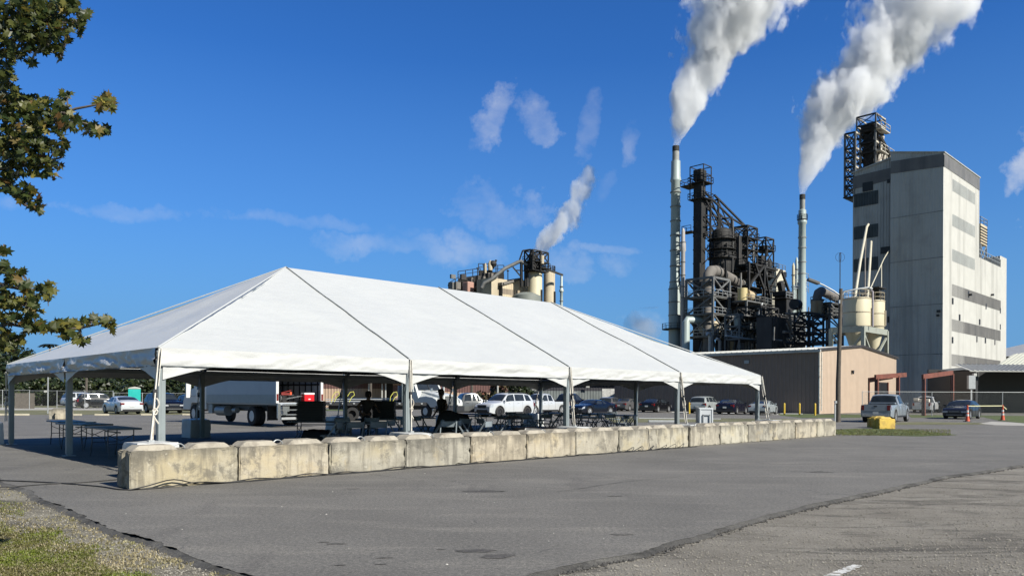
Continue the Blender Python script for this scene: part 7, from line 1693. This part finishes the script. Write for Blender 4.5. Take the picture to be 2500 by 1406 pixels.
# ---- broadleaf trees in the distance
M['leafd'] = leafmat('dark_tree_leaf', [(.006,.010,.004),(.013,.022,.007),(.025,.036,.010),(.045,.055,.015)], .15, .6)
M['leafr'] = leafmat('reddish_tree_leaf', [(.02,.025,.012),(.045,.05,.02),(.09,.055,.03),(.20,.07,.05)], .15, .6)
CLUMP = [(math.cos(i*1.047)*(.5 if i % 2 else .36), math.sin(i*1.047)*(.5 if i % 2 else .36), (.08 if i % 2 else -.08)) for i in range(6)]
def tree(label, px, Y, top, wpx, seed, m=None, low=.12, name='broadleaf_tree', dens=1.0, grp='trees beyond the left fence', leaf=.42):
    r_ = random.Random(seed); o = at(px, Y, 960); H_ = zat(px, top, Y); Wd = wpx/2/(F/Y)
    t_ = thing(name, label, 'tree', o, 0, grp)
    MB().tube([(0,0,-.2),(.1,0,H_*.3),(r_.uniform(-.5,.5),0,H_*.8)], [H_*.035,H_*.025,H_*.008], 8).build('trunk', M['bark'], t_, smooth=60)
    for k in range(5):
        a = r_.random()*6.28; MB().tube([(.1,0,H_*(.2+.1*k)),(Wd*.35*math.cos(a),Wd*.35*math.sin(a),H_*(.32+.11*k)),(Wd*.65*math.cos(a),Wd*.65*math.sin(a),H_*(.38+.11*k))],[H_*.014,H_*.009,.03],6).build('limb', M['bark'], t_)
    blobs = []
    for k in range(14):
        a = r_.random()*6.28; f = r_.random()**.6; z = H_*(low+.12+(.76-low)*r_.random()); kk = math.sqrt(max(.12, 1-((z/H_-.52)/.52)**2))
        blobs.append((Vector((Wd*.72*f*kk*math.cos(a), Wd*.72*f*kk*math.sin(a), z)), Wd*r_.uniform(.26,.46), r_.uniform(-.18,.18)))
    blobs.append((Vector((r_.uniform(-.2,.2)*Wd,0,H_*.86)), Wd*.34, .1))
    items = []
    for c_, rad, tn in blobs:
        for i in range(int(95*dens)):
            d = Vector((r_.gauss(0,1), r_.gauss(0,1), r_.gauss(0,1))).normalized(); q = rad*r_.random()**.35; p = c_+Vector((d.x*q, d.y*q, d.z*q*.8))
            if p.z < H_*low: continue
            items.append((p, leaf*r_.uniform(.6,1.4), d+Vector((r_.gauss(0,.5),r_.gauss(0,.5),r_.gauss(.3,.5))), min(1,max(0,.45+tn+r_.gauss(0,.2)))))
    leaves('crown', m or M['leafd'], t_, items, CLUMP, r_); return t_
TR = [(-60,150,800,170),(20,142,828,120),(75,150,852,90),(-20,120,860,110),(50,118,885,100),(108,125,893,95),(160,130,892,100),(215,122,890,105),(270,128,896,100),(322,120,892,105),(372,126,896,95),(425,118,900,100),(470,128,905,90),(135,160,868,60),(195,175,880,70),(550,150,915,100)]
tl = ['tallest dark tree at the left edge of the photo','dark tree rising over the tent corner at the far left','dark rounded tree top beside the tent corner','dark tree low at the left edge behind the far left tent leg','dark tree right of the far left tent leg','dark tree behind the thin pale pole','dark tree behind the left pair of pale blocks','dark tree behind the thick wooden pole','dark tree behind the white SUV at the fence','dark tree above the white sedan','dark tree above the teal toilet','dark tree behind the near corner leg','tree between the near corner leg and box truck','small distant tree top over the tent slope','small distant tree top right of the palm','dark tree behind the box truck cab']
for i, (px, Y, top, w_) in enumerate(TR): tree(tl[i], px, Y, top, w_*1.25, 100+i, leaf=.62, dens=1.15)
tree('reddish green tree between the pink tan hall and dark shed', 1205, 92, 912, 105, 77, M['leafr'], grp='trees by the plant sheds', leaf=.4, dens=1.1)
tree('dark green tree right of the reddish tree', 1265, 96, 912, 95, 78, grp='trees by the plant sheds', leaf=.4, dens=1.1)
pm_ = thing('palm_tree', 'small palm top just above the tent slope at the left', 'tree', at(120, 160, 840), 0); H_ = zat(120, 842, 160)
MB().tube([(0,0,0),(.2,0,H_)],[.3,.2],8).build('trunk', M['bark'], pm_, smooth=60)
for k in range(14):
    a = k*.449; mb = MB(); pts = [Vector((.2+math.cos(a)*r*1.9, math.sin(a)*r*1.9, H_+.9*r-1.1*r*r)) for r in (0,.3,.6,.9,1.2)]
    for p, q in zip(pts[:-1], pts[1:]): mb.bar(p, q, .5, .03)
    mb.build('frond', M['leafd'], pm_)
# hedge line far right of the left fence: dense shrub wall
for i, (px, Y, top, w_) in enumerate(((-120,108,915,150),(10,104,925,120),(95,108,928,120),(180,106,926,120),(262,108,928,120),(345,104,926,120),(425,106,926,120),(500,110,925,100))):
    tree('dark shrub mass %s' % ['beyond the left edge','behind the far left leg','behind the wood fence','behind the gate','behind the white fenced SUV','behind the teal toilet','behind the navy SUV','behind the truck mirror'][i], px, Y, top, w_*1.2, 300+i, low=.0, name='shrub', dens=.9, grp='shrubs along the left fence', leaf=.5)
# ---------------------------------------------------------------- under the tent
M['tabl'] = mat('grey_table_top', (.15,.175,.19), .45, 0, .1, 2)
M['tleg'] = mat('table_leg_grey', (.10,.11,.12), .5, .3, .1, 4)
M['chair'] = mat('slate_chair_resin', (.24,.28,.31), .45, 0, .1, 4)
def legset(mb, x, y0, y1, h, sp=.12):
    """one folding trestle: two bent legs, spreader, brace"""
    r = .014
    for y in (y0, y1): mb.tube([(x,y,h),(x,y,h*.45),(x+sp*.3,y,h*.36),(x+sp,y,.0)], r, 6)
    mb.tube([(x,y0,h*.5),(x,y1,h*.5)], r*.8, 6); mb.tube([(x,y0,h*.82),(x,y0+(y1-y0)*.5,h*.62),(x,y1,h*.82)], r*.7, 6)
def rect_table(label, p, rz, L=1.83, W=.76, h=.74, grp='rectangular folding tables'):
    t_ = thing('folding_table', label, 'table', p, rz, grp)
    MB().box(-L/2,L/2,-W/2,W/2,h-.045,h).build('table_top', M['tabl'], t_, bevel=.012)
    for sg in (1, -1):
        mb = MB(); legset(mb, sg*L*.33, -W*.38, W*.38, h-.045, sg*.13); mb.build('leg_frame', M['tleg'], t_)
    MB().bar((-L*.3,0,h-.12),(L*.3,0,h-.12),.03).build('centre_brace', M['tleg'], t_)
    return t_
def round_table(label, p, d=1.52, h=.75):
    t_ = thing('round_table', label, 'table', p, random.random(), 'round folding tables')
    MB().lathe([(d/2-.01,h-.04),(d/2,h-.03),(d/2,h-.008),(d/2-.012,h),(.01,h)], n=40).build('table_top', M['tabl'], t_, smooth=40)
    for sg in (1, -1):
        mb = MB(); legset(mb, sg*.36, -.36, .36, h-.04, sg*.12); mb.build('leg_frame', M['tleg'], t_)
    return t_
Ch = {}
def chair(label, p, rz, first=[None]):
    if first[0] is None:
        t_ = thing('folding_chair', label, 'chair', p, rz, 'slate folding chairs around the tables')
        MB().box(-.21,.21,-.20,.20,.435,.47).build('seat', M['chair'], t_, bevel=.012)
        mb = MB(); mb.prism([(-.215,-.20),(.215,-.20),(.215,-.02),(-.215,-.02)], .0, .02, 'xz'); 
        mb = MB()
        def bk(u, v): return (-.215+.43*u, -.265+.035*math.sin(math.pi*u)*-1, .66+.15*v)
        mb.grid(bk, 8, 2); mb.grid(lambda u, v: (-.215+.43*u, -.285-.035*math.sin(math.pi*u), .66+.15*v), 8, 2); mb.box(-.215,.215,-.285,-.265,.655,.665); mb.box(-.215,.215,-.285,-.265,.80,.815); mb.build('backrest', M['chair'], t_)
        for sg in (1, -1):
            MB().bar((sg*.225,-.30,.83),(sg*.225,.26,.0),.026,.036).build('leg', M['chair'], t_)
            MB().bar((sg*.20,.12,.45),(sg*.20,-.27,.0),.026,.036).build('leg', M['chair'], t_)
        MB().bar((-.2,-.20,.1),(.2,-.20,.1),.02).build('stretcher', M['chair'], t_); MB().bar((-.22,.18,.14),(.22,.18,.14),.02).build('stretcher', M['chair'], t_)
        first[0] = t_; return t_
    return dup(first[0], p, rz, label)
# tables at the left bay
rect_table('folding table nearest the left mid leg, first seen end on', at(275, 18.8, 1045), TH+R(90))
rect_table('folding table behind the mid leg, between the other two', at(205, 21.2, 1035), TH+R(96), W=.8)
rect_table('folding table furthest left behind the mid leg', at(162, 23.2, 1028), TH+R(86))
t_ = tag(MB().cb((0,0,0),(.22,.16,.03)).build('paper_plate', M['vinylw']), 'small white packet on the left tables', 'packet'); t_.location = at(222, 21.4, 1027)+Vector((0,0,.765))
pT = at(778, 24.2, 1027); rect_table('folding table carrying the tray stack behind the red cooler truck', pT, R(4))
pT2 = at(935, 27.2, 1015); rect_table('folding table carrying the tray stack beside the bending person', pT2, R(0))
M['tray'] = mat('dark_stack', (.022,.026,.034), .5, 0, .15, 4)
def trays(base_, rz, w_, d_, n, th, lab, grp):
    mb = MB(); mb.box(-w_/2,w_/2,-d_/2,d_/2,0,th*.62); mb.box(-w_/2+.02,w_/2-.02,-d_/2+.02,d_/2-.02,th*.62,th*.95)
    o = mb.build('folded_chair', M['tray'], bevel=.004)
    for k in range(n):
        q = o if k == 0 else o.copy()
        if k: C.objects.link(q)
        q.location = base_+Vector((random.uniform(-.012,.012), random.uniform(-.01,.01), .742+k*th)); q.rotation_euler.z = rz+random.uniform(-.015,.015); tag(q, lab, 'folded chair', grp)
trays(at(760, 24.2, 1027), R(2), .84, .50, 12, .052, 'dark folded chair in the stack before the lift gate', 'folded chairs stacked before the lift gate')
trays(at(938, 27.2, 1015), R(0), .78, .50, 12, .052, 'dark folded chair in the stack beside the bending person', 'folded chairs stacked beside the bending person')
# black draped heap on a table
def heap(label, p, rz, L, W, h, seed, nm='black_cover', peak=.0):
    mb = MB(); 
    def fn(u, v):
        x = (u-.5)*2; y = (v-.5)*2; e = max(abs(x), abs(y)); k = 1 if e < .72 else max(0, 1-((e-.72)/.28)**.8)
        z = h*k*(1+peak*(1-abs(x+.3)))+.05*noise.noise(Vector((x*2.1,y*2.1,seed)))*k
        fl = 1+.06*noise.noise(Vector((x*5,y*5,seed+3)))*(1-k)
        return (x*L/2*fl*(.86+.14*(1-k)), y*W/2*fl, max(.0, z))
    mb.grid(fn, 30, 24); o = mb.build(nm, M['plastic'], smooth=60); o.location = p; o.rotation_euler.z = rz; return tag(o, label, 'cover')
M['plastic'] = mat('black_sheeting', (.008,.008,.010), .4, 0, .2, 4, .3, 9)
heap('black sheet draped over a peaked pile beside the capped person', at(1108, 26.3, 1050), R(-8), 1.5, .9, .86, 1, peak=.22)
heap('black bag heap on the ground under the tray table', at(775, 22.6, 1050), R(3), 1.1, .8, .52, 5)
heap('long low black case behind the pale blocks in the third bay', at(1312, 21.5, 1040), R(30), 1.9, .8, .66, 9)
bx = tag(MB().cb((0,0,.17),(.5,.4,.34)).build('cardboard_box', mat('brown_cardboard', (.16,.10,.06), .8), bevel=.01), 'brown cardboard box on the ground below the second near bay', 'box'); bx.location = at(952, 23.5, 1055); bx.rotation_euler.z = .3
# white boxed cabinet behind the blocks
cp_ = at(1706, 27.0, 1015); wb = thing('white_cabinet', 'white crate with framed recessed front behind the blocks', 'cabinet', cp_, R(2))
wm = mat('cabinet_white', (.60,.63,.66), .45, 0, .05, 2)
cwid = 50/(F/27.0)*.93; ch_ = zat(1706,995,27.0)
MB().box(.0,cwid*.74,0,.62,0,ch_).box(cwid*.74,cwid*.75,.0,.0,0,.01).build('carcass', wm, wb, bevel=.008)
wb.rotation_euler.z = R(-4)
for a_ in (((.03,cwid*.71,-.02,0,ch_-.06,ch_-.02)),((.03,.07,-.02,0,.05,ch_-.06)),((cwid*.67,cwid*.71,-.02,0,.05,ch_-.06))): MB().box(*a_).build('front_frame', wm, wb)
mb = MB(); x0, x1 = cwid*.20, cwid*.58; mb.box(x0,x0+.035,-.04,0,.05,ch_*.80); mb.box(x1-.035,x1,-.04,0,.05,ch_*.80); mb.box(x0,x1,-.04,0,ch_*.77,ch_*.80); mb.build('inner_frame', mat('grey_edge', (.3,.32,.34), .5), wb)
mb = MB(); mb.box(cwid*.742,cwid*.75,.08,.20,ch_-.14,ch_-.11); mb.box(cwid*.742,cwid*.75,.3,.5,ch_-.14,ch_-.11); mb.build('marking', M['black'], wb)
# round tables
RT = [(1245,31.0,'round table in front of the white SUV bumper'),(1255,28.5,'round table nearest the black case'),(1160,35.0,'round table hidden behind the black sheet'),(1395,33.5,'round table behind the third near leg'),(1462,36.5,'round table below the navy coupe'),(1345,38.0,'round table at the back of the third bay'),(1515,34.0,'round table at the right tent end'),(880,22.5,'round table between two chairs in the second bay'),(1010,29.0,'round table behind the second near leg'),(1430,30.0,'round table right of the third near leg')]
for px, Y, lab in RT: round_table(lab, at(px, Y, 1020))
CHS = [(806,20.8,80,'folding chair seen side on under the tray table'),(838,23.4,200,'folding chair left of the second bay round table'),(862,20.6,176,'folding chair with its back to the blocks, left of a pair'),(921,20.9,181,'folding chair with its back to the blocks, right of a pair'),(976,22.5,250,'folding chair just left of the second near leg'),(1003,23.5,285,'folding chair just right of the second near leg'),
 (1058,22.8,100,'folding chair left of the capped person'),(1094,21.8,180,'folding chair with its back to us before the black sheet'),(1125,24.5,150,'folding chair behind the black sheet corner'),(1142,22.6,255,'folding chair leg frame right of the black sheet'),(1172,22.2,65,'crossing folding chair in the middle of the third bay'),(1190,25.0,300,'folding chair left of the nearest round table'),(1222,24.0,80,'folding chair side on in front of the round table'),
 (1215,30.0,120,'folding chair below the white SUV grille'),(1262,33.0,20,'folding chair behind the nearest round table'),(1290,29.5,200,'folding chair right of the nearest round table'),(1300,33.5,250,'folding chair below the white SUV rear wheel'),(1330,31.0,160,'folding chair left of the third near leg'),(1352,33.5,90,'folding chair under the white pickup'),
 (1372,36.5,30,'folding chair under the dark blue pickup'),(1410,31.5,200,'folding chair right of the third near leg'),(1424,35.0,140,'folding chair under the navy coupe nose'),(1450,33.0,60,'folding chair under the navy coupe door'),(1476,35.0,250,'folding chair under the navy coupe rear wheel'),(1494,32.5,190,'folding chair left of the right end table'),(1515,31.0,110,'folding chair before the right end leg'),(1532,30.0,70,'folding chair against the right end mid leg'),(1500,38.0,330,'folding chair at the back right of the tent'),
 (1320,36.0,60,'folding chair at the back of the third bay'),(1245,36.5,10,'folding chair at the back behind the round tables'),(1180,33.0,290,'folding chair between the silver pickup and black sheet'),(1035,27.5,240,'folding chair left of the black sheet in the shade'),(905,25.5,20,'folding chair behind the pair, under the tray stack'),(1538,28.0,250,'folding chair lying folded by the right end leg')]
for px, Y, a, lab in CHS: chair(lab, at(px, Y, 1040), R(a))
# ---------------------------------------------------------------- people
M['skin'] = mat('skin', (.20,.12,.08), .55, 0, .08, 6); M['cloth1'] = mat('grey_shirt', (.045,.04,.036), .85, 0, .1, 5); M['cloth2'] = mat('olive_shirt', (.03,.032,.018), .85, 0, .1, 5); M['jean'] = mat('dark_trousers', (.012,.014,.022), .85, 0, .1, 5); M['hair'] = mat('dark_hair', (.012,.010,.009), .7, 0, .2, 20)
def skin_obj(name, chains, m, parent, sub=2):
    """chains: list of [(x,y,z,r)...]; a first point equal to an existing one joins the chains"""
    vs, es, rs, idx = [], [], [], {}
    for ch in chains:
        prev = None
        for x, y, z, r in ch:
            k = (round(x,4), round(y,4), round(z,4))
            if k not in idx: idx[k] = len(vs); vs.append((x,y,z)); rs.append(r)
            if prev is not None: es.append((prev, idx[k]))
            prev = idx[k]
    me = bpy.data.meshes.new(name); me.from_pydata(vs, es, []); me.materials.append(m); o = bpy.data.objects.new(name, me); C.objects.link(o); o.parent = parent
    sk = o.modifiers.new('skin', 'SKIN'); sk.use_smooth_shade = True
    lay = me.skin_vertices[0].data if len(me.skin_vertices) else None
    if lay:
        for i, r in enumerate(rs): lay[i].radius = (r, r); lay[i].use_root = (i == 0)
    sb = o.modifiers.new('sub', 'SUBSURF'); sb.levels = sub; sb.render_levels = sub; return o
def hand(w_, d, side):
    """finger chains from wrist w_ pointing along d"""
    w_ = Vector(w_); d = Vector(d).normalized(); s_ = Vector((side,0,0)); s_ = (s_-d*s_.dot(d)).normalized(); palm = w_+d*.09; ch = [[(*w_,.026),(*(w_+d*.05),.034),(*palm,.032)]]
    for k, (off, ln) in enumerate(((-.03,.075),(-.01,.085),(.012,.08),(.032,.062))):
        a = palm+s_*off; ch.append([(*palm,.032),(*(a+d*.02),.010),(*(a+d*(.02+ln*.5)),.009),(*(a+d*(.02+ln*.85)+Vector((0,.015,0))),.008)])
    t0 = w_+d*.04; ch.append([(*(w_+d*.05),.034),(*(t0-s_*.045+d*.02),.011),(*(t0-s_*.06+d*.06),.009)]); return ch
def person(label, p, rz, lean, shirt, cap, arms, stoop=0):
    t_ = thing('person', label, 'person', p, rz, 'people working under the tent')
    ly = -lean # forward is -y
    hip = (0,0,.93,.12); waist = (0,ly*.25,1.08,.115); chest = (0,ly*.7,1.30-stoop*.04,.14); nk = (0,ly*1.0,1.47-stoop*.08,.055); hd = (0,ly*1.0-.01,1.545-stoop*.09,.07); top = (0,ly*1.0-.015,1.66-stoop*.1,.088); tip = (0,ly*1.0-.01,1.72-stoop*.1,.05)
    body = [[hip,waist,chest,nk,hd,top,tip],[top,(0,top[1]-.105,top[2]-.04,.013)]]
    for sg, (el, wr) in zip((1,-1), arms):
        sh_ = (sg*.19,chest[1],chest[2]+.07,.055); body.append([chest,sh_,(*el,.042),(*wr,.030)])
        d = Vector(wr)-Vector(el)
        for c in hand(wr, d, sg)[0:]: body.append(c)
        body.append([hip,(sg*.10,0,.88,.085),(sg*.12,-.02,.48,.058),(sg*.13,.03,.10,.040),(sg*.13,-.10,.035,.035),(sg*.13,-.16,.03,.025)])
    skin_obj('body', body, M['skin'], t_)
    sh = [[(0,0,.90,.145),(waist[0],waist[1],waist[2],.145),(chest[0],chest[1],chest[2],.165),(0,ly*.92,chest[2]+.11,.085)]]
    for sg, (el, wr) in zip((1,-1), arms):
        m_ = (Vector((sg*.19,chest[1],chest[2]+.07))+Vector(el))/2; sh.append([(chest[0],chest[1],chest[2],.165),(sg*.19,chest[1],chest[2]+.07,.078),(*m_,.068)])
    skin_obj('shirt', sh, shirt, t_)
    tr_ = [[(0,0,.95,.135),(0,0,.90,.14)]]
    for sg in (1,-1): tr_.append([(0,0,.90,.14),(sg*.10,0,.84,.105),(sg*.12,-.02,.48,.078),(sg*.13,.03,.10,.062)])
    skin_obj('trousers', tr_, M['jean'], t_)
    mb = MB(); c_ = Vector((0,top[1]+.02,top[2]+.02)); mb.lathe([(.03,-.13),(.10,-.10),(.112,-.02),(.105,.06),(.07,.105),(.01,.12)], c_, 14); mb.build('hair', M['hair'], t_, smooth=60)
    for sg in (1,-1): MB().lathe([(.012,-.03),(.02,0),(.012,.03)], (sg*.088,top[1],top[2]-.03), 8).build('ear', M['skin'], t_, smooth=60)
    if cap:
        mb = MB(); mb.lathe([(.112,.0),(.115,.05),(.09,.11),(.02,.135)], (0,top[1],top[2]+.02), 14); mb.prism([(-.08,top[1]-.07),(.08,top[1]-.07),(.06,top[1]-.19),(-.06,top[1]-.19)], top[2]+.02, top[2]+.035); mb.build('cap', M['black'], t_, smooth=40)
    for sg in (1,-1):
        mb = MB(); mb.prism([(sg*.13-.05,.07),(sg*.13+.05,.07),(sg*.13+.055,-.12),(sg*.13,-.19),(sg*.13-.055,-.12)], 0, .08); mb.build('shoe', M['black'], t_, bevel=.015)
    return t_
person('person in a dark shirt bending over beside the folded chair stack', at(893, 26.4, 1040), R(35), .20, M['cloth1'], False, [((.33,-.12,1.16),(.30,-.36,1.04)),((-.34,-.06,1.18),(-.30,-.26,.98))], stoop=.8)
person('person in a baseball cap standing before the white truck nose', at(1080, 28.2, 1040), R(-48), .06, M['cloth2'], True, [((.27,.03,1.14),(.25,-.14,.92)),((-.27,.04,1.12),(-.25,-.16,.90))])
